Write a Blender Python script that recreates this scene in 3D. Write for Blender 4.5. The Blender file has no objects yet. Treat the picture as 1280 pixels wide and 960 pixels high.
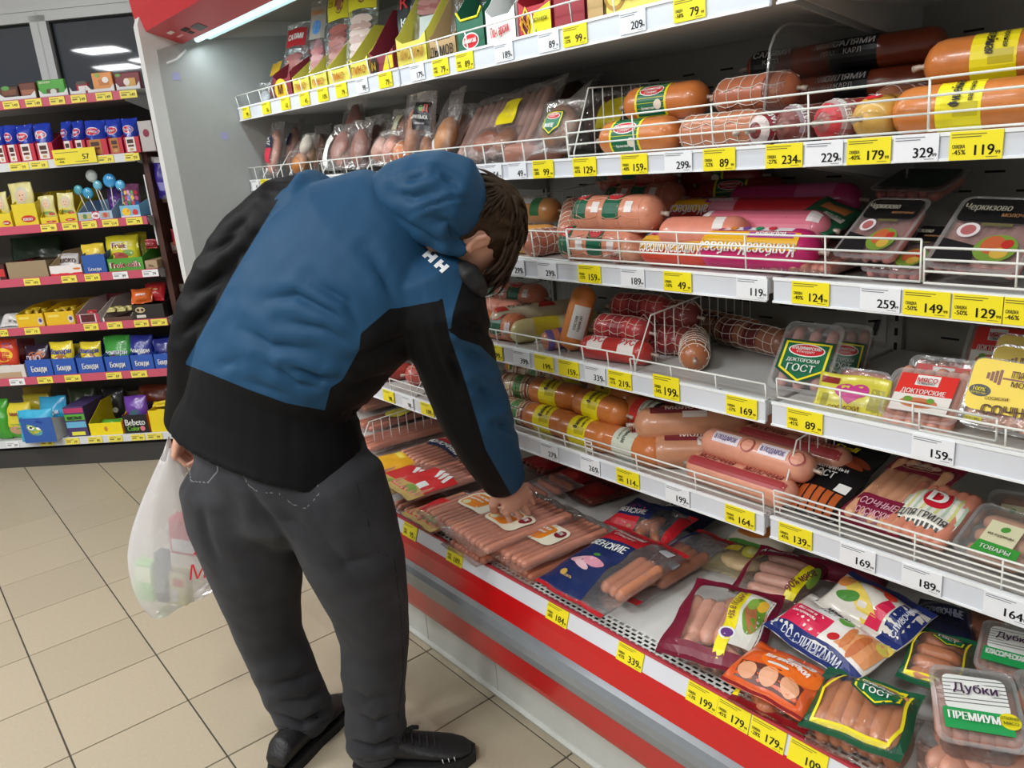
import bpy, math, random
import numpy as np
from mathutils import Vector, Matrix
random.seed(7); rng=np.random.default_rng(7)
SC=bpy.context.scene; COL=SC.collection
# ------------------------------------------------------------------ camera
FPX=991.694; YAW,PITCH,ROLL=0.90186,-0.282754,-0.0826224; CAM=np.array([0,0,1.42])
cyw,syw=math.cos(YAW),math.sin(YAW)
FWD=np.array([-syw*math.cos(PITCH),cyw*math.cos(PITCH),math.sin(PITCH)])
_r=np.array([cyw,syw,0]); _u=np.cross(_r,FWD)
RIGHT=math.cos(ROLL)*_r+math.sin(ROLL)*_u; UP=-math.sin(ROLL)*_r+math.cos(ROLL)*_u
cd=bpy.data.cameras.new('camera'); cam=bpy.data.objects.new('camera',cd); COL.objects.link(cam)
cd.sensor_width=36; cd.lens=FPX*36/1280; cd.clip_start=.05; cd.clip_end=60
M4=Matrix(((RIGHT[0],UP[0],-FWD[0],0),(RIGHT[1],UP[1],-FWD[1],0),(RIGHT[2],UP[2],-FWD[2],1.42),(0,0,0,1)))
cam.matrix_world=M4; SC.camera=cam
# ------------------------------------------------------------------ light and exposure
w=bpy.data.worlds.new('shop_fill'); SC.world=w; w.use_nodes=True  # even world fill, added in place of light from the unbuilt shop
w.node_tree.nodes['Background'].inputs[0].default_value=(.93,.96,1,1); w.node_tree.nodes['Background'].inputs[1].default_value=.30
SC.view_settings.view_transform='Standard'; SC.view_settings.look='None'; SC.view_settings.gamma=1
SC.cycles.transparent_max_bounces=28
SC.view_settings.exposure=-.27
CEIL_Z=2.9; GANG=math.radians(47.3)
PANELS=[(-3.12,-3.86),(-2.5,-5.2),(-2.3,-4.5),(-2.9,-1.95),(-1.75,-2.2),(-2.75,-0.75),(-.9,-.85),(-4.0,-1.0),(.6,-1.2),(-.6,-3.2)]
PANEL_W=31
def panel_lamp(x,y):
    l=bpy.data.lights.new('panel_lamp','AREA'); l.shape='RECTANGLE'; l.size=.46; l.size_y=.4; l.energy=PANEL_W; l.color=(.97,.99,1.0)
    o=bpy.data.objects.new('panel_lamp',l); COL.objects.link(o); o.location=(x,y,CEIL_Z-.035); o.rotation_euler=(0,0,GANG)
for _p in PANELS: panel_lamp(*_p)
CASE_TUBE_W=2.2
# ------------------------------------------------------------------ helpers
def ray(px,py): return FWD+RIGHT*((px-640)/FPX)-UP*((py-480)/FPX)
def aty(px,py,y): d=ray(px,py); return CAM+d*(y/d[1])
def atz(px,py,z): d=ray(px,py); return CAM+d*((z-1.42)/d[2])
def atx(px,py,x): d=ray(px,py); return CAM+d*(x/d[0])
def atd(px,py,dd): return CAM+ray(px,py)*dd
def srgb(c):
    if isinstance(c,str): c=[int(c[i:i+2],16) for i in (0,2,4)]
    return tuple(((v/255)/12.92 if v/255<=.04045 else ((v/255+.055)/1.055)**2.4) for v in c)
_mats={}
def M(col,rough=.5,metal=0.,noise=.06,nscale=40.,bump=0.,bscale=120.,coat=0.,emit=0.,spec=.5,alpha=1.):
    key=(tuple(col) if not isinstance(col,str) else col,rough,metal,noise,nscale,bump,bscale,coat,emit,spec,alpha)
    if key in _mats: return _mats[key]
    m=bpy.data.materials.new('paint'); m.use_nodes=True; nt=m.node_tree; N=nt.nodes; L=nt.links
    b=N['Principled BSDF']; c=srgb(col); b.inputs['Roughness'].default_value=rough; b.inputs['Metallic'].default_value=metal
    b.inputs['Specular IOR Level'].default_value=spec
    if coat: b.inputs['Coat Weight'].default_value=coat; b.inputs['Coat Roughness'].default_value=.12
    tc=N.new('ShaderNodeTexCoord')
    if noise>0:
        nz=N.new('ShaderNodeTexNoise'); nz.inputs['Scale'].default_value=nscale; nz.inputs['Detail'].default_value=4
        mx=N.new('ShaderNodeMix'); mx.data_type='RGBA'
        mx.inputs[6].default_value=tuple(v*(1-noise*1.6) for v in c)+(1,); mx.inputs[7].default_value=tuple(min(1,v*(1+noise*1.6)) for v in c)+(1,)
        L.new(tc.outputs['Object'],nz.inputs['Vector']); L.new(nz.outputs['Fac'],mx.inputs[0]); L.new(mx.outputs[2],b.inputs['Base Color'])
    else: b.inputs['Base Color'].default_value=c+(1,)
    if bump>0:
        nb=N.new('ShaderNodeTexNoise'); nb.inputs['Scale'].default_value=bscale; nb.inputs['Detail'].default_value=3
        bp=N.new('ShaderNodeBump'); bp.inputs['Strength'].default_value=bump; bp.inputs['Distance'].default_value=.004
        L.new(tc.outputs['Object'],nb.inputs['Vector']); L.new(nb.outputs['Fac'],bp.inputs['Height']); L.new(bp.outputs[0],b.inputs['Normal'])
    if emit: b.inputs['Emission Color'].default_value=c+(1,); b.inputs['Emission Strength'].default_value=emit
    _mats[key]=m; return m
def FILM(tint=(235,238,240),haze=.10,crinkle=.6,scale=55.,rough=.1):
    key=('film',tuple(tint),haze,crinkle,scale,rough)
    if key in _mats: return _mats[key]
    m=bpy.data.materials.new('film'); m.use_nodes=True; nt=m.node_tree; N=nt.nodes; L=nt.links
    for n in list(N): N.remove(n)
    o=N.new('ShaderNodeOutputMaterial'); t=N.new('ShaderNodeBsdfTransparent'); t.inputs[0].default_value=srgb((250,250,250))+(1,)
    g=N.new('ShaderNodeBsdfGlossy'); g.inputs['Roughness'].default_value=rough; g.inputs[0].default_value=(1,1,1,1)
    d=N.new('ShaderNodeBsdfDiffuse'); d.inputs[0].default_value=srgb(tint)+(1,)
    tc=N.new('ShaderNodeTexCoord'); nz=N.new('ShaderNodeTexNoise'); nz.inputs['Scale'].default_value=scale; nz.inputs['Detail'].default_value=3; nz.inputs['Distortion'].default_value=1.2
    bp=N.new('ShaderNodeBump'); bp.inputs['Strength'].default_value=crinkle; bp.inputs['Distance'].default_value=.01
    L.new(tc.outputs['Object'],nz.inputs['Vector']); L.new(nz.outputs['Fac'],bp.inputs['Height'])
    L.new(bp.outputs[0],g.inputs['Normal']); L.new(bp.outputs[0],d.inputs['Normal'])
    fr=N.new('ShaderNodeFresnel'); fr.inputs[0].default_value=1.45
    ma=N.new('ShaderNodeMath'); ma.operation='MULTIPLY_ADD'; ma.inputs[1].default_value=.55; ma.inputs[2].default_value=.02; L.new(fr.outputs[0],ma.inputs[0])
    m1=N.new('ShaderNodeMixShader'); m1.inputs[0].default_value=haze*.45; L.new(t.outputs[0],m1.inputs[1]); L.new(d.outputs[0],m1.inputs[2])
    m2=N.new('ShaderNodeMixShader'); L.new(ma.outputs[0],m2.inputs[0]); L.new(m1.outputs[0],m2.inputs[1]); L.new(g.outputs[0],m2.inputs[2]); L.new(m2.outputs[0],o.inputs[0])
    _mats[key]=m; return m
class MB:
    def __init__(s): s.v=[]; s.f=[]; s.m=[]; s.mats=[]; s.cur=0
    def mat(s,m):
        if m not in s.mats: s.mats.append(m)
        s.cur=s.mats.index(m); return s
    def add(s,vs,fs):
        o=len(s.v); s.v.extend([tuple(map(float,p)) for p in vs]); s.f.extend([tuple(i+o for i in f) for f in fs]); s.m.extend([s.cur]*len(fs)); return s
    def box(s,a,b,bev=0.):
        (x0,y0,z0),(x1,y1,z1)=a,b
        if bev<=0:
            return s.add([(x,y,z) for z in (z0,z1) for y in (y0,y1) for x in (x0,x1)],[(0,2,3,1),(4,5,7,6),(0,1,5,4),(2,6,7,3),(0,4,6,2),(1,3,7,5)])
        vs=[];idx={}
        def V(i,j,k,ax):
            key=(i,j,k,ax)
            if key not in idx:
                p=[(x0,x1)[i],(y0,y1)[j],(z0,z1)[k]]; sg=[(1,-1)[i],(1,-1)[j],(1,-1)[k]]
                for q in range(3):
                    if q!=ax: p[q]+=sg[q]*bev
                idx[key]=len(vs); vs.append(p)
            return idx[key]
        fs=[]
        fs.append([V(0,0,0,0),V(0,0,1,0),V(0,1,1,0),V(0,1,0,0)]);fs.append([V(1,0,0,0),V(1,1,0,0),V(1,1,1,0),V(1,0,1,0)])
        fs.append([V(0,0,0,1),V(1,0,0,1),V(1,0,1,1),V(0,0,1,1)]);fs.append([V(0,1,0,1),V(0,1,1,1),V(1,1,1,1),V(1,1,0,1)])
        fs.append([V(0,0,0,2),V(0,1,0,2),V(1,1,0,2),V(1,0,0,2)]);fs.append([V(0,0,1,2),V(1,0,1,2),V(1,1,1,2),V(0,1,1,2)])
        for i in (0,1):
            for j in (0,1):
                fs.append([V(i,j,0,0),V(i,j,1,0),V(i,j,1,1),V(i,j,0,1)]); fs.append([V(i,0,j,0),V(i,0,j,2),V(i,1,j,2),V(i,1,j,0)]); fs.append([V(0,i,j,1),V(1,i,j,1),V(1,i,j,2),V(0,i,j,2)])
        for i in (0,1):
            for j in (0,1):
                for k in (0,1): fs.append([V(i,j,k,0),V(i,j,k,1),V(i,j,k,2)])
        return s.add(vs,fs)
    def tube(s,pts,r,n=6,caps=True,closed=False):
        P=[np.array(p,float) for p in pts]; m=len(P); rs=r if hasattr(r,'__len__') else [r]*m
        vs=[];prev=None
        for i in range(m):
            if closed: t=P[(i+1)%m]-P[i-1]
            else: t=P[min(i+1,m-1)]-P[max(i-1,0)]
            t=t/(np.linalg.norm(t)+1e-12)
            if prev is None:
                a=np.array([0,0,1.]) if abs(t[2])<.9 else np.array([1.,0,0]); b=np.cross(t,a)
            else: b=prev-t*(prev@t)
            b/=np.linalg.norm(b)+1e-12; prev=b; c=np.cross(t,b)
            for k in range(n):
                q=2*math.pi*k/n; vs.append(P[i]+rs[i]*(math.cos(q)*b+math.sin(q)*c))
        fs=[]
        for i in range(m if closed else m-1):
            j=(i+1)%m
            for k in range(n): fs.append((i*n+k,i*n+(k+1)%n,j*n+(k+1)%n,j*n+k))
        if caps and not closed: fs.append(tuple(range(n-1,-1,-1))); fs.append(tuple((m-1)*n+k for k in range(n)))
        return s.add(vs,fs)
    def rings(s,R,cap=True):
        """R: list of equal-length rings of points"""
        n=len(R[0]); vs=[p for r in R for p in r]; fs=[]
        for i in range(len(R)-1):
            for k in range(n): fs.append((i*n+k,i*n+(k+1)%n,(i+1)*n+(k+1)%n,(i+1)*n+k))
        if cap: fs.append(tuple(range(n-1,-1,-1))); fs.append(tuple((len(R)-1)*n+k for k in range(n)))
        return s.add(vs,fs)
    def prism(s,poly,d):
        """planar polygon (3D points) extruded by vector d"""
        n=len(poly); P=[np.array(p,float) for p in poly]; d=np.array(d,float)
        return s.add(P+[p+d for p in P],[tuple(range(n-1,-1,-1)),tuple(range(n,2*n))]+[(i,(i+1)%n,n+(i+1)%n,n+i) for i in range(n)])
    def build(s,name,mat=None,parent=None,smooth=True,loc=None,shade_ang=None,**props):
        me=bpy.data.meshes.new(name); me.from_pydata(s.v,[],s.f)
        if mat is not None and not s.mats: me.materials.append(mat)
        else:
            for m in s.mats: me.materials.append(m)
            if len(s.mats)>1: me.polygons.foreach_set('material_index',s.m)
        if smooth: me.polygons.foreach_set('use_smooth',[True]*len(s.f))
        me.update(); return link(name,me,parent,loc,**props)
def link(name,me,parent=None,loc=None,**props):
    o=bpy.data.objects.new(name,me); COL.objects.link(o)
    if parent is not None: o.parent=parent
    if loc is not None: o.location=loc
    for k,v in props.items(): o[k]=v
    return o
def tag(o,label,cat,group=None):
    o['label']=label; o['category']=cat
    if group: o['group']=group
    return o
def empty(name,loc=(0,0,0),rotz=0.): 
    o=bpy.data.objects.new(name,None); COL.objects.link(o); o.location=[float(v) for v in loc]; o.rotation_euler=(0,0,rotz); o.empty_display_size=.05; return o
def structure(o): o['kind']='structure'; return o
# flat lettering -----------------------------------------------------------
_tx={}
def glyphs(s):
    if s not in _tx:
        c=bpy.data.curves.new('t','FONT'); c.body=s; c.size=1; c.resolution_u=3
        o=bpy.data.objects.new('t',c); me=o.to_mesh()
        v=np.array([x.co[:] for x in me.vertices]) if len(me.vertices) else np.zeros((0,3)); f=[tuple(p.vertices) for p in me.polygons]
        o.to_mesh_clear(); bpy.data.objects.remove(o); bpy.data.curves.remove(c)
        if len(v): v[:,0]-=(v[:,0].max()+v[:,0].min())/2; v[:,1]-=.35
        _tx[s]=(v,f)
    return _tx[s]
def letter(mb,S,s,u,v,h,m,ang=0.,off=.0009,wmax=None,bold=0.):
    g,f=glyphs(s)
    if not len(g): return
    k=h/.7; wd=(g[:,0].max()-g[:,0].min())*k; kx=k
    if wmax and wd>wmax: kx=k*wmax/wd
    c,sn=math.cos(ang),math.sin(ang); mb.mat(m)
    for dx in ((0.,) if not bold else (-bold,bold)):
        pts=[S(u+(x*kx+dx)*c-y*k*sn,v+(x*kx+dx)*sn+y*k*c,off) for x,y,_ in g]; mb.add(pts,f)
def clipc(poly,a,b,c):
    out=[]; n=len(poly)
    for i in range(n):
        p,q=poly[i],poly[(i+1)%n]; dp=a*p[0]+b*p[1]-c; dq=a*q[0]+b*q[1]-c
        if dp<=0: out.append(p)
        if (dp<0<dq) or (dq<0<dp):
            t=dp/(dp-dq); out.append((p[0]+t*(q[0]-p[0]),p[1]+t*(q[1]-p[1])))
    return out
def decal(mb,S,poly,m,off=.0004,cell=None):
    mb.mat(m)
    if cell is None: mb.add([S(u,v,off) for u,v in poly],[tuple(range(len(poly)))]); return
    us=[p[0] for p in poly]; vs=[p[1] for p in poly]
    nu=max(1,math.ceil((max(us)-min(us))/cell)); nv=max(1,math.ceil((max(vs)-min(vs))/cell))
    for i in range(nu):
        a0=min(us)+(max(us)-min(us))*i/nu; a1=min(us)+(max(us)-min(us))*(i+1)/nu
        st=clipc(clipc(poly,-1,0,-a0),1,0,a1)
        if len(st)<3: continue
        for j in range(nv):
            b0=min(vs)+(max(vs)-min(vs))*j/nv; b1=min(vs)+(max(vs)-min(vs))*(j+1)/nv
            q=clipc(clipc(st,0,-1,-b0),0,1,b1)
            if len(q)>=3: mb.add([S(u,v,off) for u,v in q],[tuple(range(len(q)))])
def ell(u,v,a,b,n=20,rot=0.): return [(u+a*math.cos(t)*math.cos(rot)-b*math.sin(t)*math.sin(rot),v+a*math.cos(t)*math.sin(rot)+b*math.sin(t)*math.cos(rot)) for t in [2*math.pi*i/n for i in range(n)]]
def rect(u0,v0,u1,v1): return [(u0,v0),(u1,v0),(u1,v1),(u0,v1)]
def rrect(u0,v0,u1,v1,r=.005,n=4):
    out=[]
    for cx,cy,a in ((u1-r,v1-r,0),(u0+r,v1-r,90),(u0+r,v0+r,180),(u1-r,v0+r,270)):
        for i in range(n+1):
            t=math.radians(a+90*i/n); out.append((cx+r*math.cos(t),cy+r*math.sin(t)))
    return out
WHITE='f2f2ee'; RED='d0202a'; YEL='f4e21c'; BLK='15161a'; GRN='0f6a45'; NAVY='1b2c66'; ORG='e8721c'; BURG='7d1535'
def plane_S(o,ex,ey,n):
    o,ex,ey,n=[np.array(q,float) for q in (o,ex,ey,n)]
    return lambda u,v,off=0.: o+ex*u+ey*v+n*off
# ================================================================== room
G0=np.array([-4.886,.343,0]); GU=np.array([math.cos(GANG),math.sin(GANG),0]); GV=np.array([-GU[1],GU[0],0])
def G(u,v,z): return G0+GU*u+GV*v+np.array([0,0,z])
TS,TX,TY=.306326,-4.89676,.425158
# floor: grout bed with individual tiles over it in the part of the shop in view
grout=M('4a463f',.8,noise=.15)
mb=MB().box((-9,-8,-.06),(3,4,-.0035)); fl=structure(mb.build('floor',grout,smooth=False))
tilem=M('b2a690',.38,noise=.05,nscale=90,bump=.03,bscale=60)
# subtle flecks + per tile tone
nt=tilem.node_tree; oi=nt.nodes.new('ShaderNodeObjectInfo'); hs=nt.nodes.new('ShaderNodeHueSaturation')
mr=nt.nodes.new('ShaderNodeMapRange'); mr.inputs[3].default_value=.95; mr.inputs[4].default_value=1.04
b=nt.nodes['Principled BSDF']; src=b.inputs['Base Color'].links[0].from_socket
nt.links.new(oi.outputs['Random'],mr.inputs[0]); nt.links.new(mr.outputs[0],hs.inputs['Value']); nt.links.new(src,hs.inputs['Color']); nt.links.new(hs.outputs[0],b.inputs['Base Color'])
g=.0022; tm=MB().box((g,g,-.008),(TS-g,TS-g,0),.0012); tme=None; rest=MB()
for i in range(-12,24):
    for j in range(-24,8):
        c=np.array([TX+TS*(i+.5),TY+TS*(j+.5),0]); q=c-CAM; dep=q@FWD
        vis=dep>.3 and -60<640+FPX*(q@RIGHT)/dep<900 and 480-FPX*(q@UP)/dep<1080 and c[1]<1.2 and c[0]>-6.2
        if vis:
            if tme is None: to=tm.build('tile',tilem,fl,smooth=False); tme=to.data
            else: to=link('tile',tme,fl)
            to.location=(TX+TS*i,TY+TS*j,0)
        elif -9<c[0]<2.6 and -7.6<c[1]<2.4: rest.box((TX+TS*i+g,TY+TS*j+g,-.008),(TX+TS*(i+1)-g,TY+TS*(j+1)-g,0))
r=rest.build('tile_field',tilem,fl,smooth=False); r['kind']='stuff'
# ceiling with light panels
ceilm=M('e4e3de',.8,noise=.03)
structure(MB().box((-9,-8,CEIL_Z),(3,4,CEIL_Z+.1)).build('ceiling',ceilm,smooth=False))
for k,(x,y) in enumerate(PANELS):
    o=empty('ceiling_light',(x,y,CEIL_Z),GANG); tag(o,'square white light panel in the ceiling above the shop aisle','light','ceiling light panels')
    f=MB()
    for a,bb in (((-.26,-.23),(.26,-.21)),((-.26,.21),(.26,.23)),((-.26,-.21),(-.24,.21)),((.24,-.21),(.26,.21))): f.box(a+(-.03,),bb+(0,))
    f.build('frame',M('e8e8e8',.4),o,smooth=False)
    MB().box((-.24,-.21,-.02),(.24,.21,-.005)).build('diffuser',M('ffffff',.5,noise=0,emit=5),o,smooth=False)
# wall with two dark windows behind the sweets shelves
wallm=M('c9cbcb',.6,noise=.03); pvc=M('d3d6d8',.35,noise=.02)
V0=.62
def gbox(mb,u0,u1,v0,v1,z0,z1):
    c=[G(u,v,z) for z in (z0,z1) for v in (v0,v1) for u in (u0,u1)]
    return mb.add(c,[(0,2,3,1),(4,5,7,6),(0,1,5,4),(2,6,7,3),(0,4,6,2),(1,3,7,5)])
mb=MB(); gbox(mb,-3,4.5,V0,V0+.2,0,.95); gbox(mb,-3,4.5,V0,V0+.2,2.42,2.9); gbox(mb,-3,-1.0,V0,V0+.2,.95,2.42); gbox(mb,1.02,4.5,V0,V0+.2,.95,2.42)
structure(mb.build('wall_back',wallm,smooth=False))
glass=M('4c525d',.03,noise=.02,nscale=3,spec=.8)
wins=[(-.42,.335),(.425,.905)]
for k,(u0,u1) in enumerate(wins):
    wo=structure(MB().build(f'window_{k+1}',pvc)) if False else None
    mb=MB(); fw=.047
    gbox(mb,u0-fw,u0,V0-.03,V0+.05,.95,2.31); gbox(mb,u1,u1+fw,V0-.03,V0+.05,.95,2.31); gbox(mb,u0-fw,u1+fw,V0-.03,V0+.05,2.28,2.33); gbox(mb,u0-fw,u1+fw,V0-.03,V0+.05,.93,.98)
    wo=structure(mb.build(f'window_{k+1}',pvc,smooth=False))
    mb=MB(); gbox(mb,u0,u1,V0+.012,V0+.022,.98,2.28); mb.build('pane',glass,wo,smooth=False)
    mb=MB(); q=.008
    for a in ((u0,u0+q,.98,2.28),(u1-q,u1,.98,2.28),(u0,u1,2.28-q,2.28),(u0,u1,.98,.98+q)): gbox(mb,a[0],a[1],V0-.002,V0+.012,a[2],a[3])
    mb.build('gasket',M('1c1c1e',.6),wo,smooth=False)
mb=MB(); gbox(mb,-1.0,1.02,V0-.035,V0+.2,2.331,2.36); gbox(mb,-1.0,1.02,V0-.02,V0+.2,2.36,2.42); structure(mb.build('trim_1',pvc,smooth=False))
# ================================================================== refrigerated case
X0,XS1,XS2,X1=-2.86,-1.79,-.74,.33; YF,YB=1.143,1.606
SH={1:1.640,2:1.396,3:1.187,4:.973,5:.757}; DECK=.503
STRIP={1:(1.601,1.644),2:(1.3645,1.3997),3:(1.1506,1.1908),4:(.9364,.9777),5:(.7215,.763)}
inner=M('98958c',.45,noise=.04); white=M('d9dbdb',.35,noise=.03); wshelf=M('cccdcb',.35,noise=.03); redm=M('c20a10',.3,noise=.05,coat=.3); grey=M('8e9398',.28,metal=.35,noise=.05)
case=empty('refrigerated_display_case',((X0+X1)/2,1.3,0)); tag(case,'long open red and white refrigerated case holding sausages on five shelves over a deck','refrigerator')
OFF=-np.array([(X0+X1)/2,1.3,0])
def part(mb,name,m=None,parent=case,smooth=False,**k):
    if parent is case: mb.v=[(p[0]+OFF[0],p[1]+OFF[1],p[2]) for p in mb.v]
    return mb.build(name,m,parent,smooth,**k)
def sub(mb,name,m,parent,**k): # child of a part of the case: parts sit at the case origin
    mb.v=[(p[0]+OFF[0],p[1]+OFF[1],p[2]) for p in mb.v]; return mb.build(name,m,parent,False,**k)
for xa,xb in ((X0,XS1),(XS1,XS2),(XS2,X1)):
    bp=part(MB().box((xa+.003,YB,DECK),(xb-.003,YB+.03,1.95)),'back_panel',inner)
    s=MB()
    for zt in (SH[2],SH[3],SH[4],SH[1]):
        for row in range(5):
            z=zt+.03+row*.034
            for q in range(9 if row%2 else 8):
                x=xa+.1+(q+.5*(row%2))*(xb-xa-.2)/8
                s.box((x-.017,YB-.0008,z-.002),(x+.017,YB+.002,z+.002))
    sub(s,'slots',M('15130f',.8),bp,kind='stuff')
for x in (XS1,XS2):
    up=part(MB().box((x-.012,YB-.012,DECK),(x+.012,YB,1.95)),'upright',inner)
    s=MB()
    for k in range(45): s.box((x-.003,YB-.0135,.55+k*.03),(x+.003,YB-.011,.565+k*.03))
    sub(s,'upright_slots',M('15130f',.8),up,kind='stuff')
part(MB().box((X0,.98,1.93),(X1,1.64,1.98)),'top_panel',inner)
# left end panel: thick side wall following the front profile
prof=[(.862,1.10),(.862,1.905),(.885,1.96),(1.66,1.98),(1.66,.0),(1.05,0),(1.03,.06),(1.0,.22),(.935,.25),(.912,.37),(.925,.44),(.94,.50),(.90,.56)]
part(MB().prism([(X0-.045,y,z) for y,z in prof],(.045,0,0)),'side_panel',M('cfd0cf',.4,noise=.03))
inn=[(.905,1.10),(.905,1.83),(1.0,1.86),(1.60,1.9),(1.60,.52),(.96,.52),(.93,.58)]
part(MB().prism([(X0-.0005,y,z) for y,z in inn],(.004,0,0)),'side_lining',M('a3a4a2',.45,noise=.04))
for (y,z) in [(.953,1.75),(1.08,1.555),(1.13,1.24)]:
    part(MB().box((X0+.0035,y-.012,z-.012),(X0+.0045,y+.012,z+.012)),'blue_sticker',M('a19fc6',.6),label='small faded blue sticker')
part(MB().tube([(X0+.005,.93,1.79),(X0+.006,.965,1.803),(X0+.006,1.0,1.832)],.004,6),'sealant_bead',white)
# canopy
can=[(.84,2.30),(.868,1.945),(.884,1.886),(.992,1.850),(1.0,1.865),(1.02,2.30)]
cn=part(MB().prism([(X0-.047,y,z) for y,z in can],(X1-X0+.05,0,0)),'canopy',M('bb2129',.35,noise=.05,coat=.1))
def canbox(x,y,w,d,m,nm):
    # little plates let into the sloping underside
    zz=lambda yy:1.886+(yy-.884)*(1.850-1.886)/(.992-.884)-.0012
    P=[(x,y,zz(y)),(x+w,y,zz(y)),(x+w,y+d,zz(y+d)),(x,y+d,zz(y+d))]
    sub(MB().prism(P,(0,0,.001)),nm,m,cn)
canbox(-2.79,.925,.045,.012,M('d8d0cc',.5),'rating_plate'); canbox(-2.79,.955,.05,.006,M('e8b0b0',.5),'warning_label')
canbox(-2.70,.938,.05,.016,M('241c1c',.6),'switch'); canbox(-2.70,.958,.03,.014,M('35282a',.6),'switch'); canbox(-2.63,.945,.07,.03,M('4c4648',.4),'controller_window')
lp=part(MB().box((X0+.01,1.0,1.872),(X1-.01,1.10,1.90)),'lamp_reflector',M('d8e6e6',.15,metal=.6))
for yy,zz in ((1.026,1.858),(1.068,1.868)): sub(MB().tube([(X0+.05,yy,zz),(X1-.05,yy,zz)],.0095,10),'tube_and_reflection',M('c8f4fb',.4,noise=0,emit=1.5 if yy<1.05 else .75),lp)  # the dimmer rear tube is a reflection of the lamp, built as glowing geometry
for k in range(3):
    l=bpy.data.lights.new('case_tube_light','AREA'); l.shape='RECTANGLE'; l.size=1.0; l.size_y=.03; l.energy=CASE_TUBE_W; l.color=(.82,.97,1)
    o=bpy.data.objects.new('case_tube_light',l); COL.objects.link(o); o.location=(X0+.53+1.06*k,1.035,1.842); o.rotation_euler=(math.radians(18),0,0)
# shelves with price strips
for lv in SH:
    zt=SH[lv]; zb,zs=STRIP[lv]
    for k,(xa,xb) in enumerate(((X0+.012,XS1-.004),(XS1+.004,XS2-.006),(XS2+.006,X1))):
        s=MB().box((xa,YF+.006,zt-.026),(xb,YB-.015,zt),.002)
        sh=part(s,'shelf',wshelf)
        sub(MB().box((xa,YF-.002,zb),(xb,YF+.0055,zs),.0012),'price_strip',M('d5d9e1',.25,noise=.03,nscale=12),sh)
        sub(MB().box((xa,YF-.004,zs-.004),(xb,YF+.0,zs+.001)).box((xa,YF-.004,zb-.001),(xb,YF,zb+.0025)),'strip_lip',M('eceef0',.3),sh)
        for xx in (xa+.004,xb-.008): sub(MB().prism([(xx,YF+.03,zt-.026),(xx,YB-.012,zt-.026),(xx,YB-.012,zt-.085),(xx,YB-.05,zt-.085)],(.004,0,0)),'bracket',M('a9a9a5',.4),sh)
# deck, grille, front profile
part(MB().box((X0+.004,1.0045,DECK-.02),(X1,YB-.002,DECK)),'deck',M('dcdcd9',.35,noise=.03))
part(MB().box((X0,.955,DECK-.016),(X1,1.004,DECK-.012)),'grille_shade',M('0a0a0a',.9))  # black sheet added under the grille, shade of its holes put into colour
gr=MB()
for k in range(5): gr.box((X0,.9585+k*.0108,DECK-.0012),(X1,.9585+k*.0108+.0030,DECK+.0008))
n=int((X1-X0)/.0165)
for k in range(n):
    x=X0+.003+k*.0165
    for q in range(4):
        xx=x+(.0082 if q%2 else 0); gr.box((xx,.9612+q*.0108,DECK-.001),(xx+.0052,.9696+q*.0108,DECK+.0006))
part(gr,'air_grille',M('e6e6e2',.4,noise=.02),kind='stuff')
def ext(name,yz,m,x0=X0-.002,x1=X1): return part(MB().prism([(x0,y,z) for y,z in yz],(x1-x0,0,0)),name,m)
ext('price_rail',[(.94,.471),(.952,.507),(.9575,.507),(.9575,.46),(.945,.465)],M('d7d9e0',.25,noise=.03,nscale=12))
ext('rail_edge',[(.9505,.506),(.952,.5105),(.9585,.5105),(.9585,.506)],M('b53a44',.4))
ext('red_bumper',[(.94,.473),(.934,.455),(.926,.416),(.94,.41),(.99,.41),(.99,.473)],redm)
ext('metal_bumper',[(.928,.416),(.916,.408),(.909,.394),(.908,.375),(.913,.352),(.93,.333),(.99,.333),(.99,.416)],grey)
ext('red_skirt',[(.93,.334),(.945,.262),(.952,.2425),(.99,.2425),(.99,.334)],redm)
kick=[(X0,-1.80),(-1.80,-1.47),(-1.47,-.40),(-.40,X1)]
for a,bb in kick: part(MB().box((a+.0012,1.03,.058),(bb-.0012,1.05,.30)),'kick_panel',M('c5c8c3',.45,noise=.04))
ext('plinth',[(1.026,.06),(1.0235,.05),(1.056,.0),(1.10,.0),(1.10,.06)],M('d3d7d2',.4,noise=.05))
part(MB().box((X0,1.06,.0),(X1,1.64,DECK-.02)),'carcass',M('b8b8b4',.6))
# ================================================================== the shopper
def norm(v): v=np.array(v,float); return v/(np.linalg.norm(v)+1e-12)
def IM(dx,dy,dz): return RIGHT*dx-UP*dy+FWD*dz      # direction: right, down, away as seen from the aisle
def loft(mb,C,E1,RA,RB,n=24,dome=True,flat0=False):
    C=[np.array(c,float) for c in C]; m=len(C); R=[]
    for i in range(m):
        t=norm(C[min(i+1,m-1)]-C[max(i-1,0)]); e1=norm(E1[i]-t*(np.array(E1[i])@t)); e2=np.cross(t,e1)
        R.append([C[i]+RA[i]*math.cos(q)*e1+RB[i]*math.sin(q)*e2 for q in [2*math.pi*k/n for k in range(n)]])
    if dome:
        for end in ((-1,) if flat0 else (0,-1)):
            t=norm(C[0]-C[1]) if end==0 else norm(C[-1]-C[-2]); r=min(RA[end],RB[end])*.55; c=C[end]
            for s_,h in ((.75,.6),(.35,.95)):
                q=[c+(np.array(p)-c)*s_+t*r*h for p in R[0 if end==0 else -1]]
                if end==0: R.insert(0,q)
                else: R.append(q)
            # keep the unscaled ring list in order
            if end==0: R[0],R[1]=R[0],R[1]
        # order the two start rings (outermost first) and rescale relative to the first true ring
    mb.rings(R)
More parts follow.
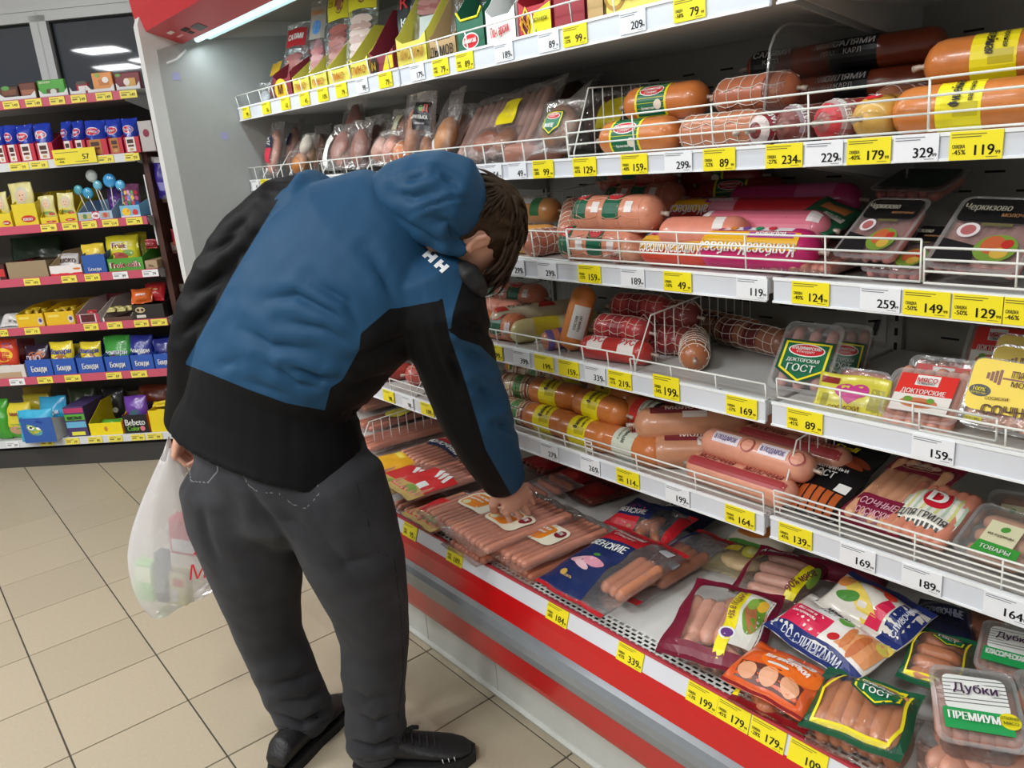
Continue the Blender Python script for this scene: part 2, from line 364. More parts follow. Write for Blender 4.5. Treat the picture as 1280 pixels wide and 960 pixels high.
def limb(mb,spec,n=16,e=None,k=1.):
    """spec: (px,py,depth,radius) stations"""
    C=[atd(a,b,c) for a,b,c,_ in spec]; r=[s[3]*k for s in spec]
    e=e if e is not None else IM(1,.2,0)
    loft(mb,C,[e]*len(C),r,r,n)
def remesh(mb,name,vox,smooth_it=6,fac=.5):
    me=bpy.data.meshes.new(name); me.from_pydata(mb.v,[],mb.f); me.update(); o=bpy.data.objects.new(name,me); COL.objects.link(o)
    r=o.modifiers.new('r','REMESH'); r.mode='VOXEL'; r.voxel_size=vox; r.use_smooth_shade=True
    s=o.modifiers.new('s','SMOOTH'); s.factor=fac; s.iterations=smooth_it
    dg=bpy.context.evaluated_depsgraph_get(); m2=bpy.data.meshes.new_from_object(o.evaluated_get(dg)); bpy.data.objects.remove(o); bpy.data.meshes.remove(me)
    m2.name=name; m2.polygons.foreach_set('use_smooth',[True]*len(m2.polygons)); return m2
def getv(me):
    v=np.empty(len(me.vertices)*3); me.vertices.foreach_get('co',v); n=np.empty(len(me.vertices)*3); me.vertices.foreach_get('normal',n); return v.reshape(-1,3),n.reshape(-1,3)
def setv(me,v): me.vertices.foreach_set('co',v.ravel()); me.update()
def seen(v): q=v-CAM; d=q@FWD; return 640+FPX*(q@RIGHT)/d, 480-FPX*(q@UP)/d
def dseg(x,y,pl):
    best=np.full(len(x),1e9)
    for (ax,ay),(bx,by) in zip(pl[:-1],pl[1:]):
        dx,dy=bx-ax,by-ay; t=np.clip(((x-ax)*dx+(y-ay)*dy)/(dx*dx+dy*dy+1e-9),0,1); best=np.minimum(best,np.hypot(x-ax-t*dx,y-ay-t*dy))
    return best
def sdpoly(x,y,pl):
    d=dseg(x,y,pl+[pl[0]]); ins=np.zeros(len(x),bool)
    for (ax,ay),(bx,by) in zip(pl,pl[1:]+[pl[0]]):
        c=((ay>y)!=(by>y))&(x<(bx-ax)*(y-ay)/(by-ay+1e-12)+ax); ins^=c
    return np.where(ins,d,-d)
def vnoise(v,sc,seed=0):
    r=np.random.default_rng(seed); out=np.zeros(len(v))
    for _ in range(6):
        k=r.normal(size=3)*sc; out+=np.sin(v@k+r.uniform(0,6.28))
    return out/6
def crease(me,lines,facing=True,extra=None):
    v,n=getv(me); x,y=seen(v); w=((n@(-FWD))>-.05).astype(float) if facing else 1.
    dsp=np.zeros(len(v))
    for pl,width,depth in lines:
        d=dseg(x,y,pl)/width; tot=sum(math.dist(a,b) for a,b in zip(pl[:-1],pl[1:])); e=np.minimum(np.hypot(x-pl[0][0],y-pl[0][1]),np.hypot(x-pl[-1][0],y-pl[-1][1])); tp=np.clip(e/(tot*.35),0,1)
        dsp+=1.45*depth*tp*(-np.exp(-(d*1.55)**2)+.45*np.exp(-((d-1.9)/1.3)**2))
    dsp*=w
    if extra is not None: dsp+=extra
    setv(me,v+n*dsp[:,None])
def attr(me,name,val): a=me.attributes.new(name,'FLOAT','POINT'); a.data.foreach_set('value',np.asarray(val,dtype=np.float32))
def cloth_mat(name,attrs,base,rough=.7,bump=.15,bscale=400,sheen=0.,nz=.1,nzs=30,stripe=None):
    """base colour with zones: attrs = [(attribute, lo, hi, colour)] painted in order where the attribute lies in lo..hi"""
    m=bpy.data.materials.new(name); m.use_nodes=True; nt=m.node_tree; N=nt.nodes; L=nt.links; b=N['Principled BSDF']; b.inputs['Roughness'].default_value=rough
    b.inputs['Sheen Weight'].default_value=sheen; b.inputs['Specular IOR Level'].default_value=.16
    prev=None
    for an,lo,hi,c in attrs:
        a=N.new('ShaderNodeAttribute'); a.attribute_name=an
        g1=N.new('ShaderNodeMath'); g1.operation='GREATER_THAN'; g1.inputs[1].default_value=lo; L.new(a.outputs['Fac'],g1.inputs[0])
        g2=N.new('ShaderNodeMath'); g2.operation='LESS_THAN'; g2.inputs[1].default_value=hi; L.new(a.outputs['Fac'],g2.inputs[0])
        mu=N.new('ShaderNodeMath'); mu.operation='MULTIPLY'; L.new(g1.outputs[0],mu.inputs[0]); L.new(g2.outputs[0],mu.inputs[1])
        mx=N.new('ShaderNodeMix'); mx.data_type='RGBA'; L.new(mu.outputs[0],mx.inputs[0]); mx.inputs[7].default_value=srgb(c)+(1,)
        if prev is None: mx.inputs[6].default_value=srgb(base)+(1,)
        else: L.new(prev,mx.inputs[6])
        prev=mx.outputs[2]
    tc=N.new('ShaderNodeTexCoord'); nn=N.new('ShaderNodeTexNoise'); nn.inputs['Scale'].default_value=nzs; nn.inputs['Detail'].default_value=6; L.new(tc.outputs['Object'],nn.inputs[0])
    mr=N.new('ShaderNodeMapRange'); mr.inputs[1].default_value=.25; mr.inputs[2].default_value=.75; mr.inputs[3].default_value=1-nz; mr.inputs[4].default_value=1+nz; L.new(nn.outputs['Fac'],mr.inputs[0])
    hs=N.new('ShaderNodeHueSaturation'); L.new(mr.outputs[0],hs.inputs['Value'])
    if prev is None: hs.inputs['Color'].default_value=srgb(base)+(1,)
    else: L.new(prev,hs.inputs['Color'])
    L.new(hs.outputs[0],b.inputs['Base Color'])
    n2=N.new('ShaderNodeTexNoise'); n2.inputs['Scale'].default_value=bscale; L.new(tc.outputs['Object'],n2.inputs[0]); bp=N.new('ShaderNodeBump'); bp.inputs['Strength'].default_value=bump; bp.inputs['Distance'].default_value=.003
    L.new(n2.outputs['Fac'],bp.inputs['Height']); L.new(bp.outputs[0],b.inputs['Normal'])
    return m
person=empty('person',(-1.62,.66,0)); PO=-np.array([-1.62,.66,0])
tag(person,'shopper in blue and black jacket and grey jeans bending towards the deck','person')
def own(me,name,mat,parent=person):
    v,_=getv(me); setv(me,v+PO); me.materials.append(mat); return link(name,me,parent)
# ---- stations (seen from the aisle): torso rings  px,py,depth, side dir, half width(m), thickness(m)
TOR=[(330,569,1.735,(.987,.16),.237,.158),(334,552,1.73,(.985,.17),.233,.155),(341,520,1.715,(.97,.24),.214,.15),(347,466,1.69,(.945,.33),.190,.148),(388,408,1.64,(.92,.39),.200,.152),
 (430,355,1.60,(.88,.47),.205,.150),(465,312,1.57,(.83,.55),.192,.128),(497,282,1.555,(.80,.6),.140,.095),(528,270,1.55,(.8,.6),.075,.07)]
KDEP=-.42
def torso(mb,k=1.,a=0,b=None,kt=None):
    T=TOR[a:b]; C=[atd(t[0],t[1],t[2]) for t in T]; E=[IM(t[3][0],t[3][1],KDEP) for t in T]
    loft(mb,C,E,[t[4]*k for t in T],[t[5]*(kt or k) for t in T],28,flat0=True)
RSL=[(537,352,1.535,.088),(552,385,1.54,.09),(561,430,1.59,.083),(576,475,1.65,.080),(593,520,1.715,.078),(607,552,1.77,.071),(620,580,1.825,.061),(630,600,1.865,.052)]
LSL=[(400,268,1.66,.095),(362,274,1.69,.092),(322,306,1.715,.084),(286,352,1.735,.078),(262,400,1.75,.074),(254,440,1.78,.073),(246,490,1.85,.066),(234,530,1.91,.055)]
RLEG=[(408,600,1.70,.125),(425,645,1.715,.119),(445,700,1.745,.110),(461,755,1.79,.090),(468,797,1.835,.080),(468,845,1.88,.075),(469,885,1.915,.071),(470,915,1.945,.074),(469,932,1.96,.072)]
LLEG=[(300,600,1.755,.128),(306,645,1.78,.122),(318,694,1.825,.112),(327,749,1.90,.093),(338,795,1.95,.079),(361,848,2.0,.076),(377,882,2.04,.075),(384,898,2.055,.074)]
# ---- head frame
HC=atd(584,288,1.54); HF=norm(IM(.33,.62,.70)); HU=IM(.85,-.5,.0); HU=norm(HU-HF*(HU@HF)); HR=np.cross(HF,HU)
def headpt(x,y,z): return HC+(HR*x+HF*y+HU*z)*.93
def head_surface(mb,grow=0.,n=48,m=32):
    R=[]
    for i in range(1,m):
        ph=math.pi*i/m; z=-math.cos(ph)
        ring=[]
        for k in range(n):
            th=2*math.pi*k/n; x=math.sin(ph)*math.cos(th); y=math.sin(ph)*math.sin(th)
            X,Y,Z=.077*x,.098*y,.118*z
            if z<0:
                X*=1-.30*(-z)**1.5; 
                if y>0: Y*=1-.10*(-z)
                else: Y*=1-.35*(-z); 
                Z-=.004*max(0,y); Z*=1-.78*(-z)*max(0,min(1,.9-2.2*y))
            f=max(0,y)
            g=lambda cx,cz,sx,sz:math.exp(-((X-cx)/sx)**2-((Z-cz)/sz)**2)*f
            Y+=.020*g(0,-.022,.011,.018)+.012*g(0,-.002,.009,.022)          # nose
            Y-=.010*(g(.032,.008,.016,.011)+g(-.032,.008,.016,.011))        # eye sockets
            Y+=.005*(g(.031,.024,.02,.007)+g(-.031,.024,.02,.007))          # brow
            Y+=.006*g(0,-.056,.02,.006)+.005*g(0,-.066,.017,.006)-.004*g(0,-.061,.02,.003)  # lips
            Y+=.008*g(0,-.092,.018,.013)                                    # chin
            Y+=.004*(g(.012,-.03,.006,.007)+g(-.012,-.03,.006,.007))        # nostrils
            if grow: X*=1+grow/.077; Y*=1+grow/.098; Z*=1+grow/.118
            ring.append(headpt(X,Y,Z))
        R.append(ring)
    mb.rings(R)
def ear(mb,s):
    # helix rim, concha and lobe
    c=np.array([s*.079,-.012,.0])
    rim=[(.78*p[0],.78*p[1],.70*p[2]) for p in [(0,.010,-.028),(-.002*s,-.004,-.030),(.004*s,-.017,-.012),(.010*s,-.024,.010),(.010*s,-.018,.028),(.006*s,-.003,.034),(.002*s,.010,.026),(.0,.013,.012)]]
    mb.tube([headpt(*(c+np.array([abs(p[0])*s,p[1],p[2]]))) for p in rim],[.006,.008,.006,.0055,.0055,.0055,.005,.0045],8)
    loft(mb,[headpt(*(c+np.array([s*.001,-.003,-.018]))),headpt(*(c+np.array([s*.004,-.004,0]))),headpt(*(c+np.array([s*.005,-.004,.018])))],[HF]*3,[.007,.013,.009],[.004,.005,.004],12)
bm_=MB()
head_surface(bm_); ear(bm_,1); ear(bm_,-1)
NK=atd(562,282,1.56)
loft(bm_,[NK,NK*.45+headpt(0,-.035,-.08)*.55,headpt(0,-.02,-.05)],[HR]*3,[.036,.050,.055],[.036,.052,.058],20)
torso(bm_,.84,2,7,.76); limb(bm_,RSL,14,k=.55); limb(bm_,LSL,14,k=.55); limb(bm_,RLEG[1:],16,k=.68); limb(bm_,LLEG[1:],16,k=.68)
limb(bm_,[(347,480,1.70,.12),(356,560,1.74,.115),(360,610,1.765,.10)],20)
def hand(mb,W,D,L,Nn,curl,thumb,sp=1.):
    """W wrist point, D towards the knuckles, L towards the little finger, Nn out of the back of the hand"""
    D,L,Nn=norm(D),norm(L),norm(Nn)
    loft(mb,[W-D*.05,W,W+D*.035,W+D*.07,W+D*.088],[L]*5,[.027,.028,.036,.040,.036],[.022,.020,.017,.0145,.009],16)
    for k,(lat,ln,r) in enumerate(((-.030,(.043,.030,.021),.0078),(-.0105,(.047,.033,.022),.0081),(.0095,(.044,.031,.021),.0078),(.0285,(.036,.025,.019),.0068))):
        p=W+D*(.084-.004*abs(k-1))+L*lat*sp; pts=[p-D*.02,p]; a=0
        for q,c in zip(ln,curl[k]):
            a+=c; p=p+(D*math.cos(a)-Nn*math.sin(a))*q+L*(k-1.5)*.001; pts.append(p)
        mb.tube(pts,[r*1.05,r*1.03,r*.94,r*.87,r*.68],8)
        # knuckle
        loft(mb,[pts[1]-L*.004,pts[1]+L*.004],[D]*2,[.010]*2,[.010]*2,8)
    p=W+D*.022-L*.027-Nn*.006; pts=[p]
    for q,(dd,ll,nn) in zip((.038,.032,.025),thumb): p=p+norm(D*dd+L*ll+Nn*nn)*q; pts.append(p)
    mb.tube(pts,[.0135,.0125,.0108,.0075],8)
WR=atd(631,597,1.845); KR=atd(645,624,1.875)
Dh=norm(KR-WR); Lh=IM(.86,-.30,.42); Lh=norm(Lh-Dh*(Lh@Dh)); Nh=np.cross(Lh,Dh)
if Nh@FWD>0: Nh=-Nh
hand(bm_,WR+Dh*.0,Dh,Lh,Nh,[(.12,1.45,.9),(.02,1.5,.9),(.02,1.5,.9),(.10,1.5,.9)],[(.75,-.60,-.25),(.85,-.05,-.55),(.75,.40,-.55)],1.22)
WL=atd(231,528,1.915); Dl=norm(atd(224,556,1.93)-WL); Ll=norm(np.cross(Dl,IM(1,0,.2))); Nl=np.cross(Ll,Dl)
if Nl@RIGHT>0: Nl=-Nl
hand(bm_,WL,Dl,Ll if Ll@FWD<0 else -Ll,Nl,[(1.0,1.4,.8)]*4,[(.6,-.3,-.6),(.7,.3,-.6),(.5,.6,-.4)])
body=remesh(bm_,'body',.0030,3,.45)
skin=bpy.data.materials.new('skin'); skin.use_nodes=True; _n=skin.node_tree.nodes; _l=skin.node_tree.links; _b=_n['Principled BSDF']
_b.inputs['Roughness'].default_value=.5; _b.inputs['Subsurface Weight'].default_value=.12; _b.inputs['Subsurface Radius'].default_value=(.01,.004,.002)
_tc=_n.new('ShaderNodeTexCoord'); _z=_n.new('ShaderNodeTexNoise'); _z.inputs['Scale'].default_value=35; _z.inputs['Detail'].default_value=5; _x=_n.new('ShaderNodeMix'); _x.data_type='RGBA'
_x.inputs[6].default_value=srgb('c08a74')+(1,); _x.inputs[7].default_value=srgb('d8a68e')+(1,); _l.new(_tc.outputs['Object'],_z.inputs[0]); _l.new(_z.outputs['Fac'],_x.inputs[0]); _l.new(_x.outputs[2],_b.inputs['Base Color'])
own(body,'body',skin)
# eyes and brows (turned away, but there)
for s in (1,-1):
    e=MB(); loft(e,[headpt(s*.032,.078,.006),headpt(s*.032,.086,.006)],[HR]*2,[.0115]*2,[.0115]*2,14); me=e.build('eye',None); 
    me.data.materials.append(M('e8e4de',.2)); v,_=getv(me.data); setv(me.data,v+PO); me.parent=person
    e=MB(); e.tube([headpt(s*(.018+.028*t),.094-.012*t*t,.024+.006*math.sin(t*3)) for t in (0,.25,.5,.75,1)],[.002,.003,.0032,.0028,.0015],6); me=e.build('eyebrow',M('2a2019',.8)); v,_=getv(me.data); setv(me.data,v+PO); me.parent=person
# ---- hair: cap of tapered locks over the skull
hb=MB(); hr=random.Random(4)
def hairline(x,y,z): # where hair grows (unit-ish head coords)
    if z>.055: return True
    if y>.03: return z>.055-(0.03 if abs(x)>.055 else 0)
    if y>-.03: return z>.022
    return z>-.03
cap=MB(); R=[]; n_,m_=48,28
for i in range(1,m_):
    ph=math.pi*i/m_; ring=[]
    for k in range(n_):
        th=2*math.pi*k/n_; x,y,z=math.sin(ph)*math.cos(th),math.sin(ph)*math.sin(th),-math.cos(ph)
        X,Y,Z=.077*x,.098*y,.118*z; gr=.009 if hairline(X,Y,Z) else -.012
        if Z>.06: gr+=.003
        if z<0: X*=1-.30*(-z)**1.5; Y*=1-.35*(-z) if y<0 else 1-.1*(-z)
        k2=1+gr/.1; ring.append(headpt(X*k2,Y*k2,Z*k2))
    R.append(ring)
cap.rings(R)
capm=remesh(cap,'hair',.004,4,.5)
v,n=getv(capm)
q=v-HC; X,Y,Z=q@HR,q@HF,q@HU
fl_=np.stack([X*90+Y*25*np.sin(Z*30),Z*45,Y*70],1)
setv(capm,v+n*(.003*np.sin(X*260+3*np.sin(Y*60)+2*np.sin(Z*50))*np.clip((Z+.06)/.05,0,1)+.003*vnoise(v,60,3))[:,None])
hairm=cloth_mat('hair',[],'38281b',.5,.5,260,nz=.35,nzs=60)
hair=own(capm,'hair',hairm)
lk=MB()
for _ in range(520):
    ph=math.acos(hr.uniform(-.75,.98)); th=hr.uniform(0,2*math.pi)
    x,y,z=math.sin(ph)*math.cos(th),math.sin(ph)*math.sin(th),math.cos(ph); X,Y,Z=.077*x,.098*y,.118*z
    if not hairline(X,Y,Z): continue
    if abs(X)>.045 and -.055<Y<.055 and Z<.075: continue
    p=np.array([X,Y,Z])*1.055; nn=norm([x/.077,y/.098,z/.118])
    crown=np.array([.01,-.05,.125]); d=p-crown; d=norm(d-nn*(d@nn)); 
    if Y>.0: d=norm(d+np.array([.1,.9,-.15])*.7); d=norm(d-nn*(d@nn)*.8)
    pts=[];L_=hr.uniform(.03,.055)*(1.25 if Z>.03 else .7); sw=norm(np.cross(nn,d))*hr.uniform(-.35,.35)
    for t in (0,.25,.5,.75,1.): pts.append(headpt(*(p+d*L_*t+sw*L_*t*t*.6+nn*(.006*math.sin(t*2.6)-.006*t*t)+np.array([0,0,-.004*t*t]))))
    r=hr.uniform(.0028,.0048); lk.tube(pts,[r*.7,r,r*.9,r*.65,r*.12],5)
for _ in range(150): # fringe and temple hair falling forward
    X=hr.uniform(-.075,.082); Y=.098*math.sqrt(max(.04,1-(X/.084)**2))*hr.uniform(.75,1.06); Z=hr.uniform(.035,.085); p=np.array([X,Y*.98,Z]); L_=hr.uniform(.05,.10); pts=[]
    o_=np.array([hr.uniform(-.2,.25),hr.uniform(.15,.5),-1.]); o_/=np.linalg.norm(o_)
    for t in (0,.25,.5,.75,1.): pts.append(headpt(*(p+o_*L_*t+np.array([.012*np.sign(X),.014,0])*math.sin(t*2.2))))
    r=hr.uniform(.003,.005); lk.tube(pts,[r*.7,r,r,r*.7,r*.15],5)
lo=lk.build('locks',cloth_mat('locks',[],'34251a',.45,.6,500,nz=.4,nzs=80),None); v,_=getv(lo.data); setv(lo.data,v+PO); lo.parent=hair; lo['kind']='stuff'
# ---- jacket
jb=MB(); torso(jb); limb(jb,RSL,20); limb(jb,LSL,20)
jk=remesh(jb,'jacket',.005,12,.5)
J=lambda *a:[(180+.3957*x,180+.3957*y) for x,y in a]
CR=[(J((455,700),(560,742),(625,742)),6,.010),(J((290,570),(400,640),(560,655)),9,.006),(J((360,495),(480,478),(600,540),(675,605)),8,.007),(J((520,430),(640,500),(690,590)),9,.006),
 (J((700,330),(760,420),(800,520)),9,.005),(J((430,560),(570,585),(670,640)),7,.005),(J((370,680),(480,755),(590,775)),7,.006),(J((300,740),(380,770),(470,800)),7,.003),
 (J((200,355),(310,275)),7,.006),(J((150,480),(275,400)),8,.007),(J((110,610),(215,520)),7,.006),(J((250,300),(350,215)),7,.004),
 (J((890,560),(930,700),(1000,880)),6,.004),(J((1010,560),(1080,600)),7,.006),(J((1000,640),(1090,700)),7,.006),(J((1050,760),(1110,820)),7,.007),(J((1110,880),(1160,900)),6,.006),(J((960,650),(1010,760)),7,.005),
 (J((600,770),(690,760),(800,720)),6,.004),(J((640,690),(760,640),(860,600)),8,.005),(J((620,860),(690,840)),6,.005),(J((240,700),(300,690)),8,.003)]
v,_=getv(jk); crease(jk,CR,extra=.0022*vnoise(v,22,1)+.0012*vnoise(v,60,2))
v,n=getv(jk); x,y=seen(v); back=n@(-FWD)
BLUE=[(231,455),(267,469),(311,487),(358,504),(406,513),(413,485),(428,475),(449,437),(451,417),(487,386),(500,385),(548,376),(576,354),(600,320),(600,180),(430,190),(372,215),(348,249),(290,345)]
SLV=[(553,372),(578,352),(566,392),(563,415),(575,424),(600,432),(640,470),(700,560),(680,640),(640,620),(607,562),(582,478),(562,420)]
LSH=[(340,252),(352,238),(390,214),(380,226),(352,246)]
d=np.maximum(np.maximum(sdpoly(x,y,BLUE),sdpoly(x,y,SLV)),sdpoly(x,y,LSH))
ST_=[(atd(t[0],t[1],t[2]),0) for t in TOR]+[(atd(t[0],t[1],t[2]),1) for t in RSL+LSL]
ST_=[(a_*(1-f_)+b_*f_,k_) for (a_,k_),(b_,k2_) in zip(ST_[:-1],ST_[1:]) if k_==k2_ for f_ in (0,.33,.66)]
CC=np.array([q[0] for q in ST_]); KK=np.array([q[1] for q in ST_]); ix=np.concatenate([((v[i:i+4000,None,:]-CC[None])**2).sum(2).argmin(1) for i in range(0,len(v),4000)])
fr_=((v-CC[ix])@FWD); d=np.where(fr_<.03,d,np.where(KK[ix]==0,(v[:,2]-1.03)*500,-4))
attr(jk,'blue',d)
hemd=np.abs(dseg(x,y,[(190,531),(260,553),(330,571),(400,580),(470,571)])); attr(jk,'hem_stitch',np.where(back>-.2,hemd,9))
# seam line between back panel and armhole etc.
seam=np.minimum.reduce([dseg(x,y,[(576,354),(548,376),(500,385)]),dseg(x,y,[(525,420),(540,470),(575,560),(588,605)])]); attr(jk,'seam',seam)
jm=cloth_mat('jacket_cloth',[('blue',0,1e3,'22496a'),('hem_stitch',-.1,.45,'1c1e22'),('seam',-.1,.35,'08090b')],'0a0b0e',.6,.12,500,sheen=0,nz=.04,nzs=14)
jacket=own(jk,'jacket',jm)
# hood lying on the shoulders
hd=MB(); H0=[(470,236,1.545),(492,240,1.515),(520,244,1.49),(548,248,1.475),(570,254,1.475),(582,262,1.485)]
loft(hd,[atd(*c) for c in H0],[IM(.25,1,.15)]*6,[.030,.058,.078,.088,.086,.066],[.02,.045,.065,.075,.075,.055],24)
limb(hd,[(505,258,1.50,.02),(534,285,1.475,.034),(560,305,1.47,.023),(578,313,1.48,.015)],12)
hm=remesh(hd,'hood',.0055,6,.5); v,_=getv(hm)
crease(hm,[(J((840,222),(900,195),(975,172),(1030,168)),3,.005),(J((790,150),(850,170),(920,150)),7,.006),(J((900,240),(960,250),(1000,330)),7,.006),(J((930,90),(980,130)),7,.006),(J((770,215),(870,270),(965,330)),5,.003),(J((820,120),(900,100)),6,.005)],extra=.002*vnoise(v,45,5)+.001*vnoise(v,110,8))
hood=own(hm,'hood',cloth_mat('hood_cloth',[],'22496a',.55,.12,500,sheen=0,nz=.05,nzs=20),jacket)
# black collar at the throat side
cb=MB(); limb(cb,[(574,336,1.50,.022),(584,344,1.495,.028),(594,356,1.50,.024),(602,366,1.52,.016)],14); own(remesh(cb,'collar',.006,5),'collar',M('0e0f12',.6,noise=.05),jacket)
# white emblem on the shoulder: two block letters joined by their bars
from mathutils.bvhtree import BVHTree
vv,_=getv(jk); bvh=BVHTree.FromPolygons([tuple(p) for p in vv-PO],[tuple(p.vertices) for p in jk.polygons])
em=MB()
def onj(px,py):
    d=ray(px,py); h=bvh.ray_cast(Vector(CAM),Vector(d).normalized())
    return np.array(h[0])-norm(d)*.0022 if h[0] is not None else atd(px,py,1.5)
quads=[]
def EP(t,q): return (527.5+25*t+9.5*q,319.5+22*t-8.5*q)
for t0,t1,q0,q1 in ((0,.15,0,1),(.28,.43,0,1),(.57,.72,0,1),(.85,1,0,1),(.15,.28,.33,.67),(.72,.85,.33,.67)): quads.append([EP(t0,q0),EP(t1,q0),EP(t1,q1),EP(t0,q1)])
for q4 in quads:
    for i in range(4):
        for j in range(4):
            f=lambda s,t:[(1-s)*(1-t)*q4[0][a]+s*(1-t)*q4[1][a]+s*t*q4[2][a]+(1-s)*t*q4[3][a] for a in (0,1)]
            em.add([onj(*f(i/4,j/4))+PO,onj(*f((i+1)/4,j/4))+PO,onj(*f((i+1)/4,(j+1)/4))+PO,onj(*f(i/4,(j+1)/4))+PO],[(0,1,2,3)])
em.build('emblem',M('f0f2f4',.5,noise=.02),jacket)['label']='white block letter emblem on the right shoulder'
# cuff of right sleeve
# ---- jeans
jb=MB(); limb(jb,RLEG,22); limb(jb,LLEG,22)
PT=[(349,548,1.735,(.98,.18),.20,.145),(352,590,1.74,(.98,.18),.208,.152),(357,640,1.755,(.98,.18),.190,.125),(366,660,1.775,(.98,.15),.11,.07)]
loft(jb,[atd(*t[:3]) for t in PT],[IM(t[3][0],t[3][1],KDEP) for t in PT],[t[4] for t in PT],[t[5] for t in PT],26)
jn=remesh(jb,'jeans',.0058,32,.5)
Z7=lambda *a:[(140+.4582*x,520+.4582*y) for x,y in a]
CR=[(Z7((345,150),(400,240),(470,330),(510,410)),7,.005),(Z7((420,740),(500,720),(560,690)),7,.006),(Z7((440,810),(520,840),(600,790)),5,.010),(Z7((450,780),(530,770),(590,730)),6,.006),
 (Z7((640,800),(720,840),(800,800)),6,.007),(Z7((640,885),(720,905),(800,870)),5,.011),(Z7((640,740),(700,775),(745,770)),7,.004),(Z7((420,280),(500,290),(580,350)),10,.004),(Z7((560,330),(640,400),(750,380)),9,.004),(Z7((240,220),(260,330),(300,430)),9,.004)]
v,_=getv(jn); crease(jn,CR,extra=.0022*vnoise(v,28,11)+.0012*vnoise(v,75,12))
v,n=getv(jn); x,y=seen(v); bk=n@(-FWD)
POC=[Z7((205,95),(285,115),(288,150),(262,182),(215,178)),Z7((455,150),(560,165),(563,215),(528,252),(490,240),(458,215)),Z7((345,135),(440,150),(440,210),(400,208),(372,190))]
pd=np.minimum.reduce([np.abs(sdpoly(x,y,p)) for p in POC]); attr(jn,'pocket',np.where(bk>0,pd,9))
sm=np.minimum(dseg(x,y,Z7((660,150),(690,260),(725,370),(770,390),(790,560),(795,700),(780,830))),dseg(x,y,Z7((450,845),(520,862),(590,830))+Z7((590,830)))); sm=np.minimum(sm,dseg(x,y,Z7((650,930),(700,945),(760,935)))); attr(jn,'stitch',np.where(bk>-.3,sm,9))
jeans=own(jn,'jeans',cloth_mat('denim',[('pocket',-.1,.8,'77777c'),('stitch',-.1,.75,'17171a')],'37383c',.85,.4,700,sheen=.05,nz=.34,nzs=13))
# ---- shoes
def shoe(name,heel,toe,seed):
    h=np.array(heel,float); t=np.array(toe,float); fx=norm([t[0]-h[0],t[1]-h[1],0]); L=.295; side=np.array([fx[1],-fx[0],0]); up=np.array([0,0,1.]); o=h-fx*.012
    P=lambda a,b,c:o+fx*a+side*b+up*c
    root=MB(); st=[(.004,.030,.060),(.03,.037,.092),(.075,.039,.098),(.115,.040,.092),(.155,.043,.074),(.20,.047,.060),(.24,.046,.050),(.272,.036,.042),(.290,.018,.034)]
    R=[]
    for a,wd,ht in st:
        R.append([P(a,wd*math.cos(q)*(1 if math.sin(q)>-.3 else .98),max(.016,.02+(ht-.02)*(math.sin(q)*.5+.5)**.8)) for q in [2*math.pi*k/18 for k in range(18)]])
    up_=MB(); up_.rings(R); me=remesh(up_,name,.0055,4,.5); so=own(me,name,M('121214',.5,noise=.15,bump=.3,bscale=200))
    so['label']='black low shoe with thick sole'
    s=MB(); out=[]
    for a,wd in [(-.002,.022),(.02,.038),(.07,.042),(.13,.042),(.19,.049),(.235,.049),(.272,.040),(.297,.016)]: out.append((a,wd))
    pl=[(a,-wd) for a,wd in out]+[(a,wd) for a,wd in reversed(out)]
    s.prism([P(a,b,0)+PO for a,b in pl],(0,0,.026)); so2=s.build('sole',M('141416',.7,noise=.1),so,smooth=False)
    l=MB()
    for k in range(5):
        a=.125+k*.018; hgt=.098-.0075*k-.004
        l.tube([P(a,-.026,hgt-.012)+PO,P(a+.004,0,hgt+.004)+PO,P(a+.008,.026,hgt-.012)+PO],.0028,6)
    for sg in (-1,1): l.tube([P(.122,0,.102)+PO,P(.11,sg*.02,.118)+PO,P(.10,sg*.05,.112)+PO,P(.12,sg*.052,.10)+PO],.0026,6)
    l.build('laces',M('141416',.8),so,kind='stuff')
    if seed:
        for k in range(3):
            a=.222+k*.014; sd=.0472-.0025*k
            MB().tube([P(a,sd,.030)+PO,P(a-.002,sd-.001,.041)+PO],.0011,5).build('reflective_mark',M('e8e8e8',.3),so)
shoe('shoe',(-1.553,.655,0),(-1.392,.862,0),1); shoe('shoe',(-1.672,.495,0),(-1.795,.745,0),0)
# pull loop standing out of the hem
_l=MB(); _l.tube([atd(508,912,1.93)+PO,atd(515,909,1.935)+PO,atd(523,909,1.94)+PO],[.004,.0055,.005],8); _l.build('hem_toggle',M('121214',.7),jeans)
# ---- carrier bag and what is in it
def BAGM():
    m=FILM((246,246,248),.95,.35,11.,.22); return m
bag=empty('carrier_bag',atd(212,720,1.99)); BO=-np.array(bag.location)
tag(bag,'white see-through plastic carrier bag hanging from the left hand of the shopper','bag')
bs=[(215,556,1.94,5,.01,.05),(214,580,1.945,15,.02,.05),(211,620,1.96,28,.035,.05),(210,655,1.975,40,.052,.0),(213,688,1.985,50,.066,-.05),(221,714,1.99,52,.066,-.22),(226,737,1.995,46,.055,-.40),(231,751,2.0,38,.035,-.46)]
cb=MB(); R=[]
for a,b_,c,w_,t_,sl in bs:
    ce=atd(a,b_,c); wm=w_/FPX*c*1.05; e1=IM(.96,sl,.2); e2=np.cross(norm(e1),np.array([0,0,1.])); R.append([])
    for k in range(36):
        q=2*math.pi*k/36; s_=1+.05*math.sin(q*7+b_*.05)+.03*math.sin(q*13+b_*.11); R[-1].append(ce+e1*wm*math.copysign(abs(math.cos(q))**.8,math.cos(q))+e2*t_*math.sin(q)*s_+np.array([0,0,.004*math.sin(q*5)])+BO)
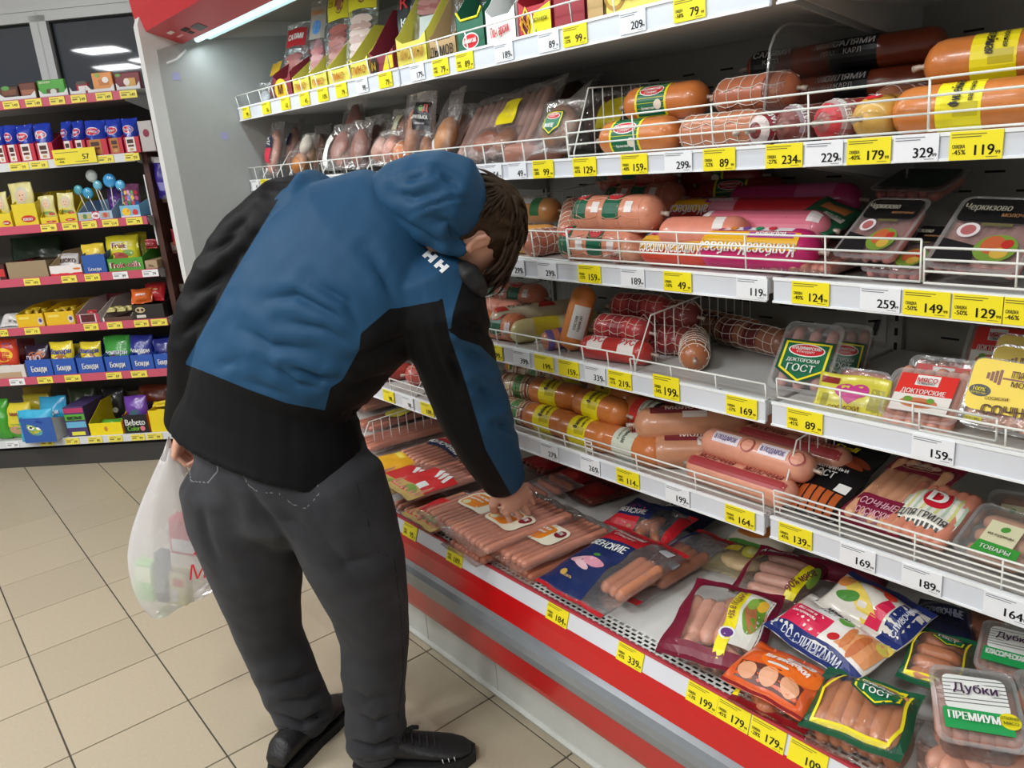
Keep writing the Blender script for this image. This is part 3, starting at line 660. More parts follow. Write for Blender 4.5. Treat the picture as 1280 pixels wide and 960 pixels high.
cb.rings(R,cap=False); ce=np.mean(R[-1],axis=0); nb=len(cb.v); cb.add(R[-1]+[ce-np.array([0,0,.004])],[(k,(k+1)%36,36) for k in range(36)])
sk=cb.build('sack',BAGM(),bag)
ms=sk.modifiers.new('sub','SUBSURF'); ms.levels=1; ms.render_levels=1
hl=MB()
for a,b_,c in (((206,575,1.935),(211,548,1.925),(216,575,1.95)),((222,578,1.96),(219,548,1.935),(230,590,1.98))): hl.tube([atd(*a)+BO,atd(*b_)+BO,atd(*c)+BO],[.010,.006,.010],8)
hl.build('handle',BAGM(),bag)
lt=MB(); S=plane_S(atd(262,712,1.905)+BO,norm(IM(1,-.12,.1)),norm(IM(.12,-1,0)),-FWD)
lt2=MB(); Sb=plane_S(atd(258,713,1.935)+BO,norm(IM(1,-.12,.15)),norm(IM(.1,-1,0)),-FWD); letter(lt2,Sb,'МА',0,0,.036,M('c4202c',.5),off=.0); decal(lt2,Sb,[(-.035,.045),(.0,.03),(.035,.05),(.03,.075),(-.02,.08)],M('c4202c',.5),0.0)
lt2.build('red_print',None,bag)['label']='red lettering printed on the bag'
def inbag(name,label,cat,px,py,dd,w_,h_,t_,col,extra=None):
    o=MB(); S=plane_S((0,0,0),(1,0,0),(0,0,1),(0,-1,0)); o.box((-w_/2,-t_/2,0),(w_/2,t_/2,h_),.004); r=o.build(name,M(col,.4),None,smooth=False)
    r.location=atd(px,py,dd); r.rotation_euler=(0,.15,math.radians(40)); tag(r,label,cat); 
    mb=MB(); S=plane_S((0,-t_/2,0),(1,0,0),(0,0,1),(0,-1,0))
    if extra: extra(mb,S,w_,h_); mb.build('label_print',None,r)
inbag('food_carton','red and white carton in the top of the carrier bag','carton',235,690,2.0,.075,.10,.04,'d83a44',lambda m,S,w,h:(decal(m,S,rect(-w*.4,h*.1,w*.4,h*.45),M('eeeeee',.5))))
inbag('food_pack','green pack at the lower left corner of the carrier bag','pack',186,748,2.0,.05,.11,.03,'8ed45e',lambda m,S,w,h:(decal(m,S,rect(-w*.4,h*.5,w*.4,h*.9),M('e8f0c8',.5))))
inbag('drink_bottle','slim grey bottle in the middle of the carrier bag','bottle',207,750,1.985,.03,.14,.03,'4a5258',lambda m,S,w,h:(decal(m,S,rect(-w*.4,h*.2,w*.4,h*.5),M('7a8288',.5))))
inbag('food_carton','pale yellow carton with red corner in the carrier bag','carton',226,752,1.995,.055,.09,.035,'e6e2a8',lambda m,S,w,h:(decal(m,S,rect(-w*.1,h*.6,w*.4,h*.85),M('d8502e',.5)),decal(m,S,rect(-w*.42,h*.1,w*.1,h*.5),M('f0f0f0',.5))))
# ================================================================== product builders
def frame(pos,u,v):
    u=norm(u); v=np.array(v,float); v=norm(v-u*(v@u)); n=np.cross(u,v); p=pos
    return Matrix(((u[0],v[0],n[0],p[0]),(u[1],v[1],n[1],p[1]),(u[2],v[2],n[2],p[2]),(0,0,0,1)))
def on(px,py,c):
    k,val=c
    if k=='z' and val>.70:
        p=atz(px,py,val)
        if p[1]<1.172: p=aty(px,py,1.172); p[2]=val
        return p
    return atz(px,py,val) if k=='z' else aty(px,py,val) if k=='y' else atd(px,py,val)
def quadframe(bl,br,tr,tl,cb,ct):
    B0,B1,T1,T0=on(*bl,cb),on(*br,cb),on(*tr,ct),on(*tl,ct)
    u=(B1-B0)+(T1-T0); v=(T0-B0)+(T1-B1); c=(B0+B1+T0+T1)/4
    return c,u/2,v/2,np.linalg.norm(u)/2,np.linalg.norm(v)/2
CLIPM=M('c9ccd0',.3,metal=.8); NETW=M('e6ddd2',.6)
def chub(label,pos,L,R,ang=0.,casing='c8733a',bands=(),texts=(),net=None,netcol=None,spin=40,tilt=0,ells=(),bulge=0.,name='sausage_chub',cat='sausage',group=None,rough=.32,clip=True,axis=None,polys=(),loop=False):
    """sausage lying along its own x axis; bands (u0,u1,colour[,half arc]); ells (u,arc deg,a,b,colour); texts (string,u,arc deg,height,colour,turn,width)"""
    N_=20; seg=[]; c=R*.85; nst=9
    us=[-L/2+c*(1-math.cos(math.pi/2*i/4)) for i in range(4)]+[ -L/2+c+(L-2*c)*i/nst for i in range(nst+1)]+[L/2-c*(1-math.cos(math.pi/2*i/4)) for i in range(3,-1,-1)]
    pitch=net[0] if net else .03
    def rad(u):
        e=L/2-abs(u); r=R if e>=c else R*max(.16,max(0,1-(1-max(0,e)/c)**2)**.5)
        return r*(1+bulge*abs(math.cos(math.pi*u/pitch)))
    sp=math.radians(spin)
    def S(u,v,off=0.):
        a=sp+v/R; r=rad(u)+off; return np.array([u,-r*math.cos(a),r*math.sin(a)])
    mb=MB()
    if bulge>0:
        n2=max(24,int(L/pitch*4)); us=sorted(set([u for u in us if abs(u)>L/2-c]+[-L/2+c+(L-2*c)*i/n2 for i in range(n2+1)]))
    mb.rings([[S(u,R*2*math.pi*k/N_) for k in range(N_)] for u in us])
    o=mb.build(name,M(casing,rough,noise=.10,nscale=55,bump=.12,bscale=70,coat=.25))
    lb=MB(); any_=False
    for bi,bd in enumerate(bands):
        u0,u1,col=bd[:3]; ha=bd[3] if len(bd)>3 else 180
        decal(lb,S,rect(u0,-R*math.radians(ha),u1,R*math.radians(ha)),M(col,.4,noise=.04),.0004+.0003*bi,max(.006,R*.3)); any_=True
    for ei,(u,a,ea,eb,col) in enumerate(ells): decal(lb,S,ell(u,R*math.radians(a),ea,eb,16),M(col,.4,noise=.03),.0012+.0003*ei,R*.35); any_=True
    for pl,col in polys: decal(lb,S,[(u,R*math.radians(a)) for u,a in pl],M(col,.4,noise=.03),.0008,R*.35); any_=True
    lbo=lb.build('label_band',None,o) if any_ else None
    tx=MB()
    for t in texts:
        s,u,a,h,col=t[:5]; tn=math.radians(t[5]) if len(t)>5 else 0; wm=t[6] if len(t)>6 else None
        letter(tx,S,s,u,R*math.radians(a),h,M(col,.5,noise=0),tn,.0022+.0002*len(ells),wm,h*.03)
    if texts: tx.build('lettering',None,lbo or o,smooth=False)
    if net:
        p,nl=net; nm=MB(); k=int((L-R)/p)
        for i in range(k+1):
            u=-k*p/2+i*p
            nm.tube([S(u,R*2*math.pi*q/14,.0006) for q in range(14)],.0009,4,closed=True)
        for q in range(nl):
            nm.tube([S(-L/2+R*.3+(L-R*.6)*i/10,R*(2*math.pi*q/nl+.12*math.sin(i*2.)),.0008) for i in range(11)],.0008,4)
        nm.build('netting',M(netcol or 'e6ddd2',.6),o,kind='stuff')
    if clip:
        cm=MB()
        for s_ in (-1,1):
            x=s_*(L/2); cm.tube([(x-s_*.003,0,0),(x+s_*.004,0,0),(x+s_*.007,0,0),(x+s_*.016,.002,-.002)],[R*.20,R*.10,R*.13,R*.16],7)
        if loop: cm.tube([(L/2+.006,0,0),(L/2+.02,-.01,.02),(L/2+.0,-.02,.045),(L/2-.02,-.012,.03),(L/2+.0,0,.005)],.001,5)
        cm.build('end_clip',M('b8a69a',.4,metal=.2),o)
    if axis is None and pos[2]>.7:
        ext=L/2*abs(math.sin(math.radians(ang)))+R*abs(math.cos(math.radians(ang))); pos=np.array(pos,float); ny=min(max(pos[1],1.160+ext),1.60-ext)
        if abs(ny-pos[1])>1e-4: pos[0]*=ny/pos[1]; pos[1]=ny
    if axis is not None: o.matrix_basis=frame(pos,axis,np.cross((0,0,1),axis))
    else: o.matrix_basis=Matrix.Translation(Vector(pos))@Matrix.Rotation(math.radians(ang),4,'Z')@Matrix.Rotation(-math.radians(tilt),4,'Y')
    return tag(o,label,cat,group)
_wm={}
def wiener(L,R,col,bend=.0):
    key=(round(L,3),round(R,4),col,bend)
    if key not in _wm:
        mb=MB(); n=8; us=[-L/2,-L/2+R*.25,-L/2+R*.9]+[-L/2+R+(L-2*R)*i/5 for i in range(6)]+[L/2-R*.9,L/2-R*.25,L/2]
        R_=[]
        for u in us:
            e=L/2-abs(u); r=R if e>=R else R*max(.2,max(0,1-(1-max(0,e)/R)**2)**.5); y=bend*(1-(2*u/L)**2)
            R_.append([(u,y+r*math.cos(2*math.pi*k/n),r*math.sin(2*math.pi*k/n)) for k in range(n)])
        mb.rings(R_); o=mb.build('w',M(col,.38,noise=.12,nscale=45,bump=.1,bscale=90)); _wm[key]=o.data; bpy.data.objects.remove(o)
    return _wm[key]
def fill(root,kind,W,L,T,z0=0.,seed=0):
    """sausages inside a pack: kind=(layout,n,length,radius,colour)"""
    lay,n,l,r,col=kind[:5]; rr=random.Random(seed); r=min(r,T*.36)
    if lay in ('rowv','half'): l=max(l,.86*L) if T<.036 else min(max(l,.5*L),.72*L)
    if lay=='rowu': l=max(l,.84*W) if T<.036 else min(max(l,.5*W),.74*W)
    for k in range(n):
        if lay=='rowv': # side by side, running along v
            x=(k-(n-1)/2)*(W*.86/n); p=(x,rr.uniform(-.003,.003),z0); rot=math.pi/2+rr.uniform(-.03,.03)
        elif lay=='rowu':
            p=(rr.uniform(-.003,.003),(k-(n-1)/2)*(L*.84/n),z0); rot=rr.uniform(-.03,.03)
        elif lay=='half':
            p=((.13+.33*(k+.5)/n)*W,rr.uniform(-.004,.004),z0); rot=math.pi/2+rr.uniform(-.05,.05)
        elif lay=='two': # two stacked rows of runs along u, end to end
            q=k//2; p=((k%2-.5)*W*.42,(q-(n//2-1)/2)*(L*.80/(n/2)),z0); rot=rr.uniform(-.06,.06)
        elif lay=='twov':
            q=k//2; p=((q-(n//2-1)/2)*(W*.82/(n/2)),(k%2-.5)*L*.42,z0); rot=math.pi/2+rr.uniform(-.06,.06)
        else:  # loose heap
            p=(rr.uniform(-.38,.38)*max(.01,W-l*.8),rr.uniform(-.36,.36)*(L-l*.6),z0+rr.uniform(-.08,.05)*T); rot=rr.uniform(.2,2.4)
        o=link('sausage',wiener(l,r,col,rr.choice((0,.004,.008)) if lay=='heap' else 0.),root); o.location=p; o.rotation_euler=(0,0,rot)
def pillow(label,q,T=.035,film=None,prints=None,inside=None,name='vacuum_pack',cat='pack',group=None,seed=0,seal=.014,lump=.15,inz=0.,lumps=None,shrink=1.):
    """flat bag on the plane of q=(centre,u,v,W,L); prints(mb,S,W,L) puts flat print on its upper side"""
    c,u,v,W,L=q; W*=shrink; L*=shrink; n=np.cross(norm(u),norm(v-norm(u)*(v@norm(u))))
    root=empty(name); root.matrix_basis=frame(c,u,v); tag(root,label,cat,group)
    rr=np.random.default_rng(seed+1); ph=rr.uniform(0,6,6)
    def hgt(x,y):
        a=min(1,abs(x)/(W/2)); b=min(1,abs(y)/max(.01,(L/2-seal)))
        e=(1-a**2.6)**.75*max(0,(1-b**2.6))**.75
        wr=1+lump*(math.sin(x*70+ph[0]+2*math.sin(y*35+ph[1]))*.5+math.sin(y*85+ph[2]+x*40)*.5)
        return T/2*e*wr+.0012*math.sin(x*120+ph[3]+y*30)*(1-e)
    S=lambda x,y,off=0.: np.array([x+.002*math.sin(y*60+ph[4]),y+.002*math.sin(x*50+ph[5]),hgt(x,y)+off+.0012])
    Sb=lambda x,y: np.array([x+.002*math.sin(y*60+ph[4]),y+.002*math.sin(x*50+ph[5]),-hgt(x,y)*.75-.0006])
    mb=MB(); nu,nv=14,16; g=[]
    for j in range(nv+1):
        for i in range(nu+1): mb.v.append(tuple(S(W*(i/nu-.5),L*(j/nv-.5))))
    o=len(mb.v)
    for j in range(nv+1):
        for i in range(nu+1): mb.v.append(tuple(Sb(W*(i/nu-.5),L*(j/nv-.5))))
    w_=nu+1
    for j in range(nv):
        for i in range(nu):
            a=j*w_+i; mb.f.append((a,a+1,a+1+w_,a+w_)); b=o+a; mb.f.append((b,b+w_,b+1+w_,b+1))
    edge=[i for i in range(w_)]+[j*w_+nu for j in range(1,nv+1)]+[nv*w_+i for i in range(nu-1,-1,-1)]+[j*w_ for j in range(nv-1,0,-1)]
    for a,b in zip(edge,edge[1:]+edge[:1]): mb.f.append((a,o+a,o+b,b))
    mb.m=[0]*len(mb.f)
    mb.build('film',film or FILM(),root)
    if inside:
        for k_,ins in enumerate(inside if isinstance(inside,list) else [inside]): fill(root,ins,W,L,T,inz,seed*7+k_)
    if lumps:
        for (x,y,a,b,hh,col) in lumps:
            lm=MB(); lm.rings([[(x+a*math.sin(p)*math.cos(t)*(1+.1*math.sin(3*t+p)),y+b*math.sin(p)*math.sin(t)*(1+.08*math.cos(4*t)),-hh*math.cos(p)*.9) for t in [2*math.pi*k/14 for k in range(14)]] for p in [math.pi*(i+.3)/8.6 for i in range(9)]])
            lm.build('meat',M(col,.4,noise=.22,nscale=38,bump=.5,bscale=50),root)
    if prints:
        mb=MB(); prints(mb,S,W,L)
        if mb.f: mb.build('printed_label',None,root,smooth=False)
    return root
def tray(label,q,T=.03,prints=None,inside=None,lidcol=None,name='sausage_tray',cat='tray',group=None,seed=0,tint=(225,230,232)):
    """clear thermoformed tray: rim, tub and lid"""
    c,u,v,W,L=q; root=empty(name); root.matrix_basis=frame(c,u,v); tag(root,label,cat,group)
    f=FILM(tint,.10,.25,30.,.08)
    def rr(w,l,z,r): return [(x,y,z) for x,y in rrect(-w/2,-l/2,w/2,l/2,r,4)]
    mb=MB(); mb.rings([rr(W*.80,L*.80,-T,.016),rr(W*.84,L*.84,-T*.9,.018),rr(W*.88,L*.88,-.001,.018)],cap=False); mb.f.append(tuple(range(19,-1,-1))); mb.m.append(0); mb.build('tub',f,root)
    mb=MB(); mb.rings([rr(W*.88,L*.88,-.001,.018),rr(W,L,-.001,.016),rr(W,L,.001,.016),rr(W*.9,L*.9,.001,.016)],cap=False); mb.build('rim',FILM((235,238,240),.3,.2,20.,.1),root,smooth=False)
    mb=MB(); mb.rings([rr(W*.88,L*.88,.0012,.016),rr(W*.86,L*.86,.0035,.015)]); mb.build('lid',f,root,smooth=False)
    S=lambda x,y,off=0.: np.array([x,y,.0038+off])
    if inside: fill(root,inside,W,L,T,-T*.42,seed)
    if prints: mb=MB(); prints(mb,S,W,L); mb.build('printed_label',None,root,smooth=False)
    return root
def txt(mb,S,s,u,v,h,col,wm=None,ang=0.,off=.0014,bold=.0): letter(mb,S,s,u,v,h,M(col,.5,noise=0),ang,off+(.0024 if off>.001 else 0),wm,bold or h*.03)
def dec(mb,S,pl,col,off=.0006,cell=.014): decal(mb,S,pl,M(col,.35,noise=.04),off,cell)
def crest(mb,S,u,v,w,t1='ВЛАДИМИРСКИЙ',t2='ГОСТ',t3=None,edge=YEL):
    """green shield with pale edge, red oval and white words"""
    sh=lambda k:[(u-w*.5*k,v+w*.42*k),(u+w*.5*k,v+w*.42*k),(u+w*.5*k,v-w*.25*k),(u,v-w*.55*k),(u-w*.5*k,v-w*.25*k)]
    dec(mb,S,sh(1.12),'0c4a34',.0004); dec(mb,S,sh(1.0),edge,.0006); dec(mb,S,sh(.90),GRN,.0008)
    dec(mb,S,ell(u,v+w*.22,w*.40,w*.16),WHITE,.0010); dec(mb,S,ell(u,v+w*.22,w*.37,w*.135),RED,.0012)
    txt(mb,S,t1,u,v+w*.25,w*.075,WHITE,w*.62,off=.0016); txt(mb,S,'СТАНДАРТ',u,v+w*.16,w*.05,WHITE,w*.45,off=.0016)
    txt(mb,S,t2,u,v-w*.24,w*.17,WHITE,w*.6,off=.0016)
    if t3: txt(mb,S,t3,u,v-w*.05,w*.085,WHITE,w*.7,off=.0016)
PINK='d38a72'; PALE='dd9c86'; DEEP='c06a4e'
# ================================================================== wire fittings
WIRE=M('e3e3dd',.4,noise=.02)
def rail(label,x0,x1,y,z,h,rows=2,step=.10,lean=.0,steps=None,r=.0019,group='wire rails along the shelf fronts',inset=.05):
    o=empty('wire_rail',((x0+x1)/2,y,z)); tag(o,label,'rail',group); cx=(x0+x1)/2
    for k in range(rows):
        t=1 if rows==1 else k/(rows-1); MB().tube([(x0-cx,-lean*t,h*t),(x1-cx,-lean*t,h*t)],r,6).build('long_wire',WIRE,o)
    n=max(1,int(round((x1-x0)/step)))
    for k in range(n+1):
        x=x0+(x1-x0)*k/n-cx; MB().tube([(x,.012,-.0005),(x,0,.0),(x,-lean,h)],r*.85,5).build('cross_wire',WIRE,o)
    return o
def divider(label,x,y0,y1,z,hf,hb,step=.032,slope=.05,group='wire dividers standing on the shelves',r=.0017,skew=0.):
    o=empty('wire_divider',(x,(y0+y1)/2,z)); tag(o,label,'divider',group); c=(y0+y1)/2
    P=[(0,y0-c,0),(0,y0-c,.012),(0,y0-c+slope,hf),(0,y1-c,hb),(0,y1-c,0)]
    MB().tube([(p[0],p[1],p[2]) for p in P],r,6,closed=True).build('frame_wire',WIRE,o)
    n=max(2,int((y1-y0-slope)/step))
    for k in range(n):
        yy=y0+slope+.012+(y1-y0-slope-.012)*k/n-c; t=(yy+c-y0-slope)/(y1-y0-slope); MB().tube([(0,yy,0),(0,yy,hf+(hb-hf)*t)],r*.75,5).build('upright_wire',WIRE,o)
    return o
def X_at(px,y,z):
    # X where the line (y,z) meets the picture column px
    b=np.array([0,y,z])-CAM; k=(px-640)/FPX; return -(b@RIGHT-k*(b@FWD))/(RIGHT[0]-k*FWD[0])
for (x0,x1,lv,h,rows,lab) in [(300,489,1,.042,2,'white wire rail at the left end of the top shelf'),(489,717,1,.042,2,'white wire rail in front of the middle of the top shelf'),(717,985,1,.042,2,'white wire rail on the top shelf above the pork knuckle packs')]:
    xa,xb=X_at(x0,1.15,SH[lv]),X_at(x1,1.15,SH[lv]); rail(lab,xa,min(xb,XS2),1.148,SH[lv]+.001,h,rows,.105,.006)
for (x0,x1,h,rows,lab) in [(312,585,.045,2,'low wire rail along the bins of smoked meat'),(585,712,.045,2,'low wire rail in front of the big bag of smoked sausage')]:
    xa,xb=X_at(x0,1.15,SH[2]),X_at(x1,1.15,SH[2]); rail(lab,xa,xb,1.149,SH[2]+.001,h,rows,.075,.004)
rail('tall four wire rail in front of the orange chubs on the second shelf',X_at(712,1.15,1.4),X_at(1160,1.15,1.4),1.149,SH[2]+.008,.066,4,.16,.004)
rail('tall four wire rail below the yellow banded chubs on the second shelf',X_at(1161,1.145,1.4),.2,1.143,SH[2]+.008,.066,4,.16,.004)
rail('wire rail on the third shelf behind the head of the shopper',X_at(560,1.15,1.19),X_at(712,1.15,1.19),1.149,SH[3]+.006,.06,2,.1,.004)
rail('four wire rail in front of the pink and magenta packs',X_at(713,1.15,1.19),X_at(1150,1.15,1.19),1.149,SH[3]+.012,.06,4,.135,.004)
rail('four wire rail in front of the black lidded trays',X_at(1155,1.145,1.19),.2,1.143,SH[3]+.012,.05,4,.12,.004)
rail('wire rail in front of the mixed chubs on the fourth shelf',X_at(600,1.15,.98),X_at(795,1.15,.98),1.149,SH[4]+.001,.038,2,.075,.004)
rail('low wire rail in front of the brown netted salami',X_at(790,1.15,.98),XS2-.01,1.149,SH[4]+.002,.030,2,.105,.004)
rail('wire rail in front of the yellow heart pack',XS2+.012,X_at(1245,1.15,.98),1.149,SH[4]+.012,.034,2,.11,.004)
rail('wire rail in front of the yellow dumbbell pack',X_at(1150,1.145,.98),.2,1.143,SH[4]+.008,.03,2,.11,.004)
rail('wire rail on the fifth shelf under the arm of the shopper',X_at(490,1.15,.76),X_at(545,1.15,.76),1.149,SH[5]+.001,.040,3,.1,.004)
rail('three wire rail in front of the yellow banded chubs on the fifth shelf',X_at(618,1.15,.76),X_at(742,1.15,.76),1.149,SH[5]+.002,.036,3,.09,.004)
rail('three wire rail in front of the pink milk sausages',X_at(733,1.145,.76),XS2-.01,1.146,SH[5]+.003,.042,4,.13,.004)
rail('dense six wire rail in front of the black and burgundy packs',XS2+.010,.25,1.149,SH[5]+.004,.052,6,.13,.004)
for px,hf,hb,lab in [(330,.075,.082,'wire divider nearest the left end of the second shelf'),(347,.085,.09,'second wire divider from the left on the second shelf'),(363,.085,.09,'third wire divider from the left, by the pork packs'),(405,.09,.095,'fourth wire divider from the left on the second shelf'),(460,.088,.10,'fifth wire divider from the left, left of the orange topped pack')]:
    divider(lab,X_at(px,1.165,SH[2]),1.165,1.55,SH[2]+.002,hf,hb,.034,.06)
divider('large wire divider left of the two orange chubs on the second shelf',X_at(718,1.17,SH[2]),1.17,1.58,SH[2]+.002,.135,.15,.03,.05)
divider('wire divider on the third shelf right of the head of the shopper',X_at(618,1.17,SH[3]),1.17,1.58,SH[3]+.002,.12,.14,.033,.05)
divider('wire divider on the fourth shelf beside the right sleeve',X_at(600,1.17,SH[4]),1.17,1.56,SH[4]+.002,.10,.12,.033,.03)
divider('wire divider on the fourth shelf left of the netted salami',X_at(795,1.165,SH[4]),1.165,1.56,SH[4]+.002,.105,.13,.030,.05)
divider('wire divider on the fifth shelf under the arm of the shopper',X_at(521,1.165,SH[5]),1.165,1.56,SH[5]+.002,.085,.11,.033,.06)
divider('wire divider on the fifth shelf left of the beige netted chubs',X_at(624,1.165,SH[5]),1.165,1.56,SH[5]+.002,.075,.12,.034,.04)
divider('wire divider between the pink milk sausages and the black pack',X_at(975,1.17,SH[5]),1.17,1.56,SH[5]+.002,.125,.14,.03,.05)
p=atz(464,570,DECK+.0); divider('wire divider standing on the deck behind the flat sausage packs',p[0],1.09,1.58,DECK+.001,.115,.125,.033,.06)
# ================================================================== sausages on the shelves
def C(lv,px,py,R,e=0.,y=None,clampy=True):
    z=SH[lv]+R+e
    if y is not None: return np.array([aty(px,py,y)[0],y,z])
    p=atz(px,py,z)
    if p[1]<1.160+R: p=aty(px,py,1.160+R); p[2]=z
    if p[1]>1.60-R: p=aty(px,py,1.60-R); p[2]=z
    return p
crs=[(-.045,.03,YEL,95),(-.040,.025,GRN,90)]
def crestchub(label,pos,L,R,ang,spin,casing='cf7a3c',**k):
    return chub(label,pos,L,R,ang,casing,bands=[(-.05,.022,YEL,70),(-.045,.017,GRN,66)],ells=[(-.014,18,.028,.012,WHITE),(-.014,18,.026,.010,RED),(.004,-30,.009,.009,'efe3d0')],texts=[('ВЛАДИМИРСКИЙ',-.014,20,.005,WHITE,0,.042),('СТАНДАРТ',-.014,8,.004,WHITE,0,.03),('Ароматная',-.018,-38,.005,WHITE,0,.03)],spin=spin,**k)
def yband(label,pos,L,R,ang,spin=35,word='Филейная',turn=0,**k):
    return chub(label,pos,L,R,ang,'cc7838',bands=[(-.034,.022,YEL)],polys=[([(-.012,-38),(.018,-38),(.018,-8),(-.012,-8)],'c9b81c')],texts=[(word,-.010,22,.013,BLK,90+turn,.045),('вареная',.008,20,.007,BLK,90+turn,.03)],spin=spin,**k)
# ---- second shelf, right
crestchub('orange chub with green label lying on top of another on the second shelf',C(2,832,117,.034,.060,1.275),.185,.034,6,25)
crestchub('orange chub with green label lying on the shelf under its twin',C(2,800,164,.034,0,1.215),.185,.034,4,15)
chub('coppery netted ham chub lying on top, left of the dark chub stack',C(2,945,106,.031,.058,1.27),.17,.031,-4,'b4694a',net=(.026,7),bulge=.03,bands=[(.035,.05,'6a2e24',50)],spin=20)
chub('coppery netted ham chub lowest at the front of the second shelf',C(2,905,156,.031,0,1.215),.18,.031,0,'bb7450',net=(.024,7),bulge=.03,spin=20)
chub('chub end with pink, white and blue label beside the netted ham',C(2,858,160,.03,0,1.27),.14,.029,60,'c98a80',bands=[(-.05,-.03,'3a4a8a'),(-.02,.02,'e8d8d8')],spin=20)
chub('pink netted chub end behind the front netted ham',C(2,968,140,.026,.0,1.25),.13,.026,70,'b8766a',net=(.02,8),spin=20)
def endon(label,px,py,y,R,col,rings,word,ang=78,L=.19,wcol=WHITE):
    return chub(label,C(2,px,py,R,0,y),L,R,ang,col,bands=[(-L/2+R*.10,-L/2+R*.42,rings[1]),(-L/2+R*.42,-L/2+R*1.0,rings[0],60),(-L/2+R*1.6,-L/2+R*3.2,rings[1])],texts=[(word,-L/2+R*.75,10,.010,wcol,90,.05)],net=(.03,9),netcol='cbb3aa',spin=35,clip=True)
endon('burgundy chub end on with white and red label',996,148,1.24,.027,'7c2a2c',('8a1f2a','d8c8c4'),'ЦАРЬ')
endon('brown chub end on with silver grey print',1031,140,1.235,.030,'8a5248',('9c8a90','7a3c38'),'САЛЯМИ')
endon('rosy chub end on with clear window and red tab',1082,130,1.235,.031,'a8625c',('b89a9c','c43a40'),'ВЕТЧИНА')
chub('golden chub end on with round red label',C(2,1132,122,.031,0,1.235),.19,.031,78,'d3a450',bands=[(-.062,-.03,'c9983c')],ells=[(-.072,50,.012,.012,RED)],texts=[('Кл',-.072,50,.010,WHITE,90),('мясная',-.05,10,.009,'7a4a18',90,.04)],spin=35)
for i,(px,y,R,c) in enumerate([(1060,1.33,.027,'6c2c28'),(1015,1.36,.027,'7a332c'),(1160,1.36,.029,'8e5a40'),(1192,1.40,.028,'7c3a30')]):
    chub(['dark red chub behind the end on chubs, second of the back row','dark red chub behind the burgundy end on chub','brownish chub behind the golden one','dark chub behind, nearest the yellow banded pair'][i],C(2,px,115,R,0.0 if i<2 else .02,y),.2,R,70,c,net=(.03,8),netcol='a08880',spin=30)
yband('orange chub with yellow band lying on top at the right of the second shelf',C(2,1255,66,.034,.062,1.275),.2,.034,8,25,turn=180)
yband('orange chub with yellow band under its twin behind the wire',C(2,1213,128,.034,0,1.21),.2,.034,6,20)
dk=[(1000,1.43,.0),(1100,1.45,.0),(995,1.42,.058),(1095,1.45,.058),(1000,1.44,.115),(1105,1.46,.115)]
dn=['lower left','lower right','middle left','middle right','top left','top right']
for (px,y,e),nm in zip(dk,dn):
    chub(f'dark smoked chub with black label, {nm} of the stack behind the clear divider',C(2,px,60,.0285,e,y),.2,.0285,12,'8e4028',bands=[(-.085,-.005,'141416')],texts=[('САЛЯМИ',-.045,25,.012,'d8d8d8',0,.07),('КАРЛ',-.045,-5,.008,'c8c8c8',0,.05)],spin=15,group='stacked dark chubs with black labels',rough=.25)
cp=MB(); xx=C(2,950,140,.03,0,1.18)[0]; pl=[(xx,1.18,SH[2]+.001),(xx,1.585,SH[2]+.001),(xx,1.585,SH[2]+.17),(xx,1.55,SH[2]+.19)]+[(xx,1.26-.06*math.sin(t),SH[2]+.13+.06*math.cos(t)) for t in [0,.4,.8,1.2,1.57]]
cp.prism([(p[0]-xx,p[1]-1.38,p[2]-SH[2]) for p in pl],(.003,0,0)); o=cp.build('clear_divider',FILM((225,232,232),.06,.0,10.,.04),None,smooth=False); o.location=(xx,1.38,SH[2]); tag(o,'clear plastic divider plate left of the dark chub stack','divider')
em_=MB(); em_.tube([(p[0]-xx+.0015,p[1]-1.38,p[2]-SH[2]) for p in pl],.0022,6,closed=True); em_.build('edge',FILM((235,240,240),.35,.0,10.,.05),o)
# ---- second shelf, smoked meat in bags
def vac(label,px,y,w,l,tilt,ang,lumps,prints=None,T=.045,inside=None,seed=0,name='vacuum_pack',cat='meat',lv=2,e=0.):
    s,c=math.sin(math.radians(tilt)),math.cos(math.radians(tilt)); a=math.radians(ang)
    u=np.array([math.cos(a),math.sin(a),0]); v=np.array([-math.sin(a)*c,math.cos(a)*c,s]); base=np.array([X_at(px,y,SH[lv]),y,SH[lv]+.010+e])
    return pillow(label,(base+v*l/2+np.cross(u,v)*T*.3,u,v,w,l),T,FILM((228,222,222),.10,.8,45.),prints,inside,lumps=lumps,seed=seed,name=name,cat=cat)
BR='a2643e'; PK='b8806c'
vac('clear bag of pale buns of meat at the left end of the second shelf',322,1.19,.10,.13,65,0,[(0,-.03,.04,.03,.02,'c79a6a'),(0,.03,.03,.03,.016,'d4b59a')],seed=1)
vac('pinkish meat pack with navy and red strip label in the second bin',343,1.20,.09,.19,70,10,[(0,-.01,.032,.075,.02,'c79080')],lambda m,S,W,L:(dec(m,S,rect(-.018,-.055,.014,-.005),'d8304a'),dec(m,S,rect(-.018,-.005,.014,.035),'22264a'),txt(m,S,'ДА',-.002,.018,.014,WHITE,.03,1.57)),seed=2)
vac('pale pork pack standing high with dark square label in the third bin',362,1.30,.14,.20,70,8,[(0,0,.05,.08,.022,'c08f80')],lambda m,S,W,L:(dec(m,S,rect(-.01,.0,.03,.045),'20244a'),txt(m,S,'А',.01,.022,.02,WHITE)),seed=3)
vac('brown smoked knuckle with white bone end in the third bin',375,1.19,.10,.14,60,0,[(0,-.035,.038,.035,.024,'a8682e'),(0,.03,.026,.035,.018,'d9d2c4')],seed=4)
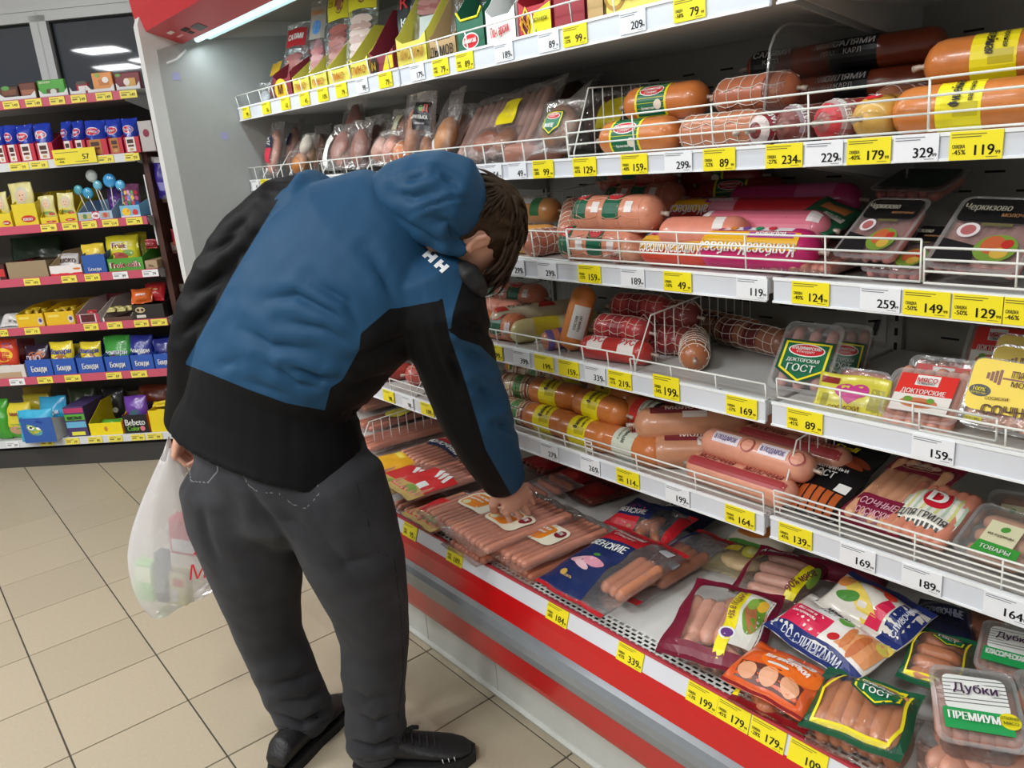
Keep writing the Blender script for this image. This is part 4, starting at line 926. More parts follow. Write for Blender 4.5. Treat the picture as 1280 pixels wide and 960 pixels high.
vac('pack with slanted white paper label in the fourth bin',418,1.19,.13,.15,62,0,[(.02,0,.045,.05,.022,'a87a70'),(-.03,0,.03,.04,.02,'9c6e64')],lambda m,S,W,L:(dec(m,S,[(-.055,-.06),(-.02,-.07),(.0,.02),(-.04,.04)],WHITE)),seed=5)
vac('dark rib pack sticking up out of the fourth bin',440,1.25,.11,.22,72,6,[(0,0,.04,.09,.022,'96584e')],seed=6)
vac('light bag of chicken pieces at the front of the fifth bin',478,1.18,.13,.11,58,0,[(-.03,0,.03,.035,.02,'d0a08c'),(.03,0,.03,.035,.02,'c98f80')],seed=7)
vac('brown meat pack with long green paper strip in the fifth bin',495,1.23,.16,.17,64,0,[(0,0,.06,.06,.024,'8c5e46')],lambda m,S,W,L:(dec(m,S,[(.0,-.075),(.03,-.075),(.005,.07),(-.025,.07)],'bfc0a0')),seed=8)
vac('flat white edged pack leaning across the top of the fifth bin',500,1.33,.16,.19,58,-20,[(0,0,.06,.07,.02,'9a7268')],lambda m,S,W,L:(dec(m,S,rect(-.07,.055,.07,.085),'e8e8e6')),seed=9)
vac('brown loaf of pressed meat lying at the back of the second shelf',545,1.42,.16,.14,40,0,[(0,0,.07,.055,.035,'7a4a34')],seed=10,e=.05)
o=chub('round orange topped meat pack in the bin left of the black label bag',C(2,500,190,.03,.012,1.22),.15,.038,-8,'c47446',bands=[(-.03,.035,'9c5a3c',60)],net=(.03,8),spin=50,name='meat_roll',cat='meat')
BL=lambda m,S,W,L:(dec(m,S,rect(-.004,-.01,.052,.062),'16171a'),dec(m,S,ell(.018,.045,.008,.009),'6c9a3a'),txt(m,S,'Д',.038,.046,.016,'d8502e'),txt(m,S,'РУЛЬКА',.024,.022,.010,WHITE,.045),txt(m,S,'свиная',.024,.006,.006,'c8c8c8',.03))
vac('tall bag of smoked shank with black label',527,1.20,.12,.185,76,8,[(-.028,-.02,.020,.07,.02,'b4744c'),(.03,-.05,.02,.03,.015,'a06844')],BL,seed=11)
vac('pointed clear bag with smoked knuckle behind the hood',553,1.20,.12,.19,66,-16,[(.01,-.03,.042,.05,.028,'b07a50')],lambda m,S,W,L:(dec(m,S,[(-.055,-.09),(.0,-.085),(-.01,-.04),(-.05,-.05)],'e8e4e4'),txt(m,S,'МЯСО',-.03,-.066,.010,RED,.03,-.1)),seed=12)
vac('smoked meat bag with small black label at the back',575,1.36,.16,.17,62,10,[(0,0,.06,.05,.025,'8e5238')],lambda m,S,W,L:(dec(m,S,rect(-.06,.02,-.02,.06),'17171a'),txt(m,S,'Д',-.04,.04,.016,'d8502e')),seed=13)
sm=('twov',14,.13,.013,'a88478')
pillow('big vacuum bag of pale smoked sausages with yellow sticker',(np.array([X_at(632,1.27,1.47),1.27,SH[2]+.082]),np.array([1,.12,.10]),np.array([.0,.55,.62]),.30,.25),.055,FILM((215,205,205),.16,.9,40.),lambda m,S,W,L:(dec(m,S,rect(.0,-.02,.055,.055),YEL)),[('rowv',11,.19,.0145,'a8877c')],seed=14,cat='sausage',inz=.004)
pillow('dark vacuum bag with serrated edge leaning behind the yellow sticker bag',(np.array([X_at(692,1.24,1.45),1.24,SH[2]+.075]),np.array([.75,.35,.55]),np.array([-.35,.75,.55]),.22,.14),.03,FILM((205,205,208),.16,.9,60.),None,None,lumps=[(-.01,0,.085,.03,.016,'6e3a34')],seed=15,cat='meat')
chub('smoked sausage end poking out below the serrated bag',C(2,668,192,.021,0,1.185),.15,.021,28,'a06a58',spin=20,clip=False,cat='sausage',rough=.5)
vac('lumpy brown meat bag with green shield label by the wire divider',694,1.185,.13,.12,62,0,[(0,0,.052,.046,.026,'8f6c56')],lambda m,S,W,L:crest(m,S,.0,.0,.05,t2='ФИЛЕ'),seed=16)
vac('flat smoked meat bag lying at the front under the yellow sticker bag',607,1.19,.17,.11,40,0,[(-.03,0,.045,.035,.018,'a0583a'),(.04,0,.035,.035,.018,'99664a')],seed=17)
for i,(px,y) in enumerate([(750,1.33),(778,1.42),(735,1.44)]):
    vac(['grey bag with yellow label inside the tall wire divider','dark bag at the back inside the wire divider','dark bag leaning behind the serrated bag'][i],px,y,.15,.14,62,0,[(0,0,.06,.055,.024,'5c3c34')],(lambda m,S,W,L:dec(m,S,rect(-.0,-.03,.06,.04),'d8c81e')) if i==0 else None,seed=18+i)
for i,(px,y,w_,l_,t_,a_,c_) in enumerate([(333,1.34,.10,.16,70,15,'9a6a52'),(353,1.40,.12,.15,66,10,'a87868'),(384,1.22,.09,.13,64,15,'b08458'),(396,1.34,.12,.17,68,10,'94604c'),(428,1.20,.10,.13,60,12,'b48272'),(449,1.21,.09,.15,66,15,'a06c5e'),(466,1.33,.13,.17,68,12,'8a5446'),(488,1.37,.13,.16,60,10,'7c5040'),(516,1.36,.14,.17,66,12,'94644c'),(590,1.26,.12,.15,58,10,'a87058'),(338,1.26,.08,.11,60,20,'c0947a')]):
    vac(['smoked pack standing at the back of the first bin','pale smoked pack at the back between the first dividers','yellowish smoked pack at the front between the third and fourth dividers','reddish brown rib pack behind the slanted paper label','rosy pack at the front beside the slanted paper label','dull red pack in front of the tall rib pack','dark smoked pack at the back of the fifth bin','dark brown pack behind the long green paper strip','brown smoked pack behind the black label bag','smoked pack between the pointed bag and the big sausage bag','small beige pack beside the navy and red strip label'][i],px,y,w_,l_,t_,a_,[(0,-l_*.05,w_*.38,l_*.36,.02,c_)],(lambda m,S,W,L:dec(m,S,rect(-W*.2,L*.1,W*.25,L*.3),'e2ddd6')) if i in (1,4,8) else None,seed=320+i)
for i,px in enumerate([610,645,700]):
    vac(['dark meat bag in the back row above the big sausage bag','dark meat bag in the back row, middle','dark meat bag in the back row by the divider'][i],px,1.47,.17,.16,50,0,[(0,0,.07,.06,.03,'4e2a22')],seed=30+i,e=.06)
# ---- top shelf cartons
def carton(label,x0,x1,front,back,col,ypx=None,depth=.20,y=1.168,lv=1,inner='7a5e40',prints=None,cut=None,name='display_carton',cat='carton',edge=None,side=None):
    """open fronted display carton; x0,x1 picture columns of its front edge on the shelf"""
    xa,xb=X_at(x0,y,SH[lv]),X_at(x1,y,SH[lv]); w=xb-xa-.003; o=empty(name,((xa+xb)/2,y,SH[lv]+.001)); tag(o,label,cat); m=M(col,.55,noise=.05); mi=M(inner,.7); t=.0016
    MB().box((-w/2,0,0),(w/2,depth,t)).build('base',mi,o,smooth=False); MB().box((-w/2,depth-t,0),(w/2,depth,back)).build('back_flap',mi,o,smooth=False)
    for s in (-1,1):
        x=s*(w/2-t/2); MB().prism([(x-t/2,0,0),(x-t/2,depth,0),(x-t/2,depth,back),(x-t/2,depth*.45,back),(x-t/2,.012,front*1.15),(x-t/2,0,front)],(t,0,0)).build('side_flap',M(side,.55) if side else m,o,smooth=False)
    MB().prism([(-w/2,0,0),(w/2,0,0),(w/2,0,front),(w*.28,0,front*.8),(-w*.28,0,front*.8),(-w/2,0,front)],(0,t,0)).build('front_flap',m,o,smooth=False)
    if edge:
        MB().tube([(-w*.45,-.001,front*1.05),(-w*.3,-.001,front*.84),(w*.3,-.001,front*.84),(w*.45,-.001,front*1.05)],.0028,5).build('coloured_edge',M(edge,.4),o)
    if prints:
        mb=MB(); prints(mb,plane_S((0,-.0004,front*.42),(1,0,0),(0,0,1),(0,-1,0)),w,front); mb.build('front_print',None,o,smooth=False)
    return o,w
OLV='cfc04a'
lett=lambda word,c=ORG:(lambda m,S,W,F:(txt(m,S,word,0,F*.02,F*.32,c,W*.82,bold=.0006),dec(m,S,rect(-W*.3,-F*.36,W*.1,-F*.28),'4a4220')))
def card(label,px,y,w,l,tilt,ang,body,prints,sl=True,T=.018,seed=0,inside=None,lumps=None,name='sliced_pack'):
    return vac(label,px,y,w,l,tilt,ang+30,lumps or [(0,-l*.18,w*.40,l*.28,T*.42,body)],prints,T,inside,seed,name=name,cat='pack',lv=1)
def slices(m,S,W,L,c1,c2,n=7,v0=-.45,v1=.05):
    for k in range(n):
        v=L*(v0+(v1-v0)*k/n); dec(m,S,ell(0,v,W*.36,L*.045,12),c1 if k%2 else c2,.0005,.02)
small=MB(); 
card('clear empty looking pack at the far left of the top shelf',334,1.22,.05,.07,80,0,'b8bcc0',None,seed=40)
carton('dark red carton with round yellow label at the left of the top shelf',345,367,.075,.13,'7c1f2c',prints=lambda m,S,W,F:(dec(m,S,ell(-W*.1,0,W*.36,F*.42),'e8b81c'),txt(m,S,'М',-W*.1,0,F*.4,'6a1420')))
card('pack with yellow header card leaning out at the far left',338,1.23,.08,.15,66,-30,'8c3a3a',lambda m,S,W,L:dec(m,S,rect(-.036,.02,.036,.07),'e3b22a'),seed=41)
card('fan shaped pack of red salami with red label leaning left',368,1.22,.12,.24,72,-14,'94504c',lambda m,S,W,L:(dec(m,S,rect(-.045,.04,.045,.10),'b82a30'),txt(m,S,'САЛЯМИ',0,.07,.018,WHITE,.07),slices(m,S,W,L,'94504c','a86058',6,-.4,.1)),seed=42)
card('second salami pack behind the red label fan pack',385,1.28,.12,.22,74,-10,'9c5854',lambda m,S,W,L:dec(m,S,rect(-.04,.03,.04,.07),'a84a4c'),seed=43)
carton('yellow green carton holding the red label salami fan',368,389,.055,.12,OLV,prints=lett('ПИКО'))
card('narrow pack with blue picture card standing in a yellow green carton',399,1.22,.07,.27,76,-8,'a86464',lambda m,S,W,L:(dec(m,S,rect(-.03,.02,.03,.12),'a0968e'),dec(m,S,ell(0,.055,.016,.022),'4a86c8'),txt(m,S,'ПИКО',0,.098,.014,'c8782a',.05),slices(m,S,W,L,'a85a5c','b87272',6,-.42,.0)),seed=44)
carton('yellow green carton holding the narrow blue card pack',390,411,.055,.13,OLV,prints=lett('ПИКО'))
hdr=lambda c1,c2:(lambda m,S,W,L:(dec(m,S,rect(-W*.46,.045,W*.46,.135),'d8c830'),dec(m,S,ell(0,.095,W*.17,.034),'7c4438'),dec(m,S,ell(0,.095,W*.10,.026),'a86a58',.0009),txt(m,S,'СЕТ',-W*.3,.10,.016,'8a6a14',.03,1.57),slices(m,S,W,L,c1,c2,9,-.45,.12)))
card('pack of dark salami slices with yellow header card',424,1.22,.10,.29,74,-8,'8c4842',hdr('8c4842','a45c54'),seed=45)
carton('yellow green carton under the dark salami pack',412,439,.055,.14,OLV,prints=lett('ПИКО'))
card('pack of pale ham slices with yellow header card',452,1.22,.11,.30,74,-8,'c0a096',hdr('b89288','d0b4aa'),seed=46)
carton('yellow green carton under the pale ham slices pack',440,463,.06,.15,OLV,prints=lett('ПИКО'))
carton('half empty brown carton with red side and yellow round label',464,495,.06,.17,'7c1f2c',prints=lambda m,S,W,F:(dec(m,S,ell(-W*.3,0,W*.16,F*.4),'2a1a10'),txt(m,S,'N',-W*.3,0,F*.35,'e8b81c'),dec(m,S,[(W*.0,-F*.3),(W*.45,-F*.2),(W*.45,F*.3),(W*.2,F*.3)],'e3c41e')),inner='5a4632')
carton('olive carton with tall right side flap and lettered front',498,536,.075,.19,OLV,prints=lett('ПИКОЛИНИ','c88a2a'),inner='6a5238')
card('dark stick pack with red letters inside the olive carton',512,1.25,.05,.24,80,0,'2a1c1c',lambda m,S,W,L:(dec(m,S,rect(-.022,-.08,.022,.11),'201a1c'),txt(m,S,'К',0,.05,.03,RED),txt(m,S,'К',0,.0,.02,WHITE)),seed=47)
card('salami bag with white and teal corner above the kraft carton',548,1.25,.13,.24,74,10,'b06a66',lambda m,S,W,L:(dec(m,S,[(-.05,-.09),(.05,-.07),(.04,.0),(-.04,.0)],'d8dcd8'),txt(m,S,'ЭКО',.0,-.04,.02,RED,.05),slices(m,S,W,L,'b06a66','c48a84',8,.05,.45)),seed=48)
carton('kraft brown carton with black lettered name on the front',538,572,.055,.17,'b08e62',prints=lambda m,S,W,F:txt(m,S,'ДЫМОВ',0,-F*.05,F*.38,BLK,W*.86),inner='6e5236')
carton('green carton with yellow edged opening and red oval on the front',573,608,.085,.19,'155a40',prints=lambda m,S,W,F:(dec(m,S,ell(0,-F*.12,W*.30,F*.20),WHITE),dec(m,S,ell(0,-F*.12,W*.27,F*.17),RED,.0008),txt(m,S,'ВЛАДИМИРСКИЙ',0,-F*.12,F*.10,WHITE,W*.46)),edge=YEL,inner='4a2a24')
card('red meat pack inside the green carton',590,1.25,.10,.22,78,0,'7c2c30',lambda m,S,W,L:dec(m,S,rect(-.04,.05,.04,.10),'4a5a8a'),seed=49)
carton('white carton with red script and wavy cut front',609,647,.075,.19,'e4e2de',prints=lambda m,S,W,F:txt(m,S,'По-царски',0,0,F*.26,RED,W*.6,.12),inner='8a7a6a')
card('reddish pack inside the white script carton',628,1.25,.10,.22,78,0,'a8544c',None,seed=50)
carton('red and yellow carton with diamond letter and green tick',649,692,.075,.18,'a81c28',prints=lambda m,S,W,F:(dec(m,S,[(-W*.2,-F*.4),(W*.47,-F*.4),(W*.47,F*.38),(W*.0,F*.2)],YEL),dec(m,S,[(-W*.45,0),(-W*.26,-F*.42),(-W*.07,0),(-W*.26,F*.42)],'e8c01c',.0008),dec(m,S,[(-W*.40,0),(-W*.26,-F*.33),(-W*.12,0),(-W*.26,F*.33)],'5a1418',.001),txt(m,S,'N',-W*.26,0,F*.34,'f0a020',off=.0016,bold=.001),txt(m,S,'просто и вкусно',W*.18,F*.02,F*.13,'5a5a14',W*.45),dec(m,S,[(0,-F*.22),(W*.03,-F*.32),(W*.10,-F*.12),(W*.03,-F*.24)],'4c9a2e',.001)))
card('pale pink ham pack inside the diamond letter carton',668,1.25,.11,.22,78,0,'d0a0a0',None,seed=51)
carton('plain dark red carton on the top shelf beside the kraft strip',693,733,.10,.19,'8c1c28',inner='7a2a2a')
carton('kraft strip carton between the dark red and the yellow one',734,756,.075,.17,'b2905c',inner='7a5c3c')
carton('yellow carton with brown seal at the right of the top shelf',757,830,.075,.2,'d9c45c',prints=lambda m,S,W,F:(dec(m,S,ell(-W*.32,F*.1,F*.36,F*.36),'a87c34'),dec(m,S,ell(-W*.32,F*.1,F*.26,F*.26),'d9c45c',.0008),txt(m,S,'К любой еде',W*.1,0,F*.2,'3a2a14',W*.55)),inner='8a6a3a')
# ---- third shelf
chub('orange chub with white and blue label on top, right of the shopper hair',C(3,662,269,.031,.060,1.31),.2,.031,5,'d99a5c',bands=[(-.05,.04,'dfe2e6',35),(.03,.06,'2e7a44',90)],spin=75)
chub('orange chub with green label under it, right of the shopper hair',C(3,655,303,.034,0),.19,.034,20,'dfa054',bands=[(-.07,.0,'2c7a3c',40),(-.06,-.01,'d8c030',20)],spin=35)
chub('brown netted chub end on beside the orange chubs',C(3,690,312,.031,0),.15,.031,80,'b4705a',net=(.02,9),bulge=.02,spin=30)
chub('pink netted chub hanging askew above the brown netted one',C(3,716,276,.030,.045),.16,.030,-50,'cc8468',net=(.024,7),spin=40,tilt=-20)
def pg(label,pos,ang=0,L=.22,R=.036,c='d99074',spin=55):
    return chub(label,pos,L,R,ang,c,bands=[(-.095,-.055,'1d6248',65),(-.01,.03,'1d6248',65)],ells=[(-.075,20,.016,.014,'c8323a'),(.01,20,.017,.015,'c8323a')],polys=[([(-.04,-45),(-.022,-45),(-.022,-10),(-.04,-10)],'e8e2e0'),([(.045,-45),(.063,-45),(.063,-10),(.045,-10)],'e8e2e0')],texts=[('ГОСТ',-.075,20,.008,WHITE,0,.026),('ГОСТ',.01,20,.008,WHITE,0,.026)],net=(.0525,6),netcol='e8a890',bulge=.05,spin=spin)
pg('pink chub with green labels lying at the front behind the wire',C(3,752,312,.036,0),4,spin=30)
pg('pink chub with green labels lying across the middle of the pile',C(3,772,271,.036,.062),4)
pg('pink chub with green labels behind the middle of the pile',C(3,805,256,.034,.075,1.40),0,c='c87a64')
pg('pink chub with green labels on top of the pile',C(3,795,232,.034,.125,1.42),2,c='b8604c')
chub('small red netted chub beside the red sausage bag',C(3,797,318,.020,0),.12,.020,70,'b05a50',net=(.02,8),spin=40)
chub('tan chub end on beside the small red netted chub',C(3,822,318,.025,0),.16,.025,66,'d49a7c',spin=40)
for i,(px,py,e,y) in enumerate([(846,246,.06,1.47),(885,250,.03,1.50),(925,238,.075,1.52),(855,222,.12,1.52),(900,222,.11,1.53),(850,278,0,1.40),(880,280,0,1.46)]):
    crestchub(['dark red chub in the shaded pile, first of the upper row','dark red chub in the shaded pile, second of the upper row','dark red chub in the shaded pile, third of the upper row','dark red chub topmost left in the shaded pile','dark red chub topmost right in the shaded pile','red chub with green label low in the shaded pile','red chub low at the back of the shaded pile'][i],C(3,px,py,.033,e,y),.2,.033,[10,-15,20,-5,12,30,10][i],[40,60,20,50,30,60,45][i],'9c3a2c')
def kolb(label,pos,L,R,ang,col,spin=35,c2='f0b818',c3='a83a9c',up=180,word='Колбаса'):
    return chub(label,pos,L,R,ang,col,bands=[(-L*.45,L*.40,c2,26)],polys=[([(-L*.02,6),(L*.36,6),(L*.36,24),(-L*.02,24)],c3),([(-L*.45,30),(L*.32,30),(L*.32,50),(-L*.45,50)],'f0e8ee')],texts=[(word,-L*.22,-24,.019,WHITE,up,L*.42),(word,L*.2,-24,.019,WHITE,up,L*.38),('вареная',L*.17,14,.010,WHITE,up,L*.3)],ells=[(-L*.40+k*L*.11,40,.007,.007,['2a9aa8','c43a7a','e08a2a','7a4aa0','2a9a6a','d83a4a'][k]) for k in range(6)],spin=spin,rough=.3,name='sausage_bag',cat='sausage')
kolb('magenta sausage bag with upside down lettering at the front of the third shelf',C(3,948,314,.038,0),.225,.038,2,'c8246c')
kolb('red orange sausage bag at the front, left of the magenta one',C(3,850,314,.032,0),.17,.032,4,'dd4a34',c2='e8b43a',c3='d83a3a')
chub('long pale pink sausage bag lying behind the magenta one',C(3,952,287,.034,.03),.26,.034,2,'d87a8a',bands=[(-.09,.11,'cf6a80',60)],polys=[([(-.115,-15),(-.095,-15),(-.095,30),(-.115,30)],'e4dcdc'),([(.10,-15),(.12,-15),(.12,30),(.10,30)],'e4dcdc')],spin=50,name='sausage_bag')
chub('bright red sausage bag lying behind the pale pink one',C(3,960,268,.032,.045,1.40),.28,.032,3,'cc2836',bands=[(-.12,-.06,'d88ca0',50)],spin=50,name='sausage_bag')
chub('magenta sausage bag furthest back on the pile',C(3,990,252,.032,.065,1.47),.28,.032,2,'c43a78',bands=[(.02,.1,'d070a0',50)],spin=45,name='sausage_bag')
chub('orange pink sausage bag with barcode left of the long pink one',C(3,880,296,.033,.028),.18,.033,10,'dd8a74',bands=[(.03,.05,'e8e2e0',25)],spin=50,name='sausage_bag')
kolb('red and yellow sausage bag behind the orange pink one',C(3,890,276,.032,.045,1.40),.2,.032,2,'c83a3c',spin=45)
pillow('green flat pack with white lettering strips leaning on the sausage bags',quadframe((990,272),(1048,305),(1070,262),(1030,246),('y',1.25),('y',1.36)),.012,M('17573a',.3,noise=.08,coat=.3),lambda m,S,W,L:(dec(m,S,rect(-W*.25,-L*.38,W*.2,-L*.2),'e6e2da'),dec(m,S,rect(-W*.1,-L*.12,W*.38,L*.02),'e6e2da'),txt(m,S,'СОСИСКИ',W*.14,-L*.05,.008,GRN,W*.4),dec(m,S,rect(-W*.3,L*.1,W*.3,L*.36),'b8703c')),seed=60,name='flat_pack')
pillow('pack of small sausages under the green flat pack',quadframe((998,340),(1085,345),(1085,310),(1000,305),('z',1.20),('z',1.21)),.035,None,None,('rowv',6,.06,.012,'b87866'),seed=61)
def blk(m,S,W,L,word='Черкизово',sub='молочные',food=True):
    dec(m,S,rrect(-W*.43,L*.12,W*.43,L*.44,.01),'141417',.0004); txt(m,S,word,-W*.14,L*.30,L*.085,'d8d4c4',W*.5); txt(m,S,sub,W*.22,L*.20,L*.045,'c08a5c',W*.35); dec(m,S,rect(-W*.12,L*.07,W*.2,L*.11),'6a6440',.0005)
    dec(m,S,[(-W*.43,-L*.44),(W*.0,-L*.44),(-W*.05,-L*.2),(-W*.43,-L*.12)],'1c1c20',.0004)
    dec(m,S,ell(-W*.22,L*.0,W*.12,L*.10),'ece4e6',.0008); dec(m,S,ell(-W*.22,L*.0,W*.08,L*.07),'b86a6a',.001)
    if food:
        dec(m,S,ell(W*.16,-L*.22,W*.22,L*.18),'7a9a3c',.0006); dec(m,S,ell(W*.12,-L*.18,W*.12,L*.12),'c8643c',.0009); dec(m,S,ell(W*.22,-L*.28,W*.09,L*.07),'d8b04a',.001); dec(m,S,ell(W*.26,-L*.16,W*.06,L*.06),'c0322c',.0011)
tray('clear tray with black label leaning on another behind the wire',quadframe((1045,322),(1124,334),(1157,250),(1084,247),('z',1.225),('y',1.30)),.03,blk,('rowv',5,.09,.012,'d08c86'),seed=62)
tray('clear tray with black label lying under the leaning one',quadframe((1085,350),(1170,352),(1190,285),(1120,280),('z',1.205),('y',1.32)),.028,blk,('rowv',5,.09,.012,'c88680'),seed=63)
tray('large clear tray with black label at the right of the third shelf',quadframe((1165,346),(1292,362),(1305,252),(1192,244),('z',1.215),('y',1.295)),.032,lambda m,S,W,L:blk(m,S,W,L,sub='МОЛОЧНЫЕ',food=True),('rowv',7,.13,.012,'d69690'),seed=64)
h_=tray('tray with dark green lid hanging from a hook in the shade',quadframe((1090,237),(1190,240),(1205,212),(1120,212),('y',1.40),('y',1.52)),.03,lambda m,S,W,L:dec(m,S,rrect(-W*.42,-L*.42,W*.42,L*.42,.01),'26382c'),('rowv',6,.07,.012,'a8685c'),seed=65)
hp=aty(1140,222,1.47); hk=MB().tube([(0,.13,.03),(0,0,.03),(0,-.02,.02),(0,-.02,.0)],.002,6).build('peg_hook',M('8a8a86',.4,metal=.6)); hk.location=hp; tag(hk,'short grey wire hook holding the dark green tray','hook')
# ---- fourth shelf
pg('pink chub with teal labels at the left behind the fourth shelf divider',C(4,648,372,.033,.055,1.30),6,.19,.033,'cc7c62')
pg('pink chub with teal labels low beside the right sleeve',C(4,628,413,.034,0),4,.17,.034,'d9825c',spin=40)
chub('plain rosy chub between the two teal label chubs',C(4,632,394,.030,.03,1.25),.16,.030,0,'cf8672',spin=40)
chub('long cream chub with red lettering pointing to the back',C(4,672,398,.031,.02),.24,.031,62,'d9ccb0',bands=[(-.02,.0,'d9ccb0')],polys=[([(-.115,-10),(-.075,-10),(-.085,45),(-.105,45)],'c8382e'),([(.0,-10),(.045,-10),(.035,45),(.01,45)],'c8382e')],texts=[('Рузская',-.045,20,.014,'5a3428',0,.06)],spin=60,loop=True)
chub('white and yellow chub pointing to the back beside the cream one',C(4,697,413,.029,0),.24,.029,60,'d8cc92',bands=[(-.06,.0,'d9c22e',70),(.02,.05,'c8a86a',60)],ells=[(.03,30,.016,.02,'d8a8a0')],spin=55,loop=True)
chub('orange chub standing up with white paper label',np.array([C(4,737,418,.03,0)[0],1.225,SH[4]+.075]),.15,.029,0,'d5813c',bands=[(-.045,.03,'e4e2de',40)],texts=[('состав',-.01,18,.007,'5a5a5a',0,.04),('годен до',-.01,0,.006,'5a5a5a',0,.04)],spin=15,axis=np.array([.12,.35,1.0]))
chub('striped pink and blue chub end in front of the orange standing chub',C(4,707,432,.024,0),.12,.024,70,'cf8a6c',bands=[(-.05,-.035,'6a5a9a'),(-.02,-.005,'6a5a9a')],spin=40)
def rn(label,px,py,e=0,ang=0,L=.15,y=None,c='b03a3c',R=.031): return chub(label,C(4,px,py,R,e,y),L,R,ang,c,bands=[(-.02,.02,'8a2830')],net=(.022,8),netcol='e0c8b8',bulge=.03,spin=45,loop=True)
rn('red netted chub beside the orange standing chub',778,412,.025,4)
rn('red netted chub on top, left of the middle divider',800,386,.06,10,y=1.32)
rn('red netted chub behind the middle divider, upper',838,392,.05,0,y=1.34,c='7c3430')
rn('red netted chub behind the middle divider, lower',836,425,.0,10,c='8c3a36')
chub('red and white labelled chub at the foot of the middle divider',C(4,770,442,.026,0),.18,.026,8,'b8342e',bands=[(-.06,-.02,'e8e0dc',45),(.02,.06,'e8e0dc',45)],texts=[('РУС',-.04,10,.014,RED,0),('РУС',.04,10,.014,RED,0)],spin=50)
chub('brown netted salami pointing at the wire rail',C(4,868,434,.030,0),.19,.030,-52,'b06c46',net=(.02,9),bulge=.02,spin=60)
chub('brown netted salami lying across beside the pointing one',C(4,911,410,.031,0),.21,.031,-14,'a8673f',net=(.026,9),bulge=.02,spin=55,bands=[(-.09,.09,'5c281e',12)])
chub('dark labelled netted salami behind the two brown ones',C(4,940,396,.029,.004,1.42),.22,.029,-12,'96604a',net=(.024,9),bands=[(-.07,-.03,'5a2020',70),(.0,.04,'5a2020',70)],spin=50)
gost=lambda t3='ДОКТОРСКАЯ':(lambda m,S,W,L:(crest(m,S,0,-L*.05,W*.78,t3=t3)))
tray('clear tray with big green shield label standing on the fourth shelf',quadframe((957,487),(1037,493),(1052,411),(985,398),('z',.980),('y',1.30)),.03,gost(),('rowv',3,.07,.02,'d8a098'),seed=70)
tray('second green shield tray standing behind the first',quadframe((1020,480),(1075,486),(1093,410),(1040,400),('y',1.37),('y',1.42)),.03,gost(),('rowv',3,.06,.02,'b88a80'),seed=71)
MY=lambda m,S,W,L:(dec(m,S,rect(-W*.36,-L*.02,W*.36,L*.38),'e2332c',.0005),dec(m,S,rect(-W*.36,-L*.36,W*.36,-L*.02),'e9e4df',.0005),dec(m,S,rect(-W*.15,L*.16,W*.14,L*.36),WHITE,.0008),txt(m,S,'МЯСО',0,L*.25,L*.08,RED,W*.25),txt(m,S,'КОМБИНАТ',0,L*.185,L*.04,'333333',W*.22),txt(m,S,'ДОКТОРСКИЕ',0,L*.02,L*.085,WHITE,W*.55),dec(m,S,ell(-W*.02,-L*.18,W*.24,L*.10),'c87a50',.0008),dec(m,S,ell(-W*.16,-L*.12,W*.06,L*.05),'6c9a3a',.001),dec(m,S,ell(W*.12,-L*.12,W*.05,L*.05),'6c9a3a',.001),dec(m,S,ell(W*.0,-L*.2,W*.14,L*.05),'a8482e',.001))
pillow('pack of small sausages with yellow sleeve and pink heart',quadframe((1022,522),(1106,537),(1110,478),(1017,462),('y',1.172),('y',1.21)),.02,M('d8cf4a',.3,noise=.06,coat=.3),lambda m,S,W,L:(dec(m,S,ell(-W*.08,L*.16,W*.13,L*.15),'c8408a'),dec(m,S,ell(W*.12,L*.16,W*.13,L*.15),'c8408a'),dec(m,S,[(-W*.2,L*.12),(W*.02,-L*.14),(W*.24,L*.12)],'c8408a'),dec(m,S,rect(-W*.46,L*.28,-W*.2,L*.42),'8a2a2a'),txt(m,S,'СОСИСКИ',-W*.02,-L*.22,L*.09,'7a4a1a',W*.5),txt(m,S,'с любовью',-W*.02,-L*.33,L*.08,'7a4a1a',W*.5),dec(m,S,rect(W*.28,-L*.3,W*.44,L*.25),'a8a040'),dec(m,S,rect(-W*.38,-L*.2,-W*.28,L*.05),'a8a040')),seed=72,name='sleeved_pack')
tray('open tray of small sausages standing behind the yellow heart sleeve',quadframe((1040,515),(1110,525),(1112,468),(1042,455),('y',1.255),('y',1.285)),.03,None,('rowu',5,.09,.012,'cf7a68'),seed=73)
tray('clear tray with red and white label at the front of the fourth shelf',quadframe((1106,545),(1204,565),(1207,468),(1106,460),('z',.985),('y',1.235)),.03,MY,('rowv',6,.11,.012,'dd9a84'),seed=74)
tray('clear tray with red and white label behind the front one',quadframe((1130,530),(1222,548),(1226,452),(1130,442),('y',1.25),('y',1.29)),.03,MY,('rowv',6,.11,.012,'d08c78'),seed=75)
tray('third red and white labelled tray in the shade at the back',quadframe((1205,470),(1285,482),(1285,405),(1205,400),('y',1.40),('y',1.45)),.03,MY,('rowv',6,.1,.012,'b07868'),seed=76)
